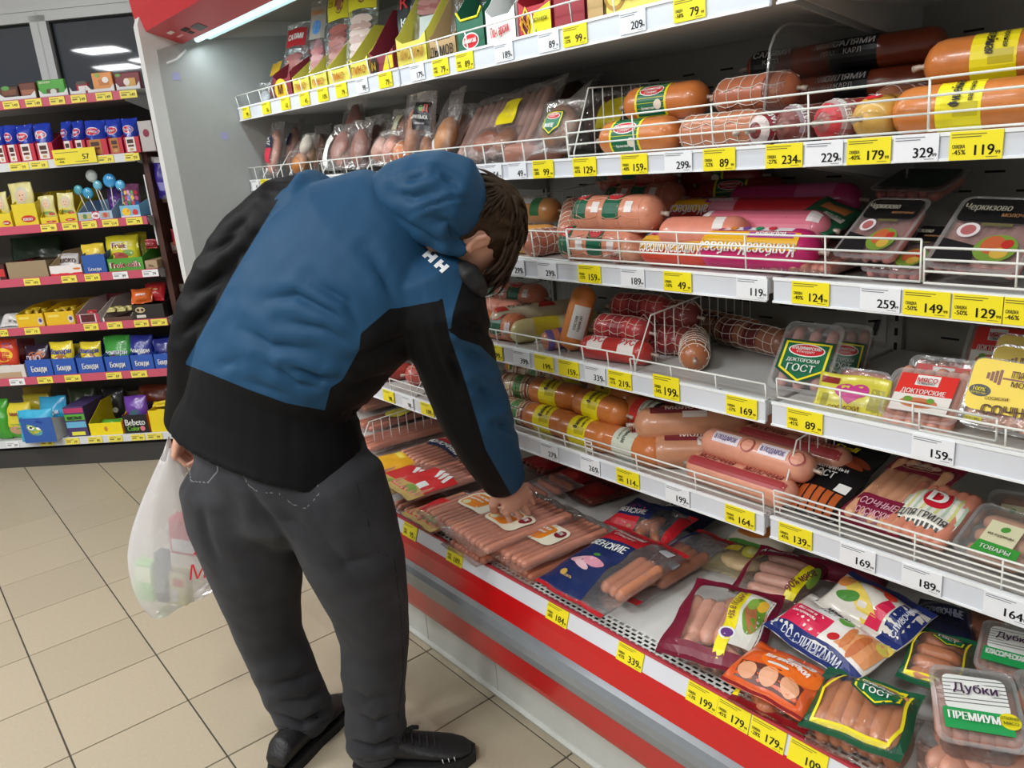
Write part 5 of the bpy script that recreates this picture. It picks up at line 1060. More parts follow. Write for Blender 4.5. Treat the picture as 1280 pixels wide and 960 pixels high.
DB=lambda m,S,W,L:(dec(m,S,rect(-W*.12,L*.22,W*.12,L*.245),'7a3416',.0008),[dec(m,S,rect(-W*(.30-.045*k),L*(.24-.045-.02*k),-W*(.265-.045*k),L*(.24+.045+.02*k)),'7a3416',.0008) for k in range(4)],[dec(m,S,rect(W*(.23+.045*k),L*.15,W*(.26+.045*k),L*.32),'7a3416',.0008) for k in range(3)],txt(m,S,'ПАПА',W*.14,L*.30,L*.09,'5a2a10',W*.42,bold=.0012),txt(m,S,'МОЖЕТ',W*.16,L*.17,L*.07,'5a2a10',W*.42),dec(m,S,ell(-W*.33,L*.02,W*.125,L*.085),BLK,.0008),txt(m,S,'100%',-W*.33,L*.035,L*.055,YEL,W*.2),txt(m,S,'КАЧЕСТВО',-W*.33,-L*.02,L*.025,YEL,W*.19),txt(m,S,'СОСИСКИ',-W*.12,-L*.06,L*.04,'4a2410',W*.3,.1),txt(m,S,'СОЧНЫЕ',W*.1,-L*.20,L*.13,'4a2410',W*.7,.08,bold=.0012))
def dumb(label,q,seed,full=True):
    c,u,v,W,L=q; r=tray(label,q,.03,lambda m,S,W,L:(dec(m,S,rrect(-W*.47,-L*.25,W*.47,L*.47,.012),'efcf12',.0005),DB(m,S,W,L),dec(m,S,rect(-W*.42,-L*.44,-W*.22,-L*.32),'d8c81e',.0006),txt(m,S,'БЕЗ ГМО',-W*.32,-L*.38,L*.035,'3a5a1a',W*.17)),('rowv',6,L*.8,.0125,'dda088'),seed=seed); return r
dumb('yellow lidded sausage pack with dumbbell emblem at the front right',quadframe((1200,562),(1318,590),(1322,462),(1212,442),('z',.99),('y',1.215)),77)
dumb('yellow dumbbell pack behind the front one, top edge showing',quadframe((1232,520),(1325,540),(1325,440),(1235,428),('y',1.27),('y',1.30)),78)
dumb('yellow dumbbell pack furthest back, only its top showing',quadframe((1238,500),(1320,515),(1320,425),(1240,414),('y',1.33),('y',1.36)),79)
pl_=MB(); f_=plane_S((0,0,0),(1,0,0),(0,0,1),(0,-1,0)); txt(pl_,f_,'7',0,0,.034,BLK,None,.15,bold=.003); decal(pl_,f_,rect(-.022,-.03,.022,.03),M('a8a69e',.5),.0)
q_=pl_.build('wall_sticker',None); q_.location=aty(1095,409,1.604); tag(q_,'grey sticker with black numeral on the back panel of the fourth shelf','sticker')
# ---- fifth shelf
crestchub('red chub with green label under the arm of the shopper',C(5,517,464,.034,.03,1.36),.24,.034,35,70,'c4442c')
chub('red netted chub beside the divider under the arm',C(5,543,474,.033,.0,1.27),.18,.033,40,'c0564c',net=(.025,8),spin=60)
chub('dark red chub low behind the rail under the arm',C(5,497,484,.026,0,1.2),.12,.026,60,'a0382e',spin=40)
def bg(label,px,py,e=0,ang=0,y=None,R=.032): return chub(label,C(5,px,py,R,e,y),.16,R,ang,'d8c2a0',bands=[(-.012,.012,'5c9a5a'),(.028,.034,'8a3a30'),(-.05,-.044,'8a3a30')],net=(.02,9),netcol='9a4a3c',bulge=.03,spin=40)
bg('beige netted chub with green band upper of the two by the divider',655,488,.045,10,1.25)
bg('beige netted chub with green band lower of the two by the divider',652,520,.0,5)
bg('beige netted chub in the back row left of the yellow banded chubs',672,472,.03,20,1.40)
crestchub('orange chub with green label behind the divider at the left',C(5,660,470,.032,.02,1.44),.17,.032,0,30)
yb=[(697,500,.050,4,1.245,'upper left of the front heap'),(752,519,.050,-4,1.235,'upper right of the front heap'),(690,533,0,4,None,'lower left behind the wire'),(735,550,0,0,None,'lower right behind the wire'),(768,500,.045,-8,1.34,'second row behind the upper right one'),(725,482,.05,10,1.42,'in the back row on the left'),(758,478,.05,0,1.46,'in the back row on the right'),(790,505,.02,0,1.42,'in the back row by the white banded ones')]
for px,py,e,ang,y,wh in yb:
    yband('orange chub with yellow band, '+wh,C(5,px,py,.0335,e,y),.175,.0335,ang,48,group='orange chubs with yellow bands on the fifth shelf')
def wb(label,px,py,e,ang,y=None,red=False,c='cb7640'):
    return chub(label,C(5,px,py,.0335,e,y),.19,.0335,ang,c,bands=[(-.03,.03,'cfd3c2')]+([(-.045,-.02,'c8322e'),(.015,.03,'1c1c20')] if red else []),texts=[('ветчинная',0,20,.010,'4a5a4a',90,.045),('к завтраку',-.014,20,.006,'6a7a6a',90,.035)],spin=45)
wb('orange chub with red, white and black band on the heap',818,521,.05,-6,1.26,True)
wb('orange chub with pale grey band lowest behind the wire',790,566,0,-2)
wb('orange chub with pale grey band behind the lowest one',815,543,.012,-4,1.28)
wb('orange chub with pale grey band in the back row',868,512,.055,-4,1.40)
chub('plain orange chub in the middle of the heap',C(5,783,530,.031,.0,1.27),.15,.031,0,'c46c34',spin=45)
def tan(label,px,py,e,ang,y=None,L=.24): return chub(label,C(5,px,py,.036,e,y),L,.036,ang,'c98e6c',bands=[(-L*.36,L*.36,'7c2a34',22)],polys=[([(-.02,-40),(.03,-40),(.03,-15),(-.02,-15)],'e4d8d0')],texts=[('Молочная',.0,5,.016,'f0dcd0',0,.12)],spin=80)
tan('thick tan chub with burgundy stripe on top, pointing to the back',865,546,.05,42,1.27)
tan('thick tan chub with burgundy stripe below, pointing to the back',884,584,.0,40)
tan('thick tan chub lowest at the wire beside the burgundy striped pair',825,585,0,40,None,.16)
def mlk(label,px,py,e,ang=0,y=None,gift=False): return chub(label,C(5,px,py,.030,e,y),.245,.030,ang,'dd9a80',bands=[(-.11,.11,'a83c40',20)] if not gift else [],polys=([([(-.085,-20),(-.025,-20),(-.025,25),(-.085,25)],'e9dfe6'),([(.02,-20),(.08,-20),(.08,25),(.02,25)],'e9dfe6')] if gift else []),ells=[] if not gift else [(-.005,0,.015,.015,'a84a48'),(.1,0,.015,.015,'a84a48'),(-.005,0,.012,.012,'dd9a80'),(.1,0,.012,.012,'dd9a80')],texts=([('В ПОДАРОК',-.055,0,.009,'5a4a8a',0,.05),('В ПОДАРОК',.05,0,.009,'5a4a8a',0,.05)] if gift else [('МОЛОЧНАЯ',-.05,32,.013,'8a2c30',0,.08),('МОЛОЧНАЯ',.055,32,.013,'8a2c30',0,.08)]),spin=50)
mlk('pink milk sausage at the front behind the wire',925,607,0,-2)
mlk('pink milk sausage with gift stickers on top of the front one',945,581,.045,-2,1.23,True)
mlk('pink milk sausage lying behind the gift sticker one',990,573,.035,-2,1.31)
mlk('pink milk sausage topmost at the back of the pile',975,547,.07,-2,1.37)
mlk('pink milk sausage low behind the front pair',930,575,0,-2,1.36)
pillow('black sausage pack with yellow lettering lying against the wire',quadframe((990,648),(1063,668),(1095,563),(1020,547),('z',.775),('z',.835)),.03,M('131316',.25,noise=.1,coat=.4),lambda m,S,W,L:(txt(m,S,'Deli',-W*.12,L*.36,L*.10,YEL,W*.4,bold=.0012),txt(m,S,'kai',-W*.14,L*.26,L*.10,YEL,W*.35,bold=.0012),txt(m,S,'ser',-W*.12,L*.16,L*.10,YEL,W*.36,bold=.0012),txt(m,S,'охотничьи',-W*.06,L*.04,L*.05,WHITE,W*.6),txt(m,S,'ГОСТ',-W*.12,-L*.05,L*.085,WHITE,W*.4),dec(m,S,ell(W*.24,L*.22,W*.22,L*.05,14,-.3),'8a3a22'),dec(m,S,ell(W*.2,L*.15,W*.2,L*.04,14,-.2),'a8502c'),dec(m,S,rect(W*.2,-L*.2,W*.4,-L*.1),WHITE),[dec(m,S,rect(-W*.42+k*W*.14,-L*.46,-W*.31+k*W*.14,-L*.22),'b85a2a',.0006) for k in range(6)]),seed=80)
pillow('burgundy sausage pack with clear window and oval emblem',quadframe((1063,672),(1138,690),(1190,590),(1108,560),('z',.78),('z',.845)),.035,FILM((225,205,200),.08,.9,50.),lambda m,S,W,L:(dec(m,S,rect(-W*.5,L*.22,W*.5,L*.5),'7c1430'),dec(m,S,rect(-W*.5,-L*.5,W*.5,-L*.16),'7c1738'),dec(m,S,ell(0,L*.35,W*.34,L*.08),'c8a88a',.001),dec(m,S,ell(0,L*.35,W*.32,L*.07),'7c1430',.0012),txt(m,S,'АТЯШЕВО',0,L*.35,L*.06,'f0e4d8',W*.5,off=.0018),txt(m,S,'СОЧНЫЕ',0,-L*.26,L*.07,'d8a0b0',W*.55),txt(m,S,'СОСИСКИ',0,-L*.36,L*.06,'d8a0b0',W*.5)),('rowv',5,.17,.013,'d9a07a'),seed=81)
pillow('sausage pack with white striped label and red round letter',quadframe((1105,680),(1192,706),(1222,625),(1140,596),('z',.785),('z',.83)),.035,None,lambda m,S,W,L:(dec(m,S,rect(-W*.44,-L*.34,W*.44,L*.44),'eceadf'),[dec(m,S,rect(-W*.4+k*W*.1,-L*.12,-W*.36+k*W*.1,L*.42),'d8d88a' if k%2 else 'b8d0b8',.0008) for k in range(9)],dec(m,S,ell(W*.02,L*.16,W*.20,L*.20),'cf1f35',.001),txt(m,S,'D',W*.03,L*.16,L*.22,WHITE,None,off=.0018,bold=.002),txt(m,S,'ДЛЯ ГРИЛЯ',0,-L*.2,L*.09,'3a3a3a',W*.7),[dec(m,S,rect(-W*.44+k*W*.07,-L*.34,-W*.40+k*W*.07,-L*.27),BLK,.001) for k in range(13)]),('rowv',6,.13,.013,'d88a72'),seed=82)
LF=lambda m,S,W,L:(dec(m,S,rect(-W*.22,-L*.2,W*.2,L*.2),'dcd9b4'),dec(m,S,ell(0,L*.08,W*.06,L*.05,14,.6),'4c9a3e',.001),txt(m,S,'из курицы',0,-L*.06,L*.05,'5a4a2a',W*.36),dec(m,S,[(-W*.25,-L*.42),(W*.32,-L*.42),(W*.30,-L*.2),(-W*.22,-L*.2)],'3a9a3c',.0008),txt(m,S,'ТОВАРЫ',W*.03,-L*.32,L*.07,WHITE,W*.4))
tray('clear tray of pale poultry sausage with cream and green leaf label',quadframe((1195,725),(1298,756),(1310,655),(1215,622),('z',.79),('z',.835)),.04,LF,('rowu',3,.11,.022,'e0a888'),seed=83)
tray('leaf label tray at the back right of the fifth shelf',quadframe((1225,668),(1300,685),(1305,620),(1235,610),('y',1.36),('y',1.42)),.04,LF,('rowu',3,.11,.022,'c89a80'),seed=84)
# ================================================================== packs on the deck
def dq(bl,br,tr,tl,z0,z1=None): return quadframe(bl,br,tr,tl,('z',z0),('z',z1 if z1 is not None else z0))
CL=FILM((232,232,234),.07,.8,50.)
pillow('flat pack of long pink sausages against the case end wall side of the divider',dq((452,562),(474,570),(562,528),(535,512),.535),.03,CL,None,('rowv',5,.19,.012,'d0846c'),seed=100)
pillow('flat pack of long sausages, second from the back beyond the divider',dq((450,536),(470,543),(548,508),(522,496),.53),.03,CL,lambda m,S,W,L:dec(m,S,ell(0,0,W*.3,L*.16),'d8c83a'),('rowv',5,.19,.012,'c07a64'),seed=101)
pillow('flat pack of long sausages furthest back under the fifth shelf',dq((447,512),(466,518),(532,488),(508,478),.53),.03,CL,lambda m,S,W,L:dec(m,S,rect(-W*.1,L*.2,W*.3,L*.4),'4a3ca0'),('rowv',5,.18,.012,'c88a74'),seed=102)
pillow('sausage pack with yellow orange label just inside the divider',dq((460,586),(484,602),(548,570),(522,550),.555),.03,CL,lambda m,S,W,L:(dec(m,S,rect(-W*.46,-L*.40,W*.46,L*.05),'efae18'),dec(m,S,rect(-W*.5,-L*.49,W*.5,-L*.40),'2a3a6a'),dec(m,S,rect(-W*.40,-L*.05,W*.1,L*.02),'f4d858',.0009)),('rowv',5,.17,.012,'cc866c'),seed=103)
NV=lambda m,S,W,L:(dec(m,S,rect(-W*.5,L*.02,W*.5,L*.22),'1d2448'),txt(m,S,'МОЛОЧНЫЕ',0,L*.12,L*.10,WHITE,W*.85),dec(m,S,rect(-W*.5,L*.22,W*.5,L*.49),'c9242c'),dec(m,S,ell(0,L*.35,W*.32,L*.08),'e03a3c',.001),txt(m,S,'СТАНДАРТ',0,L*.35,L*.06,WHITE,W*.5))
pillow('pink sausage pack with navy and red end label, left of the pair',dq((503,572),(545,592),(592,562),(548,540),.565),.03,CL,NV,('rowv',7,.12,.011,'d28e76'),seed=104)
pillow('pink sausage pack with navy and red end label, right of the pair',dq((538,590),(580,612),(632,578),(590,556),.562),.03,CL,NV,('rowv',7,.12,.011,'cf8870'),seed=105)
RL=lambda m,S,W,L:(dec(m,S,rect(-W*.45,-L*.42,W*.45,L*.10),'d3262c'),dec(m,S,rect(-W*.47,-L*.49,W*.47,-L*.30),'c9a860',.0008),dec(m,S,ell(W*.1,-L*.36,W*.2,L*.05),'7a9a3c',.001),[dec(m,S,[(-W*.1+k*W*.13,L*.08),(-W*.02+k*W*.13,L*.12),(W*.1+k*W*.13,-L*.04),(W*.05+k*W*.13,-L*.06)],WHITE,.001) for k in range(3)],dec(m,S,rect(W*.1,-L*.3,W*.26,-L*.18),WHITE,.001))
pillow('sausage pack with red label and white stripes, nearest the divider',dq((474,604),(505,622),(562,588),(530,568),.560),.028,CL,RL,('rowv',6,.15,.011,'cf8872'),seed=106)
pillow('sausage pack with red label lying over the one by the divider',dq((494,612),(524,632),(602,592),(562,568),.572),.028,CL,RL,('rowv',6,.17,.011,'d28c76'),seed=107)
pillow('sausage pack with red label lowest of the three, at the front edge',dq((517,650),(560,672),(606,632),(566,606),.548),.028,CL,RL,('rowv',6,.16,.011,'d08a72'),seed=108)
pillow('clear sausage pack under the red label packs at the grille',dq((484,632),(545,668),(590,640),(540,605),.52),.028,CL,None,('rowv',7,.12,.011,'c08068'),seed=109)
OL=lambda m,S,W,L:(dec(m,S,rrect(-W*.32,-L*.16,W*.30,L*.14,.02),'efe6cf',.0006),dec(m,S,rrect(-W*.28,-L*.13,W*.12,L*.09,.012),'e8861f',.0009),dec(m,S,ell(-W*.18,-L*.09,W*.07,L*.035),'dcd8a8',.0012),txt(m,S,'Сосиски',-W*.08,L*.03,L*.045,WHITE,W*.3,off=.0016),txt(m,S,'сливочные',-W*.08,-L*.03,L*.035,WHITE,W*.3,off=.0016),dec(m,S,ell(W*.2,L*.05,W*.07,L*.06),'8a1c2c',.0012),txt(m,S,'АПК',W*.2,L*.05,L*.04,WHITE,W*.1,off=.0018))
SK='d48d74'
pillow('flat pack of sausages with orange label, furthest left of the three',dq((545,652),(596,680),(662,622),(612,590),.560),.026,CL,OL,('rowv',9,.155,.0098,SK),seed=110)
pillow('flat pack of sausages with orange label under the hand, the middle one',dq((573,674),(630,704),(702,640),(650,606),.566),.026,CL,OL,('rowv',9,.16,.0098,'d69078'),seed=111)
pillow('flat pack of sausages with orange label touched by the fingertips',dq((608,690),(674,722),(750,660),(690,622),.550),.028,CL,OL,('rowv',9,.165,.0105,SK),seed=112)
pillow('flat pack of sausages underneath the one touched by the fingertips',dq((612,704),(682,738),(756,674),(700,640),.520),.026,CL,None,('rowv',9,.16,.0098,'b86e52'),seed=113)
pillow('flat pack of sausages underneath the middle orange label pack',dq((566,690),(612,712),(690,660),(640,630),.525),.026,CL,None,('rowv',9,.16,.0098,'b06a50'),seed=114)
pillow('flat pack with rosy sausage bars behind the hand',dq((640,620),(672,636),(716,604),(684,585),.545),.026,CL,None,('rowu',4,.07,.013,'d08a74'),seed=115)
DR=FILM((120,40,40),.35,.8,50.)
for i,(q,z) in enumerate([(((655,582),(692,600),(732,572),(700,552)),.53),(((688,602),(726,620),(766,592),(735,570)),.525),(((716,622),(748,638),(795,606),(765,588)),.52),(((742,606),(776,622),(812,598),(780,580)),.52)]):
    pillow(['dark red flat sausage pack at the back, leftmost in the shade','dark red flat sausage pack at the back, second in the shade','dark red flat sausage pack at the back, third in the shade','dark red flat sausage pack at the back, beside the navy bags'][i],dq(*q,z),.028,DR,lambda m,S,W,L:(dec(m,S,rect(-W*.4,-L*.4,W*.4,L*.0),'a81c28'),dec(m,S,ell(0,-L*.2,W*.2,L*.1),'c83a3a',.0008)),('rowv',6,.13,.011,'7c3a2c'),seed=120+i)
def VEN(full):
    def f(m,S,W,L):
        w=W*.08
        dec(m,S,rect(-W*.5,L*.24,w,L*.5),'c4212c'); dec(m,S,rect(-W*.5,-L*.46,w,L*.24),'1b2a5c'); dec(m,S,[(w,-L*.46),(W*.16,-L*.46),(w,L*.24)],'1b2a5c'); dec(m,S,rect(-W*.5,-L*.5,W*.5,-L*.455),'c4212c',.0008); dec(m,S,rect(w,L*.455,W*.5,L*.5),'c4212c')
        txt(m,S,'ВЛАДИМИРСКИЙ',-W*.21,L*.39,L*.038,WHITE,W*.44); txt(m,S,'СТАНДАРТ',-W*.2,L*.33,L*.034,WHITE,W*.3); txt(m,S,'ВЕНСКИЕ',-W*.20,L*.14,L*.085,WHITE,W*.5)
        dec(m,S,ell(-W*.24,-L*.12,W*.16,L*.05,14,.3),'e0a8b4',.0009); dec(m,S,ell(-W*.10,-L*.10,W*.15,L*.045,14,-.1),'d890a4',.0011); dec(m,S,ell(-W*.2,-L*.17,W*.12,L*.035,14,-.2),'e8bcc4',.0012); dec(m,S,ell(-W*.16,-L*.02,W*.05,L*.02),'4c8a3a',.0013)
        dec(m,S,ell(-W*.3,-L*.31,W*.05,L*.03),'c8a04a',.0009); txt(m,S,'ХАЛЯЛЬ',-W*.2,-L*.34,L*.02,'d8b86a',W*.2); dec(m,S,rect(W*.26,L*.34,W*.40,L*.42),'c8ccd0',.0009)
    return f
WV=FILM((205,212,222),.13,.9,42.)
pillow('navy and clear sausage bag with red bands lying in front of its twins',dq((681,734),(766,778),(848,692),(762,652),.545,.575),.045,WV,VEN(1),[('half',3,.12,.014,'cc8462')],seed=130,cat='sausage',name='sausage_bag')
pillow('clear sausage bag with red ends lying under the navy one to the right',dq((762,742),(806,758),(912,680),(862,655),.525,.54),.045,WV,lambda m,S,W,L:(dec(m,S,rect(-W*.5,-L*.5,W*.5,-L*.45),'c4212c'),dec(m,S,rect(-W*.5,L*.45,W*.5,L*.5),'c4212c'),dec(m,S,rect(-W*.5,L*.0,-W*.3,L*.45),'2c3a6a'),dec(m,S,rect(W*.2,-L*.1,W*.36,-L*.02),'b8c0c8')),[('rowv',4,.15,.013,'c47c58')],seed=131,cat='sausage',name='sausage_bag')
pillow('navy and red sausage bag lying behind the front navy one',dq((752,656),(832,680),(872,652),(798,620),.54,.56),.05,WV,lambda m,S,W,L:(dec(m,S,rect(-W*.5,-L*.5,-W*.05,L*.1),'c4212c'),dec(m,S,rect(-W*.5,-L*.2,W*.1,L*.5),'1b2a5c',.0007),txt(m,S,'ВЕНСКИЕ',-W*.2,-L*.1,L*.12,WHITE,W*.42,off=.0016),dec(m,S,rect(W*.38,-L*.5,W*.5,L*.5),'c4212c')),[('heap',4,.08,.012,'b87858')],seed=132,cat='sausage',name='sausage_bag')
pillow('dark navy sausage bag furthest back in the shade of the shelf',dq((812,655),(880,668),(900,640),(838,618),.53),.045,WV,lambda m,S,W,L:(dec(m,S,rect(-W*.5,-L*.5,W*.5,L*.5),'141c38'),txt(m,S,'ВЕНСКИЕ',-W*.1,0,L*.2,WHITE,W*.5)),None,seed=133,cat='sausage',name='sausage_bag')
pillow('pale yellow pear pack with green print beside the burgundy bags',dq((884,712),(942,730),(972,694),(912,672),.53),.045,FILM((215,200,140),.3,.6,40.),lambda m,S,W,L:(dec(m,S,ell(W*.15,L*.1,W*.2,L*.2),'c8c04a'),dec(m,S,ell(W*.15,L*.1,W*.12,L*.12),'d8d890',.0008),dec(m,S,rect(-W*.4,L*.0,-W*.1,L*.15),'d0b83a')),None,seed=134,lumps=[(0,0,.05,.035,.016,'d2b48c')])
pillow('pack with orange carrot picture and black script behind the pear pack',dq((905,678),(985,700),(1008,670),(935,648),.53),.04,M('d8cdb8',.3,noise=.08),lambda m,S,W,L:(dec(m,S,ell(-W*.1,-L*.1,W*.3,L*.18,14,.2),'d8823a'),dec(m,S,rect(-W*.5,-L*.5,W*.5,-L*.36),'4c8a3a'),txt(m,S,'Сила',W*.15,L*.25,L*.22,BLK,W*.4)),None,seed=135)
BU=FILM((225,205,205),.07,.9,45.)
def burg(m,S,W,L):
    bc='74102e'
    dec(m,S,rect(-W*.5,-L*.5,W*.5,-L*.36),bc); dec(m,S,rect(-W*.5,L*.36,W*.5,L*.5),bc); dec(m,S,[(-W*.5,-L*.36),(-W*.28,-L*.36),(-W*.40,L*.36),(-W*.5,L*.36)],bc); dec(m,S,rect(W*.42,-L*.36,W*.5,L*.36),bc)
    dec(m,S,[(W*.08,-L*.42),(W*.20,-L*.42),(W*.18,L*.40),(W*.06,L*.40)],YEL,.0008); dec(m,S,ell(W*.14,-L*.2,W*.08,L*.07),WHITE,.001); dec(m,S,ell(W*.14,-L*.2,W*.06,L*.05),'6a3a8a',.0012); txt(m,S,'+5% В ПОДАРОК',W*.12,L*.14,L*.05,'6a1c3a',L*.4,1.55,off=.0016)
    dec(m,S,[(W*.2,-L*.3),(W*.44,-L*.3),(W*.44,L*.36),(W*.18,L*.36)],'e0ded6',.0006); dec(m,S,ell(W*.32,L*.08,W*.10,L*.24),'6c9a34',.0009); dec(m,S,ell(W*.30,L*.05,W*.06,L*.2,14,.2),'b8744a',.0011); dec(m,S,ell(W*.36,L*.22,W*.05,L*.08),'e8b83a',.0012); dec(m,S,ell(W*.27,L*.2,W*.05,L*.08),'88b04a',.0012)
pillow('burgundy bag of wieners with yellow ribbon and sandwich picture in front',dq((802,806),(915,842),(1004,752),(888,730),.55,.575),.06,BU,burg,[('rowv',6,.11,.017,'d89e88'),('heap',3,.09,.015,'d49a84')],seed=140,cat='sausage',name='sausage_bag')
pillow('burgundy bag of wieners lying behind the one with the ribbon',dq((905,742),(1004,764),(1036,706),(955,680),.55,.575),.055,BU,lambda m,S,W,L:(dec(m,S,rect(-W*.5,L*.2,W*.5,L*.5),'74102e'),txt(m,S,'АТЯШЕВО',-W*.15,L*.34,L*.13,WHITE,W*.5),dec(m,S,[(W*.2,-L*.4),(W*.34,-L*.4),(W*.46,L*.2),(W*.32,L*.2)],YEL,.0008),txt(m,S,'90% мяса',W*.33,-L*.1,L*.08,'6a1c3a',L*.5,1.2),dec(m,S,rect(-W*.5,-L*.5,-W*.4,L*.2),'74102e'),dec(m,S,ell(W*.44,L*.05,W*.06,L*.2),'7a9a3c',.0009)),[('rowu',4,.09,.015,'cf9a86')],seed=141,cat='sausage',name='sausage_bag')
pillow('flattened burgundy edged pack under the ribbon bag at the grille',dq((845,822),(930,862),(975,826),(880,796),.522),.03,BU,lambda m,S,W,L:dec(m,S,rect(-W*.5,L*.3,W*.5,L*.5),'74102e'),('rowv',5,.08,.012,'b88a78'),seed=142)
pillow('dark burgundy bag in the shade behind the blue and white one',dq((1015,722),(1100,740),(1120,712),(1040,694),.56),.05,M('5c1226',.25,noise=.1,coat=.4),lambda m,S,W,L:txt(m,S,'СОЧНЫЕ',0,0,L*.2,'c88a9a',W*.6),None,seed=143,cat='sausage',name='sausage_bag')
SHP=lambda m,S,W,L:(dec(m,S,ell(W*.12,L*.10,W*.34,L*.26),'f0701a',.0008),dec(m,S,rrect(-W*.02,L*.20,W*.32,L*.32,.006),'f4efe6',.0011),txt(m,S,'Дым',W*.15,L*.285,L*.055,'7a1428',W*.2,off=.0016),txt(m,S,'Дымыч',W*.16,L*.228,L*.06,'7a1428',W*.3,off=.0016),txt(m,S,'ШПИКАЧКИ',W*.08,L*.085,L*.075,WHITE,W*.5,off=.0016,bold=.0008),dec(m,S,rrect(-W*.08,L*.145,W*.2,L*.18,.003),WHITE,.0011),dec(m,S,rrect(-W*.1,-L*.06,W*.15,L*.0,.005),WHITE,.0011),txt(m,S,'в натуральной',W*.02,-L*.03,L*.028,'c8501c',W*.22,off=.0018),
 dec(m,S,rect(-W*.5,-L*.5,W*.5,-L*.44),'8c1a22',.0007))
pillow('orange bag of stubby sausages with round orange emblem and dark window',dq((905,852),(996,896),(1054,852),(944,797),.565,.575),.05,M('d9571c',.28,noise=.16,nscale=60,coat=.4,bump=.2,bscale=60),lambda m,S,W,L:(dec(m,S,rect(-W*.38,-L*.36,W*.38,-L*.10),'5c2416',.0004),[dec(m,S,ell(-W*.26+k*W*.26,-L*.23,W*.11,L*.12),'d99a74',.0007) for k in range(3)],SHP(m,S,W,L)),None,seed=145,cat='sausage',name='sausage_bag')
pillow('dark red edged bag under the orange stubby sausage bag',dq((912,876),(1000,914),(1052,872),(950,826),.528),.045,FILM((190,120,90),.25,.7,45.),lambda m,S,W,L:(dec(m,S,rect(-W*.5,-L*.5,W*.5,-L*.38),'8c1a22'),dec(m,S,rect(-W*.5,-L*.38,-W*.42,L*.3),YEL)),('heap',6,.07,.016,'b8704c'),seed=146,cat='sausage',name='sausage_bag')
pillow('bag with navy band, pink panel and cream sausage picture on the deck',dq((956,788),(1068,856),(1122,812),(1012,738),.575,.60),.055,M('e6e0da',.25,noise=.08,coat=.4,bump=.15,bscale=50),lambda m,S,W,L:(dec(m,S,rect(-W*.5,-L*.5,W*.5,-L*.26),'1c2c6c'),txt(m,S,'СО СЛИВКАМИ',0,-L*.38,L*.10,'d8dce8',W*.7),dec(m,S,rect(-W*.46,-L*.26,W*.02,L*.12),'d31f4c'),txt(m,S,'без сои и',-W*.24,L*.03,L*.06,WHITE,W*.3),txt(m,S,'консервантов',-W*.24,-L*.06,L*.05,WHITE,W*.36),txt(m,S,'СО СЛИВКАМИ',-W*.18,L*.40,L*.07,'2a2a4a',W*.4),dec(m,S,rect(-W*.20,L*.16,W*.02,L*.32),'f2f2f2',.0008),txt(m,S,'ГОСТ',-W*.09,L*.24,L*.10,BLK,W*.18),
 dec(m,S,[(W*.16,-L*.2),(W*.48,-L*.2),(W*.5,L*.4),(W*.3,L*.3)],'d8905c',.0007),dec(m,S,ell(W*.33,.0,W*.04,L*.26,12,-.1),'c06a3a',.001),dec(m,S,ell(W*.22,.0,W*.04,L*.22,12,.1),'cc7a48',.001),dec(m,S,ell(W*.12,-L*.12,W*.05,L*.08),'c8242c',.001),dec(m,S,ell(W*.10,L*.22,W*.07,L*.08),'5c9a3c',.001),dec(m,S,ell(W*.45,L*.3,W*.06,L*.14),'d8c25a',.001)),None,seed=147,cat='sausage',name='sausage_bag')
pillow('bag with navy end band and pasta and tomato picture lying behind',dq((1022,752),(1126,820),(1170,764),(1062,716),.60,.63),.06,M('dcd6cc',.25,noise=.1,coat=.4,bump=.15,bscale=50),lambda m,S,W,L:(dec(m,S,rect(W*.26,-L*.5,W*.5,L*.5),'1c2c6c'),txt(m,S,'СЛИВОЧНЫЕ',W*.38,0,L*.09,'d8dce8',L*.7,1.57),dec(m,S,rect(-W*.5,L*.38,W*.3,L*.5),'1c2450'),dec(m,S,[(-W*.40,L*.1),(-W*.3,L*.26),(W*.16,-L*.28),(W*.04,-L*.42)],'e3c95a',.0008),dec(m,S,ell(-W*.36,L*.18,W*.12,L*.18),'d88a4a',.0009),dec(m,S,ell(W*.0,L*.24,W*.10,L*.10),'c8502c',.0009),dec(m,S,ell(W*.14,L*.18,W*.07,L*.09),'d83a2a',.001),dec(m,S,ell(-W*.22,-L*.16,W*.14,L*.10),'4c8a3a',.001),dec(m,S,[(W*.06,-L*.4),(W*.22,-L*.4),(W*.25,L*.06),(W*.16,L*.1)],'d31f4c',.0009)),None,seed=148,cat='sausage',name='sausage_bag')
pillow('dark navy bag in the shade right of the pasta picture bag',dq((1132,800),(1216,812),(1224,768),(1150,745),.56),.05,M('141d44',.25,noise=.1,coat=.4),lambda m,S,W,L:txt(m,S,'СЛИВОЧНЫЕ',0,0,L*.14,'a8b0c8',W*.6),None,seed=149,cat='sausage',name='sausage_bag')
GF=FILM((215,220,215),.06,.8,45.)
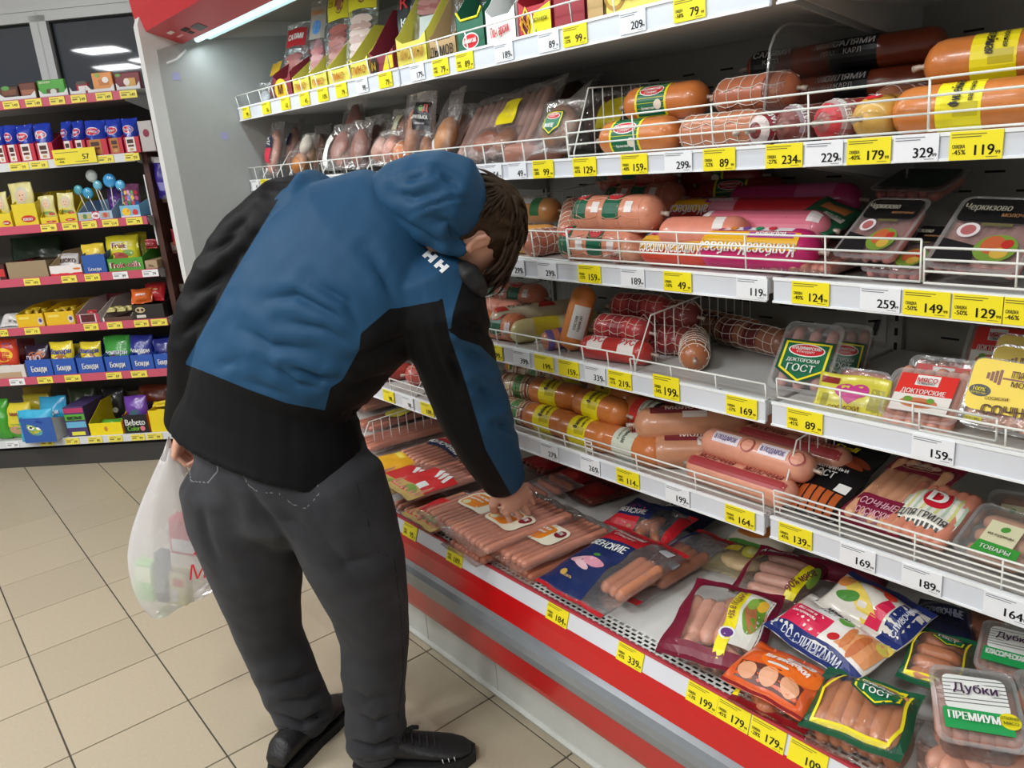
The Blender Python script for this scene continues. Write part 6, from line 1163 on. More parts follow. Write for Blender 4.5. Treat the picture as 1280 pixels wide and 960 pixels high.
def gostbag(m,S,W,L):
    g='0d5236'
    for a in (rect(-W*.5,-L*.5,W*.5,-L*.40),rect(-W*.5,L*.42,W*.5,L*.5),rect(-W*.5,-L*.40,-W*.42,L*.42),rect(W*.42,-L*.40,W*.5,L*.42),[(-W*.5,L*.05),(-W*.22,L*.5),(-W*.5,L*.5)],[(W*.3,-L*.5),(W*.5,-L*.2),(W*.5,-L*.5)]): dec(m,S,a,g)
    for a in ([(-W*.42,-L*.40),(W*.34,-L*.40),(W*.34,-L*.36),(-W*.42,-L*.36)],[(-W*.42,-L*.40),(-W*.39,-L*.40),(-W*.39,L*.05),(-W*.42,L*.05)],[(W*.39,-L*.16),(W*.42,-L*.16),(W*.42,L*.42),(W*.39,L*.42)],[(-W*.42,L*.05),(-W*.39,L*.02),(-W*.18,L*.42),(-W*.22,L*.42)],[(W*.32,-L*.40),(W*.36,-L*.38),(W*.42,-L*.16),(W*.39,-L*.16)]): dec(m,S,a,YEL,.0007)
    crest(m,S,W*.12,L*.26,W*.46,t3='СЛИВОЧНЫЕ')
pillow('green framed bag of sausages with shield label at the front grille',dq((988,896),(1114,956),(1168,870),(1046,842),.56,.58),.055,GF,gostbag,[('rowv',6,.105,.0145,'cd8458')],seed=150,cat='sausage',name='sausage_bag',inz=-.002)
pillow('green framed bag of sausages with shield label lying behind the front one',dq((1108,846),(1196,868),(1228,808),(1156,783),.58,.60),.055,GF,gostbag,[('rowu',4,.10,.0145,'c47a50')],seed=151,cat='sausage',name='sausage_bag',inz=-.002)
pillow('bag of sausages squashed under the front green framed one',dq((1000,922),(1110,972),(1168,905),(1050,868),.525),.05,GF,None,[('rowv',6,.1,.014,'bb7850')],seed=152,cat='sausage',name='sausage_bag')
DUB=lambda top,col:(lambda m,S,W,L:(dec(m,S,rrect(-W*.36,-L*.10,W*.36,L*.36,.01),'e6e6e2',.0006),[dec(m,S,[(-W*.36,L*(.30-.05*k)),(W*.36,L*(.33-.05*k)),(W*.36,L*(.318-.05*k)),(-W*.36,L*(.288-.05*k))],'6a6a6a',.0008) for k in range(7)],dec(m,S,ell(0,L*.18,W*.28,L*.09),'ecebe6',.001),txt(m,S,'Дубки',0,L*.18,L*.11,'4a2a50',W*.5,off=.0014),dec(m,S,rect(-W*.40,-L*.34,W*.36,-L*.08),col,.001),txt(m,S,top,-W*.07,-L*.19,L*.095,WHITE,W*.56,off=.0016,bold=.0006)))
def dub2(m,S,W,L): DUB('ПРЕМИУМ','1f9a50')(m,S,W,L); dec(m,S,ell(W*.33,-L*.16,W*.12,L*.10),'e9d81c',.0014); txt(m,S,'ОТБОРНОЕ',W*.33,-L*.14,L*.035,'4a5a14',W*.2,off=.002); txt(m,S,'МЯСО',W*.33,-L*.2,L*.035,'4a5a14',W*.16,off=.002)
tray('round cornered tray with wood grain print, green band and yellow seal',dq((1152,922),(1268,938),(1288,850),(1178,832),.60,.625),.045,dub2,('rowv',6,.11,.014,'cf8f7c'),seed=153)
tray('tray with green band and wood grain print at the back right of the deck',dq((1212,834),(1302,856),(1316,795),(1232,772),.605,.625),.045,DUB('КЛАССИЧЕСКАЯ','1f9a50'),('rowv',6,.09,.014,'c48a78'),seed=154)
pillow('crinkled clear pack of pink sausages at the bottom right corner',dq((1122,978),(1300,1010),(1305,930),(1165,905),.535,.55),.05,CL,None,[('heap',9,.1,.015,'d89a80')],seed=155)
tray('clear tray cut off by the right side of the view on the deck',dq((1272,925),(1390,940),(1396,850),(1290,842),.60,.62),.045,None,('rowv',6,.1,.014,'d8a088'),seed=156)
pillow('reddish sausage pack in the shade at the far right under the fifth shelf',dq((1190,800),(1262,812),(1270,772),(1205,755),.56),.045,CL,None,[('heap',6,.07,.014,'a8603c')],seed=157)
# ================================================================== sweets shelving on the left
def gu(px,v,z):
    b=G(0,v,z)-CAM; k=(px-640)/FPX; return -(b@RIGHT-k*(b@FWD))/(GU@RIGHT-k*(GU@FWD))
def gz(px,py,v):
    d=ray(px,py); t=(v-(CAM-G0)@GV)/(d@GV); return (CAM+d*t)[2]
GZ=[1.802,1.524,1.228,.972,.724,.463,.121]; ST=.040; GL,GR=-1.0,1.065
gon=empty('sweets_gondola',G(0,0,0),GANG); tag(gon,'white shop shelving unit stocked with sweets under the dark window','shelving')
lgrey=M('b9b9b8',.45,noise=.03); dk_=M('6a655e',.6,noise=.06); pinks=M('c8566c',.35,noise=.04); wht=M('d9dcdf',.35,noise=.03)
MB().box((GL,.47,.10),(GR,.50,1.83),0).build('back_panel',dk_,gon,smooth=False)
MB().box((GL,.02,.0),(GR,.48,.10)).build('plinth',M('3a3836',.7),gon,smooth=False)
for xx in (GR,GL-.03): MB().box((xx,.44,.0),(xx+.03,.50,1.86)).build('upright',lgrey,gon,smooth=False)
for i,z in enumerate(GZ):
    zt=z+ST
    sh=MB().box((GL,.008,zt-.026),(GR,.47,zt-.002)).build('shelf',lgrey,gon,smooth=False)
    MB().box((GL,-.004,z),(GR,.008,zt),.001).build('price_strip',pinks if i not in (1,6) else wht,sh,smooth=False)
    MB().prism([(GR,.0,zt-.01),(GR,.45,zt-.01),(GR,.45,zt-.11),(GR,.02,zt-.045)],(.004,0,0)).build('end_bracket',lgrey,sh,smooth=False)
def gthing(name,label,cat,i,x0,x1,v=.012,group=None):
    z=GZ[i]+ST; a,b=gu(x0,v,z),gu(x1,v,z); o=empty(name,G((a+b)/2,v,z-.001),GANG); tag(o,label,cat,group); return o,b-a-.003,z
FS=lambda zc,off=-.0006:plane_S((0,off,zc),(1,0,0),(0,0,1),(0,-1,0))
def gcarton(label,i,x0,x1,ytop,col,back=None,prints=None,v=.012,depth=.3,inner='6a5236',name='sweets_carton',cat='carton',full=False,wall=None):
    o,w,z=gthing(name,label,cat,i,x0,x1,v); h=max(.02,gz((x0+x1)/2,ytop,v)-z); m=M(col,.5,noise=.05); mi=M(inner,.7); t=.002; bk=back or h*1.5
    if full: MB().box((-w/2,0,0),(w/2,depth,h),.002).build('box_body',m,o,smooth=False)
    else:
        MB().box((-w/2,0,0),(w/2,depth,t)).build('base',mi,o,smooth=False); MB().box((-w/2,depth-t,0),(w/2,depth,bk)).build('back_flap',mi,o,smooth=False)
        for s in (-1,1):
            x=s*(w/2-t/2); MB().prism([(x-t/2,0,0),(x-t/2,depth,0),(x-t/2,depth,bk),(x-t/2,depth*.5,bk),(x-t/2,0,h)],(t,0,0)).build('side_flap',M(wall,.5) if wall else m,o,smooth=False)
        MB().box((-w/2,-t,0),(w/2,0,h)).build('front_flap',m,o,smooth=False)
    if prints: mb=MB(); prints(mb,FS(h/2,-.0026 if not full else -.0004),w,h); mb.build('front_print',None,o,smooth=False)
    return o,w,h
def gpouch(label,i,x0,x1,ytop,col,prints=None,v=.05,name='sweets_pouch',cat='pouch',z0=0,T=.05,lean=10,seed=0,turn=0,film=None,rough=.28):
    z=GZ[i]+ST+z0; a,b=gu(x0,v,z),gu(x1,v,z); w=b-a; h=max(.04,gz((x0+x1)/2,ytop,v)-z); le=math.radians(lean); c=G((a+b)/2,v,z+.003); cs,sn=math.cos(math.radians(turn)),math.sin(math.radians(turn))
    u=GU*cs+GV*sn; vv=np.array([0,0,1.])*math.cos(le)+(GV*cs-GU*sn)*math.sin(le)
    return pillow(label,(c+vv*h/2+norm(np.cross(vv,u))*-.0,u,vv,w,h),T,film or M(col,rough,noise=.07,coat=.35,bump=.12,bscale=60),prints,None,name=name,cat=cat,seed=seed,seal=.008)
P=lambda *a:(lambda m,S,W,L:[f(m,S,W,L) for f in a])
R_=lambda a,b,c,d,col,o=.0006:(lambda m,S,W,L:dec(m,S,rect(W*a,L*b,W*c,L*d),col,o,.03))
E_=lambda a,b,c,d,col,o=.0008:(lambda m,S,W,L:dec(m,S,ell(W*a,L*b,W*c,L*d),col,o,.03))
T_=lambda s,a,b,h,col,wm=.8,o=.0016,ang=0:(lambda m,S,W,L:txt(m,S,s,W*a,L*b,L*h,col,W*wm,ang,o))
# top shelf: boxes in white lipped trays
for k,(x0,x1) in enumerate([(0,46),(50,86),(88,108),(110,144),(146,176)]):
    o,w,z=gthing('shelf_tray',['white lipped tray at the left end of the top sweets shelf','white lipped tray under the green boxes','white lipped tray under the small red box','white lipped tray under the orange box','white lipped tray under the dark red boxes'][k],'tray',0,x0,x1,.004)
    MB().box((-w/2,0,0),(w/2,.26,.004)).build('base',wht,o,smooth=False); MB().prism([(-w/2,0,0),(w/2,0,0),(w/2,0,.035),(w*.36,0,.016),(-w*.36,0,.016),(-w/2,0,.035)],(0,.003,0)).build('front_lip',wht,o,smooth=False)
def grow(label,i,x0,x1,ytop,col,n,prints=None,tilt=0,v=.03,t=.02,grp=None):
    out=[]
    for k in range(n):
        o,w,z=gthing('chocolate_box',label[k] if isinstance(label,list) else label,'box',i,x0,x1,v+k*(t+.002),grp); h=gz((x0+x1)/2,ytop,v)-z
        o.location.z=z+.006; MB().box((-w/2,0,0),(w/2,t,h-.006),.003).build('box_body',M(col,.35,noise=.06,coat=.2),o,smooth=False)
        if k==0 and prints: mb=MB(); prints(mb,FS(h/2),w,h); mb.build('front_print',None,o,smooth=False)
grow(['dark brown chocolate box at the left end of the top shelf','dark brown chocolate box right behind the left end one'],0,0,26,108,'4a2c20',2,P(R_(-.3,-.2,.4,.2,'7a4a30'),E_(-.1,.3,.2,.15,'5a9a4a')))
grow(['reddish brown chocolate box, first of its row','reddish brown chocolate box, second of its row','reddish brown chocolate box, third of its row'],0,27,48,103,'6a3424',3,P(R_(-.4,-.3,.4,.0,'a8684a')))
gr_=['first','second','third','fourth','fifth']
grow(['bright green box, '+g+' from the front of its row on the top shelf' for g in gr_],0,50,84,99,'4aa636',5,P(R_(-.2,-.45,.25,-.1,'5a3a2a'),E_(.05,-.25,.12,.15,'d8d8d0'),T_('молоко',-.2,.3,.16,'e8f0d0',.4)))
grow(['small red and white box between the green and orange ones'],0,97,112,103,'b82838',1,P(R_(-.3,-.3,.45,.1,'e8e4e0'),R_(-.4,.2,.4,.5,'4a3a34')))
grow(['orange box with white badge on the top shelf'],0,118,144,90,'e3954a',1,P(E_(-.2,.3,.12,.1,'8ab04a'),R_(-.2,-.2,.3,.1,'c87a3a'),E_(.15,.05,.16,.15,'f0ece6')))
grow(['dark red box, '+g+' of the leaning row at the right end of the top shelf' for g in gr_[:4]],0,146,178,90,'7c1c26',4,P(R_(-.1,-.35,.3,.1,'d8a850'),E_(-.05,-.1,.12,.2,'efe8e0'),E_(-.35,.3,.1,.1,'6aa04a')))
# second shelf: blue pouches in red cartons
bx=[(0,12),(13,27),(28,47),(49,70),(83,95),(97,110),(112,137),(139,156),(158,177)]
nm_=['at the left end','second from the left end','third from the left end','fourth, left of the empty gap','right of the empty gap','just right of the gap, half hidden','with brown picture','with orange picture','at the right end']
for k,(x0,x1) in enumerate(bx):
    o,w,h=gcarton(f'red cake carton on the second sweets shelf, {nm_[k]}',1,x0,x1,169+(181-169)*(1-x0/180),'c42c40',.13,P(R_(-.38,-.42,.22,.5,'e6e2de' if k not in (6,7) else 'b87a3c'),R_(-.3,.1,.12,.35,'4a2c24',.0009),R_(-.28,-.12,.12,.02,'6a3a2c',.0009),E_(-.08,-.28,.14,.08,'c8a070',.0009)),inner='c9c4be',depth=.25)
    gpouch(f'royal blue pouch with red oval in the carton {nm_[k]}',1,x0,x1+1,146+(157-146)*(1-x0/180),'2440b4',P(E_(-.05,.16,.36,.12,'efe6ee'),E_(-.05,.16,.32,.10,'d32845',.0011),T_('Рулет',-.05,.16,.07,WHITE,.45)),v=.06,seed=200+k,lean=6,T=.06)
o,w,h=gcarton('grey carton seen from its side at the right end of the second shelf',1,178,196,150,'bdb8b8',.17,P(E_(.0,.1,.22,.13,'8a2440')),full=True,depth=.28,inner='c9c4be')
# third shelf
def alen(k,x0,x1,yt,face=True):
    names=['cut off at the left','with big portrait','half hidden by its carton','in the open carton by the lollipops']
    o,w,h=gcarton(f'yellow chocolate carton on the third sweets shelf, {names[k]}',2,x0,x1,yt+26,'e3cb2e',.15,P(E_(.1,-.2,.3,.16,'c8322c'),T_('какао',.1,-.2,.16,WHITE,.4)),inner='8a7a4a',depth=.26)
    gpouch(f'chocolate bar with child portrait wrapper, {names[k]}',2,x0+1,x1-1,yt,'d9cf8a',P(R_(-.48,-.48,.48,-.05,'e5cf3a'),E_(0,.2,.27,.20,'c9c4b0'),E_(0,.17,.19,.15,'e3bfa0',.001),E_(-.07,.19,.03,.012,'4a3a30',.0012),E_(.07,.19,.03,.012,'4a3a30',.0012),E_(0,.09,.05,.012,'b8605a',.0012),E_(0,-.15,.4,.05,'7a9a5a',.0009),E_(.25,-.2,.18,.05,'c8322c',.001)),v=.05,T=.016,lean=4,seed=220+k,name='chocolate_bar',cat='chocolate')
alen(0,0,17,240); alen(1,20,50,228); alen(2,52,74,245); alen(3,76,98,241)
o,w,h=gcarton('pale blue lollipop display box with red badge',2,99,142,264,'a8c4dc',.09,P(R_(-.08,-.5,.12,.5,'d83a4a'),E_(.02,0,.12,.4,'e8e8ec',.001),T_('100',.02,0,.3,RED,.16),R_(-.45,-.3,-.12,.3,'c8b87a'),R_(.18,-.3,.42,.3,'b8a08a'),E_(-.3,0,.06,.3,'5a8a5a',.001),E_(.3,0,.06,.3,'c85a4a',.001)),inner='8ab0c8',depth=.2)
for k,(px,py,c,r) in enumerate([(93,238,'4aa0b0',.024),(104,242,'3f9ac8',.028),(113,220,'b8c0c0',.03),(118,232,'6ab4cc',.024),(134,226,'3a9ad8',.034),(146,232,'58b0e0',.026)]):
    u=gu(px,.08,1.5); z=gz(px,py,.08); zb=GZ[2]+ST+.012; o=empty('lollipop',G(u,.08,zb),GANG); tag(o,['teal lollipop leftmost in the pale blue box','blue wrapped lollipop low in the box','silver wrapped lollipop standing tallest on the left','pale blue lollipop below the silver one','large round bright blue lollipop','blue lollipop right of the large round one'][k],'lollipop','lollipops in the pale blue box')
    hh=z-zb; lean_=(.03 if k<4 else -.01); MB().tube([(lean_,0,0),(0,0,hh-r*.7)],.0022,6).build('stick',M('eceae6',.4),o)
    mb=MB(); mb.rings([[(r*math.sin(p)*math.cos(t),r*.45*math.sin(p)*math.sin(t),hh-r*math.cos(p)) for t in [2*math.pi*q/14 for q in range(14)]] for p in [math.pi*(j+.3)/8.6 for j in range(9)]]); mb.build('candy',M(c,.2,noise=.25,nscale=25,coat=.5),o)
    mb=MB(); mb.tube([(0,0,hh-r*1.05),(0,0,hh-r*1.0),(0,0,hh-r*.55)],[.012,.006,.014],8); mb.build('wrapper_skirt',FILM((225,235,240),.2,.6),o)
gpouch('purple sweets bag behind the bright blue lollipop',2,138,158,236,'5a3a8a',P(E_(0,0,.3,.2,'a85ac0')),v=.16,seed=230)
gcarton('blue box with yellow duck picture at the right of the third shelf',2,152,177,256,'7ab8dc',.08,P(E_(-.2,-.05,.22,.35,'eec83a'),E_(-.1,.05,.06,.1,'e88a2a',.001),E_(.25,-.1,.14,.25,'d83a3a'),R_(-.5,-.5,.5,-.35,'d8e8ee',.001)),depth=.2)
gpouch('pouch of many coloured round sweets above the duck box',2,156,178,230,'6a3a5a',P(*[E_(-.35+.18*(q%5),-.3+.17*(q//5),.08,.07,['d83a4a','e8c83a','3a9a5a','3a6ac8','d86aa8'][(q*3+q//5)%5]) for q in range(20)]),v=.06,seed=231)
# fourth shelf
gcarton('dark red and black box at the left end of the fourth shelf',3,0,9,330,'4a1c20',prints=P(R_(-.4,-.3,.4,.2,'c83a3a')),full=True)
gcarton('low kraft cardboard tray on the fourth sweets shelf',3,12,62,326,'9a866a',.07,inner='4a3a30')
gpouch('dark red flat pouch lying in the kraft tray',3,14,34,318,'8a2434',None,v=.12,T=.03,lean=50,seed=240)
gpouch('dark green pouch at the back of the fourth shelf',3,18,80,296,'1f4020',None,v=.36,T=.05,lean=10,seed=241)
gcarton('white and red tray with pale wooden side flap',3,64,104,331,'e8e4e2',.11,P(R_(-.5,-.5,.5,-.28,'d8323a'),E_(-.3,-.2,.15,.12,'e8e4e2',.0009),E_(.15,-.22,.1,.12,'e8e4e2',.0009),E_(.35,.1,.12,.1,'d8823a',.0009)),wall='d0b48c',inner='d8d4d0')
gpouch('white chocolate pouch with dark word inside the white and red tray',3,72,98,316,'d4d0d0',P(T_('шоко',.05,.1,.28,'4a2c24',.7),R_(-.4,-.3,.4,-.15,'a8a4a4')),v=.09,seed=242,lean=25,T=.03)
gcarton('blue display box with wavy white word on the fourth shelf',3,106,135,318,'2a58a8',.13,P(T_('Бонди',0,-.28,.18,WHITE,.6)),inner='2a4a8a')
gpouch('yellow and white jelly pouch with blue word in the blue display box',3,107,135,305,'e6c83a',P(R_(-.5,-.5,.5,.1,'d8dce4'),T_('Бонди',.0,.08,.15,'2a48a0',.75),E_(0,-.14,.25,.12,'c8824a'),E_(-.1,-.1,.08,.06,'e0a86a',.001),E_(.12,-.12,.08,.06,'b8683a',.001)),v=.06,seed=243,lean=6)
gcarton('green box with maroon fruit chew lettering',3,137,181,322,'4f9e38',.11,P(T_('Fruit-tella',0,.0,.46,WHITE,.92,.0012),T_('Fruit-tella',0,.0,.42,'b01c3c',.86,.0018)),inner='3a7a2a')
gpouch('yellow fruit chew bag standing in the green box',3,138,176,294,'dcd22c',P(R_(-.3,.05,.2,.3,'e8e4d8'),T_('Fruit',-.05,.18,.15,'8a2c3c',.42),E_(-.1,-.15,.28,.12,'b04a3a'),E_(.2,-.05,.16,.1,'6aa03a')),v=.08,seed=244,lean=12,turn=8)
gpouch('yellow green bag leaning at the back of the green box',3,160,186,290,'c8b82c',P(E_(0,0,.2,.2,'5a9a3a')),v=.16,seed=245,lean=14)
gcarton('kraft box with dark letters at the right end of the fourth shelf',3,182,198,325,'b09878',prints=P(T_('Fru',.0,-.1,.3,'4a2c24',.8)),full=True,depth=.2)
gpouch('dark red candy bag above the kraft box',3,183,197,300,'9a1c2c',P(E_(0,0,.3,.2,'e0c8c8')),v=.05,z0=.09,seed=246)
# fifth shelf
gpouch('white sweets bag at the left end of the fifth shelf',4,0,24,388,'d6d3d2',P(T_('зефир',.2,-.3,.12,'5a5a5a',.4)),v=.05,seed=250,lean=50,T=.06)
for k,(x0,x1) in enumerate([(23,57),(59,95)]):
    gcarton(['yellow candy box left of the pair on the fifth shelf','yellow candy box right of the pair on the fifth shelf'][k],4,x0,x1,392-k*3,'e2b91c',.09,P(E_(.38,-.1,.1,.3,'d8d0c0'),E_(.38,-.05,.06,.15,'5a4a8a',.001),R_(-.4,.1,.0,.3,'f0d860')),inner='8a6a1c')
    for q in range(3): gpouch([f'yellow wrapped candy {w_} in the {s_} yellow box' for s_ in ('left','right') for w_ in ('heaped first','heaped second','heaped third')][k*3+q],4,x0+3+q*10,x0+14+q*10,384-(q%2)*3,'d6b42a',None,v=.08+.04*q,z0=.04,seed=252+q+3*k,lean=55,T=.03,name='wrapped_candy',cat='candy')
gcarton('white tray with pink sides and a few red candies',4,97,126,392,'dcd2d0',.10,P(R_(-.5,-.5,-.36,.5,'b83a58'),R_(.36,-.5,.5,.5,'b83a58'),R_(-.3,-.4,.3,.45,'5a2028')),inner='7a3038')
gpouch('small red candy left in the white and pink tray',4,108,120,388,'b8343a',None,v=.06,z0=.02,seed=260,lean=40,T=.03,name='wrapped_candy',cat='candy')
gcarton('brown tray with white edged left side holding gold candies',4,129,165,396,'5c4038',.10,P(R_(-.5,-.5,-.44,.5,'e0d8d4')),inner='4a3028',wall='d8ccc8')
for q in range(4): gpouch(['gold wrapped candy at the left in the brown tray','gold wrapped candy second in the brown tray','gold wrapped candy third in the brown tray','gold wrapped candy at the right in the brown tray'][q],4,133+q*7,143+q*7,386+(q%2)*4,'b8b06a',None,v=.05+.02*(q%2),z0=.035,seed=262+q,lean=60,T=.025,name='wrapped_candy',cat='candy')
gcarton('black box with pale owl like emblem and white label',4,168,207,380,'25211f',.10,P(E_(-.25,.15,.16,.2,'c8b48a'),E_(-.32,.15,.05,.1,'3a2a20',.001),E_(-.18,.15,.05,.1,'3a2a20',.001),R_(-.4,-.4,-.1,-.2,'d8d4cc')),inner='1c1816')
gpouch('orange sweets bag leaning out of the black box',4,166,190,360,'e0682a',P(T_('мини',.0,.0,.16,WHITE,.7),R_(-.4,-.4,.3,-.2,'f0a03a')),v=.05,z0=.07,seed=268,lean=30,turn=14)
gpouch('red sweets bag lying in the top of the black box',4,180,206,352,'b8262c',P(R_(-.3,-.1,.35,.15,'d8503a'),T_('вафли',0,.02,.12,'f0d8a0',.6)),v=.09,z0=.07,seed=269,lean=30)
# sixth shelf
gcarton('white box with brown lower edge at the left end of the sixth shelf',5,0,34,456,'d8d4ce',.08,P(R_(-.5,-.5,.35,-.05,'b8a080')),inner='b8b0a0')
gpouch('red and orange lollipop bag with yellow round emblem',5,0,26,424,'d8462a',P(R_(-.5,.22,.5,.45,'4a5ab0'),E_(-.1,-.02,.4,.22,'f0c42a'),T_('Чупа',-.1,.05,.12,RED,.5),T_('Чупс',-.1,-.08,.12,RED,.5),R_(-.5,-.5,.5,-.32,'b8c0c8')),v=.05,z0=.03,seed=270,turn=6)
for k,(x0,x1,yt,c,pw,lb) in enumerate([(36,68,438,'2e5cb8',.5,'dark purple'),(69,97,438,'2e5cb8',.5,'first yellow'),(99,132,440,'2e5cb8',.5,'second yellow'),(134,165,436,'2e5cb8',.5,'green'),(166,194,438,'2e5cb8',.5,'navy'),(195,219,438,'2e5cb8',.5,'last navy')]):
    gcarton(f'blue display box with white word holding the {lb} jelly pouch',5,x0,x1,449-k*1.5,'2a57b0',.11,P(T_('Бонди',0,-.05,.34,WHITE,.6)),inner='2444a0')
DO=lambda w1,c1,bg,e1,tcol='2a3aa0':P(E_(0,-.1,.34,.2,bg),T_(w1,0,.2,.17,tcol,.85),E_(-.1,-.05,.09,.07,'f4f0e8',.001),E_(.12,-.05,.09,.07,'f4f0e8',.001),E_(-.1,-.05,.035,.03,BLK,.0012),E_(.12,-.05,.035,.03,BLK,.0012),E_(0,-.18,.12,.05,e1,.001))
gpouch('dark purple jelly pouch with two orange round pieces',5,36,66,432,'2c1c34',P(E_(-.1,.15,.2,.13,'b86a4a'),E_(.2,.15,.18,.13,'b86a4a'),T_('DUO',-.1,.05,.2,'d8d0e8',.6),R_(-.3,-.3,.3,-.15,'6a3a8a')),v=.05,seed=271)
gpouch('yellow jelly pouch with brown bear face, nearer the purple pouch',5,67,96,428,'e6d034',DO('бонпари',0,'a8683a','7a3a24'),v=.03,seed=272)
gpouch('yellow jelly pouch with brown bear face, nearer the green pouch',5,104,130,428,'e6d034',DO('бонпари',0,'a8683a','7a3a24'),v=.05,seed=273)
gpouch('yellow jelly pouch in the back row between the two bear ones',5,92,108,430,'c8b42a',None,v=.12,seed=274)
gpouch('bright green jelly pouch with purple berries',5,133,166,420,'3a9a3c',P(R_(-.5,-.5,.5,.0,'5a6a78'),T_('бонпари',0,-.02,.14,'e8e4f4',.8),E_(-.1,-.2,.12,.1,'6a2c5a',.001),E_(.12,-.22,.12,.1,'7a3464',.001)),v=.06,seed=275,lean=14)
gpouch('navy jelly pouch with white word right of the green one',5,166,194,420,'26308c',P(R_(-.3,-.5,.35,-.05,'c8d0dc'),T_('бонпари',0,.02,.13,WHITE,.8),E_(0,-.25,.2,.12,'b86a4a',.001)),v=.06,seed=276,lean=12)
gpouch('navy jelly pouch at the right end by the shopper sleeve',5,195,220,424,'232a78',P(R_(-.3,-.5,.35,-.05,'c8d0dc'),E_(0,-.25,.2,.12,'b84a3a',.001)),v=.06,seed=277)
gpouch('dark red pouch in the back row of the sixth shelf',5,22,48,424,'7a1a24',None,v=.2,seed=278)
# bottom shelf
gpouch('green sweets bag at the left end of the bottom shelf',6,0,16,500,'3f9a2a',None,v=.04,seed=280)
gpouch('yellow and green sweets bag beside the light blue box',6,10,44,505,'d8c430',P(R_(-.5,-.5,.5,-.1,'4f9a34'),E_(0,-.28,.3,.12,'c89a7a',.001),T_('мишки',.1,.2,.12,'8a3c34',.6)),v=.05,seed=281)
gpouch('yellow bag standing in the second row of the bottom shelf',6,34,66,494,'d0bc34',None,v=.16,seed=282)
o,w,h=gcarton('light blue sour jelly box jutting out of the bottom shelf',6,32,72,522,'2f5ba8',.10,None,v=-.05,depth=.22,inner='2a4a8a',wall='c8ccd4')
gpouch('light blue jelly pouch with green monster face in the jutting box',6,29,72,513,'3aaed6',DO('бонпари',0,'8aa83a','c8c04a','1c3c9c'),v=-.035,seed=283,T=.05,lean=6)
gpouch('light blue jelly pouch standing behind the jutting box',6,55,88,497,'2f9cc8',P(T_('бонпари',-.1,.1,.13,'e8ecf4',.7),R_(-.3,-.3,.3,-.1,'1c4c8c')),v=.07,seed=284,lean=10)
gcarton('purple and green striped candy box on the bottom shelf',6,86,112,508,'4a3a6a',.13,P(R_(-.48,.05,.48,.25,'5fae3a'),R_(-.48,-.2,.48,.0,'6ab4d8'),R_(-.3,-.46,.35,-.34,'e8e04a'),R_(-.48,.3,.48,.46,'b83a6a'),T_('кислые',0,.15,.14,'2a1a3a',.7)),inner='2a2038',full=True,depth=.2)
gcarton('bright yellow half empty carton on the bottom shelf',6,114,155,528,'f0d814',.15,P(E_(0,0,.05,.2,'c8862a')),inner='5a4a34',wall='e8d21c')
gpouch('green sweets bag lying in the bright yellow carton',6,124,150,522,'5aa83a',None,v=.07,z0=.01,seed=285,lean=55,T=.04)
gpouch('dark patterned bag behind the bright yellow carton',6,132,160,484,'1e1c22',P(E_(-.1,.1,.15,.1,'8a9a8a'),E_(.1,-.2,.12,.08,'b8b8b0')),v=.26,seed=286)
gcarton('black candy box with green and white lettering',6,157,188,518,'1a161c',.10,P(T_('Bebeto',0,.12,.34,WHITE,.8),T_('Color',-.1,-.22,.26,'7ac83a',.5),E_(.25,-.25,.1,.14,'d87a8a')),inner='3a2a4a',wall='e0702a',depth=.24)
gpouch('purple sweets bag rising out of the black candy box',6,160,188,496,'6a3aa0',P(E_(0,-.1,.3,.2,'4a6a7a')),v=.07,seed=287)
gcarton('yellow carton of yellow bags next to the jacket hem',6,190,222,512,'ead01a',.12,None,inner='8a7a1c')
for q in range(3): gpouch(['lowest yellow bag stacked in the carton by the jacket','middle yellow bag stacked in the carton by the jacket','topmost yellow bag stacked in the carton by the jacket'][q],6,190,218,520-q*9,'e2c41c',None,v=.05+.02*q,z0=.03+.04*q,seed=288+q,lean=60,T=.04)
gpouch('green and black bags row at the back of the bottom shelf',6,90,124,485,'3a4a2c',P(E_(0,0,.3,.2,'7a9a4a')),v=.25,seed=292)
gpouch('yellow bag at the back left of the bottom shelf',6,34,70,484,'b89a2a',None,v=.3,seed=293); gpouch('reddish bag at the back right of the bottom shelf',6,178,215,482,'8a3a24',None,v=.28,seed=294)
# price tags on the sweets shelves
def gtag(i,x0,x1,col,val,where):
    z=GZ[i]+ST*.5; a,b=gu(x0,-.006,z),gu(x1,-.006,z); o=MB().box((-(b-a)/2,-.001,-.017),((b-a)/2,.001,.017)).build('price_tag',M('f0e05a' if col=='y' else 'eef0f2',.4,noise=.02),None,smooth=False); o.location=G((a+b)/2,-.0058,z); o.rotation_euler=(0,0,GANG)
    tag(o,f'{"yellow" if col=="y" else "white"} price tag on {where}','price tag','price tags on the sweets shelves'); mb=MB(); S=FS(0,-.0012); w=b-a
    if val: txt(mb,S,val,w*.24,-.003,.013,'3a3a24',w*.4,off=.0004)
    decal(mb,S,rect(-w*.42,.006,w*.1,.009),M('8a8440' if col=='y' else '9a9aa0',.5),.0003); decal(mb,S,rect(-w*.42,-.006,-w*.1,.001),M('8a8440' if col=='y' else '9a9aa0',.5),.0003)
    mb.build('tag_print',None,o,smooth=False)
ORD=['first','second','third','fourth','fifth','sixth','seventh']; LVN=['top','second','third','fourth','fifth','sixth','bottom']
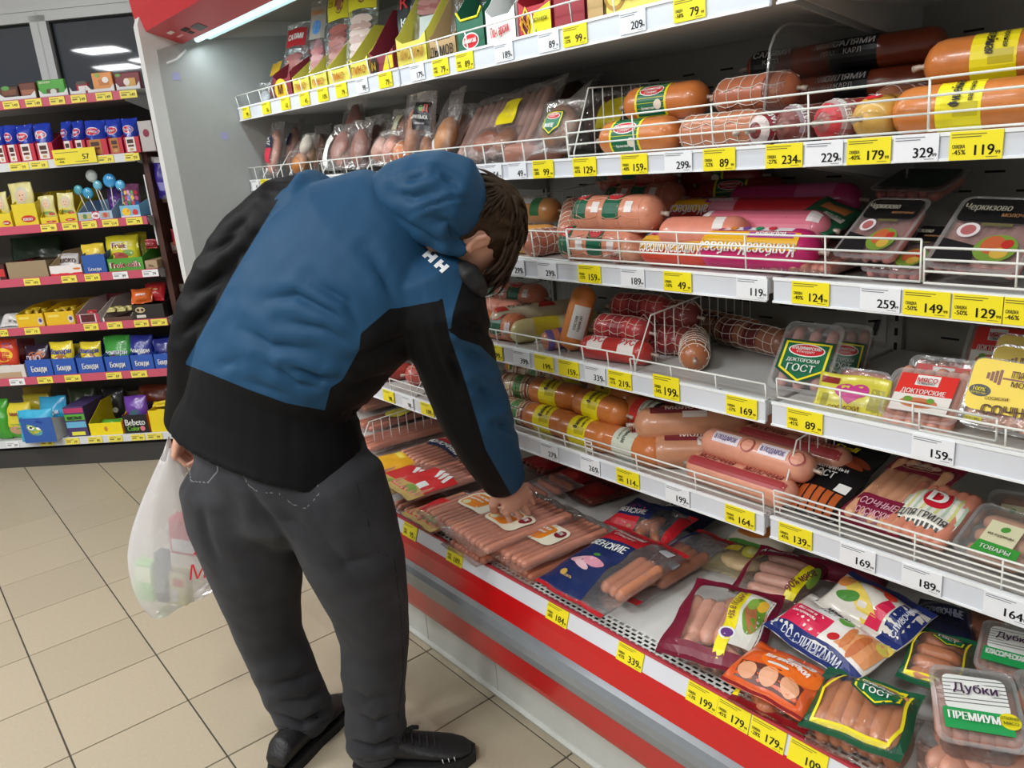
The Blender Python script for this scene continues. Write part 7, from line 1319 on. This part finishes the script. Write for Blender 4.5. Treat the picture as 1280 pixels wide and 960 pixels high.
for i,row in enumerate([[(4,24,'y','149'),(32,52,'y','149'),(62,81,'y','89'),(89,108,'y','149'),(120,140,'y','149'),(150,171,'y','149')],[(12,36,'y','59'),(38,60,'y','59'),(122,142,'y','79'),(156,174,'y','59')],[(51,71,'y','99'),(78,98,'y','99'),(102,121,'y','53'),(128,148,'y','114'),(158,178,'y','79')],[(30,50,'y','165'),(77,96,'y','99'),(106,125,'y','69'),(141,160,'w','89'),(178,198,'w','79')],[(0,10,'y','19'),(31,50,'y','19'),(105,123,'y','39'),(134,153,'y','59'),(168,186,'y','39'),(189,209,'y','29')],[(12,31,'w','85'),(47,66,'y','54'),(81,101,'y','54'),(133,152,'y','69'),(164,184,'y','69')],[(8,24,'w','59'),(50,67,'y','69'),(82,99,'y','29'),(110,128,'y','85'),(136,153,'y','69'),(164,181,'y','99'),(184,203,'y','99')]]):
    for k,t in enumerate(row): gtag(i,*t[:2],t[2],t[3],f'the {LVN[i]} sweets shelf, {ORD[k]} from the left')
z=GZ[1]+.045; a,b=gu(67,-.012,z),gu(120,-.012,z); o=MB().box((-(b-a)/2,-.001,-.035),((b-a)/2,.001,.035)).build('price_sign',M('f0df3a',.4,noise=.02),None,smooth=False); o.location=G((a+b)/2,-.013,z); o.rotation_euler=(0,0,GANG); tag(o,'large yellow price sign reading 57 on the second sweets shelf','price sign')
mb=MB(); S=FS(0,-.0013); w=b-a; txt(mb,S,'57',w*.26,-.004,.024,BLK,.1,off=.0005,bold=.0008); txt(mb,S,'СКИДКА',-w*.35,-.008,.008,'3a3a14',w*.25,off=.0005); txt(mb,S,'-44%',-w*.33,-.022,.010,'3a3a14',w*.25,off=.0005); decal(mb,S,rect(-w*.45,.018,w*.1,.021),M('8a8440',.5),.0004); decal(mb,S,rect(-w*.0,-.026,w*.3,-.023),M('8a8440',.5),.0004); mb.build('sign_print',None,o,smooth=False)
# narrow brown rack between the sweets shelving and the case
rk=empty('narrow_rack',G(1.222,.2,0),GANG); tag(rk,'narrow dark brown rack with small rounded shelves squeezed beside the case','rack'); brn=M('4a2a22',.45,noise=.12,nscale=20)
MB().box((-.155,-.14,0),(-.128,.20,1.60)).build('side_board',brn,rk,smooth=False); MB().box((-.115,.17,0),(.35,.20,1.60)).build('back_board',brn,rk,smooth=False)
MB().box((-.162,-.145,1.12),(-.156,-.02,1.46)).build('paper_sheet',M('dfe0e4',.6),rk,smooth=False)['label']='white paper sheet hanging on the side'
for k,z in enumerate((1.32,1.07,.86,.62,.36)):
    pts=[(-.115,.17),(-.115,-.10)]+[(-.115+.46*t,-.10-.05*math.sin(math.pi*t)) for t in (.15,.3,.5,.7,.85)]+[(.345,-.10),(.345,.17)]
    s=MB().prism([(x,y,z) for x,y in pts],(0,0,.015)).build('small_shelf',brn,rk,smooth=False)
    l=MB(); q=pts[1:-1]; l.prism([(x,y,z) for x,y in q]+[(x,y+.003,z) for x,y in reversed(q)],(0,0,.055)); l.build('clear_lip',FILM((225,220,210),.25,.3),s,smooth=False)
for k,(du,z,h,c,lb) in enumerate([(-.085,1.335,.20,'3a2c8c','purple pouch with white folded top, left of two on the narrow rack'),(.005,1.335,.19,'43389c','purple pouch with white folded top, right of two on the narrow rack'),(.0,1.085,.12,'d8d6d2','white carton on the second small shelf of the narrow rack'),(.06,.875,.10,'d2d0cc','white carton on the third small shelf of the narrow rack'),(-.06,1.085,.1,'9a2434','dark red pouch on the second small shelf of the narrow rack')]):
    c0=G(1.222+du,.10,z); u,v=GU,np.array([0,0,1.])
    pillow(lb,(c0+v*h/2+v*.004,u,v,.085,h),.05,M(c,.28,noise=.08,coat=.3),(lambda m,S,W,L:(dec(m,S,rect(-W*.5,L*.36,W*.5,L*.5),'e6e6ea'),dec(m,S,rect(-W*.3,-L*.3,W*.3,-L*.1),'8a88c8'))) if k<2 else (lambda m,S,W,L:dec(m,S,rect(-W*.3,-L*.4,W*.3,-L*.1),'c8b83a')),None,name='sweets_pouch',cat='pouch',seed=300+k)
# ================================================================== price tags on the case
def ptag(lv,px,val,col='y',disc=None,label='',h=.036,wd=None,up=0.):
    wd=wd or (.064 if col=='y' else .060); zb,zs=STRIP[lv]; z=(zb+zs)/2+up; x=X_at(px,YF-.004,z)
    o=MB().box((-wd/2,-.0006,-h/2),(wd/2,.0006,h/2)).build('price_tag',M('f2e11e' if col=='y' else 'e9ebef',.4,noise=.02),None,smooth=False); o.location=(x,YF-.0048,z)
    tagprint(o,val,col,disc,wd,h); tag(o,label,'price tag',f'price tags on shelf {lv}')
def tagprint(o,val,col,disc,wd,h):
    mb=MB(); S=plane_S((0,-.0007,0),(1,0,0),(0,0,1),(0,-1,0)); fine=M('6a6420' if col=='y' else '6a6e78',.5,noise=0)
    txt(mb,S,val,wd*.17,-h*.16,h*.36,'22220e' if col=='y' else BLK,wd*.44,off=.0004,bold=.0004); txt(mb,S,'99',wd*.42,-h*.26,h*.12,'22220e',wd*.1,off=.0004)
    for k in range(2): decal(mb,S,rect(-wd*.46,h*(.38-.09*k),wd*(.2-.1*k),h*(.41-.09*k)),fine,.0003)
    decal(mb,S,rect(wd*.2,-h*.42,wd*.42,-h*.40),fine,.0003)
    if disc: txt(mb,S,'СКИДКА',-wd*.32,-h*.02,h*.12,'2a2a10',wd*.24,off=.0004); txt(mb,S,disc,-wd*.31,-h*.22,h*.17,'2a2a10',wd*.26,off=.0004)
    mb.build('tag_print',None,o,smooth=False)
ORDS='first second third fourth fifth sixth seventh eighth ninth tenth eleventh twelfth thirteenth'.split()
NUM={1:'top',2:'second',3:'third',4:'fourth',5:'fifth'}
TAGS={1:[(308,'99','y'),(333,'56','y'),(357,'62','y'),(381,'45','y'),(404,'109','y'),(427,'79','y'),(453,'98','w'),(482,'79','y'),(522,'179','w'),(551,'79','y','-34%'),(581,'89','y','-29%'),(630,'189','w'),(686,'89','w'),(719,'99','y','-52%'),(791,'209','w'),(862,'79','y','-58%')],
2:[(320,'45','w'),(331,'89','y'),(348,'76','w'),(359,'58','w'),(440,'99','y'),(577,'53','y'),(617,'54','w'),(647,'49','w'),(679,'99','y','-28%'),(731,'129','y','-65%'),(793,'159','y','-48%'),(848,'299','w'),(899,'89','y','-52%'),(980,'234','y','-27%'),(1030,'229','w'),(1086,'179','y','-40%'),(1145,'329','w'),(1220,'119','y','-45%')],
3:[(645,'299','w'),(684,'299','w'),(737,'159','y','-52%'),(791,'189','w'),(847,'49','y','-50%'),(940,'119','w'),(1013,'124','y','-40%'),(1100,'259','w'),(1158,'149','y','-50%'),(1222,'129','y','-50%'),(1288,'99','y','-46%')],
4:[(618,'199','y'),(652,'399','w'),(680,'199','y'),(711,'159','y'),(744,'339','w'),(775,'219','y','-31%'),(833,'199','y','-34%'),(927,'169','y','-37%'),(1006,'89','y','-45%'),(1166,'159','w')],
5:[(457,'89','y'),(486,'98','y'),(510,'98','w'),(534,'109','y'),(557,'99','y'),(687,'279','w'),(738,'269','w'),(785,'114','y','-28%'),(847,'199','w'),(925,'164','y','-28%'),(994,'139','y','-45%'),(1072,'169','w'),(1152,'189','w'),(1258,'164','w')]}
for lv,L in TAGS.items():
    vals=[(t[1],t[2]) for t in L]
    for k,t in enumerate(L):
        c='yellow' if t[2]=='y' else 'white'; same=[j for j,q in enumerate(vals) if q==(t[1],t[2])]
        nth=[j for j,q in enumerate(vals) if q[1]==t[2]].index(k)
        lab=f'{ORDS[nth]} {c} price tag from the left on the {NUM[lv]} case shelf, reading {t[1]}'
        ptag(lv,t[0],t[1],t[2],t[3] if len(t)>3 else None,lab,up=.006 if (lv,t[0])==(4,833) else 0,h=.046 if (lv,t[0])==(4,833) else .036)
def dtag(px,val,disc,lab,wd=.064):
    th=math.atan2(.012,.036); z=.489; x=X_at(px,.9455,z); o=MB().box((-wd/2,-.0006,-.018),(wd/2,.0006,.018)).build('price_tag',M('f2e11e',.4,noise=.02),None,smooth=False); o.location=(x,.9442,z); o.rotation_euler=(-th,0,0)
    tagprint(o,val,'y',disc,wd,.036); tag(o,lab,'price tag','price tags on the deck rail')
dtag(513,'95','-30%','first yellow price tag from the left on the deck rail, reading 95'); dtag(569,'189','-35%','second yellow price tag from the left on the deck rail, reading 189'); dtag(697,'184','-28%','third yellow price tag from the left on the deck rail, reading 184'); dtag(788,'339','-43%','fourth yellow price tag from the left on the deck rail, reading 339')
for px,val,d,lab in [(878,'199','-13%','fifth yellow price tag from the left on the deck rail, reading 199'),(917,'179','-45%','sixth yellow price tag from the left on the deck rail, reading 179'),(960,'179','-28%','seventh yellow price tag from the left on the deck rail, reading 179'),(1010,'109',None,'eighth yellow price tag from the left on the deck rail, reading 109'),(1066,'129',None,'yellow price tag reading 129 beyond the right end of the view')][:4]: dtag(px,val,d,lab,.0635)
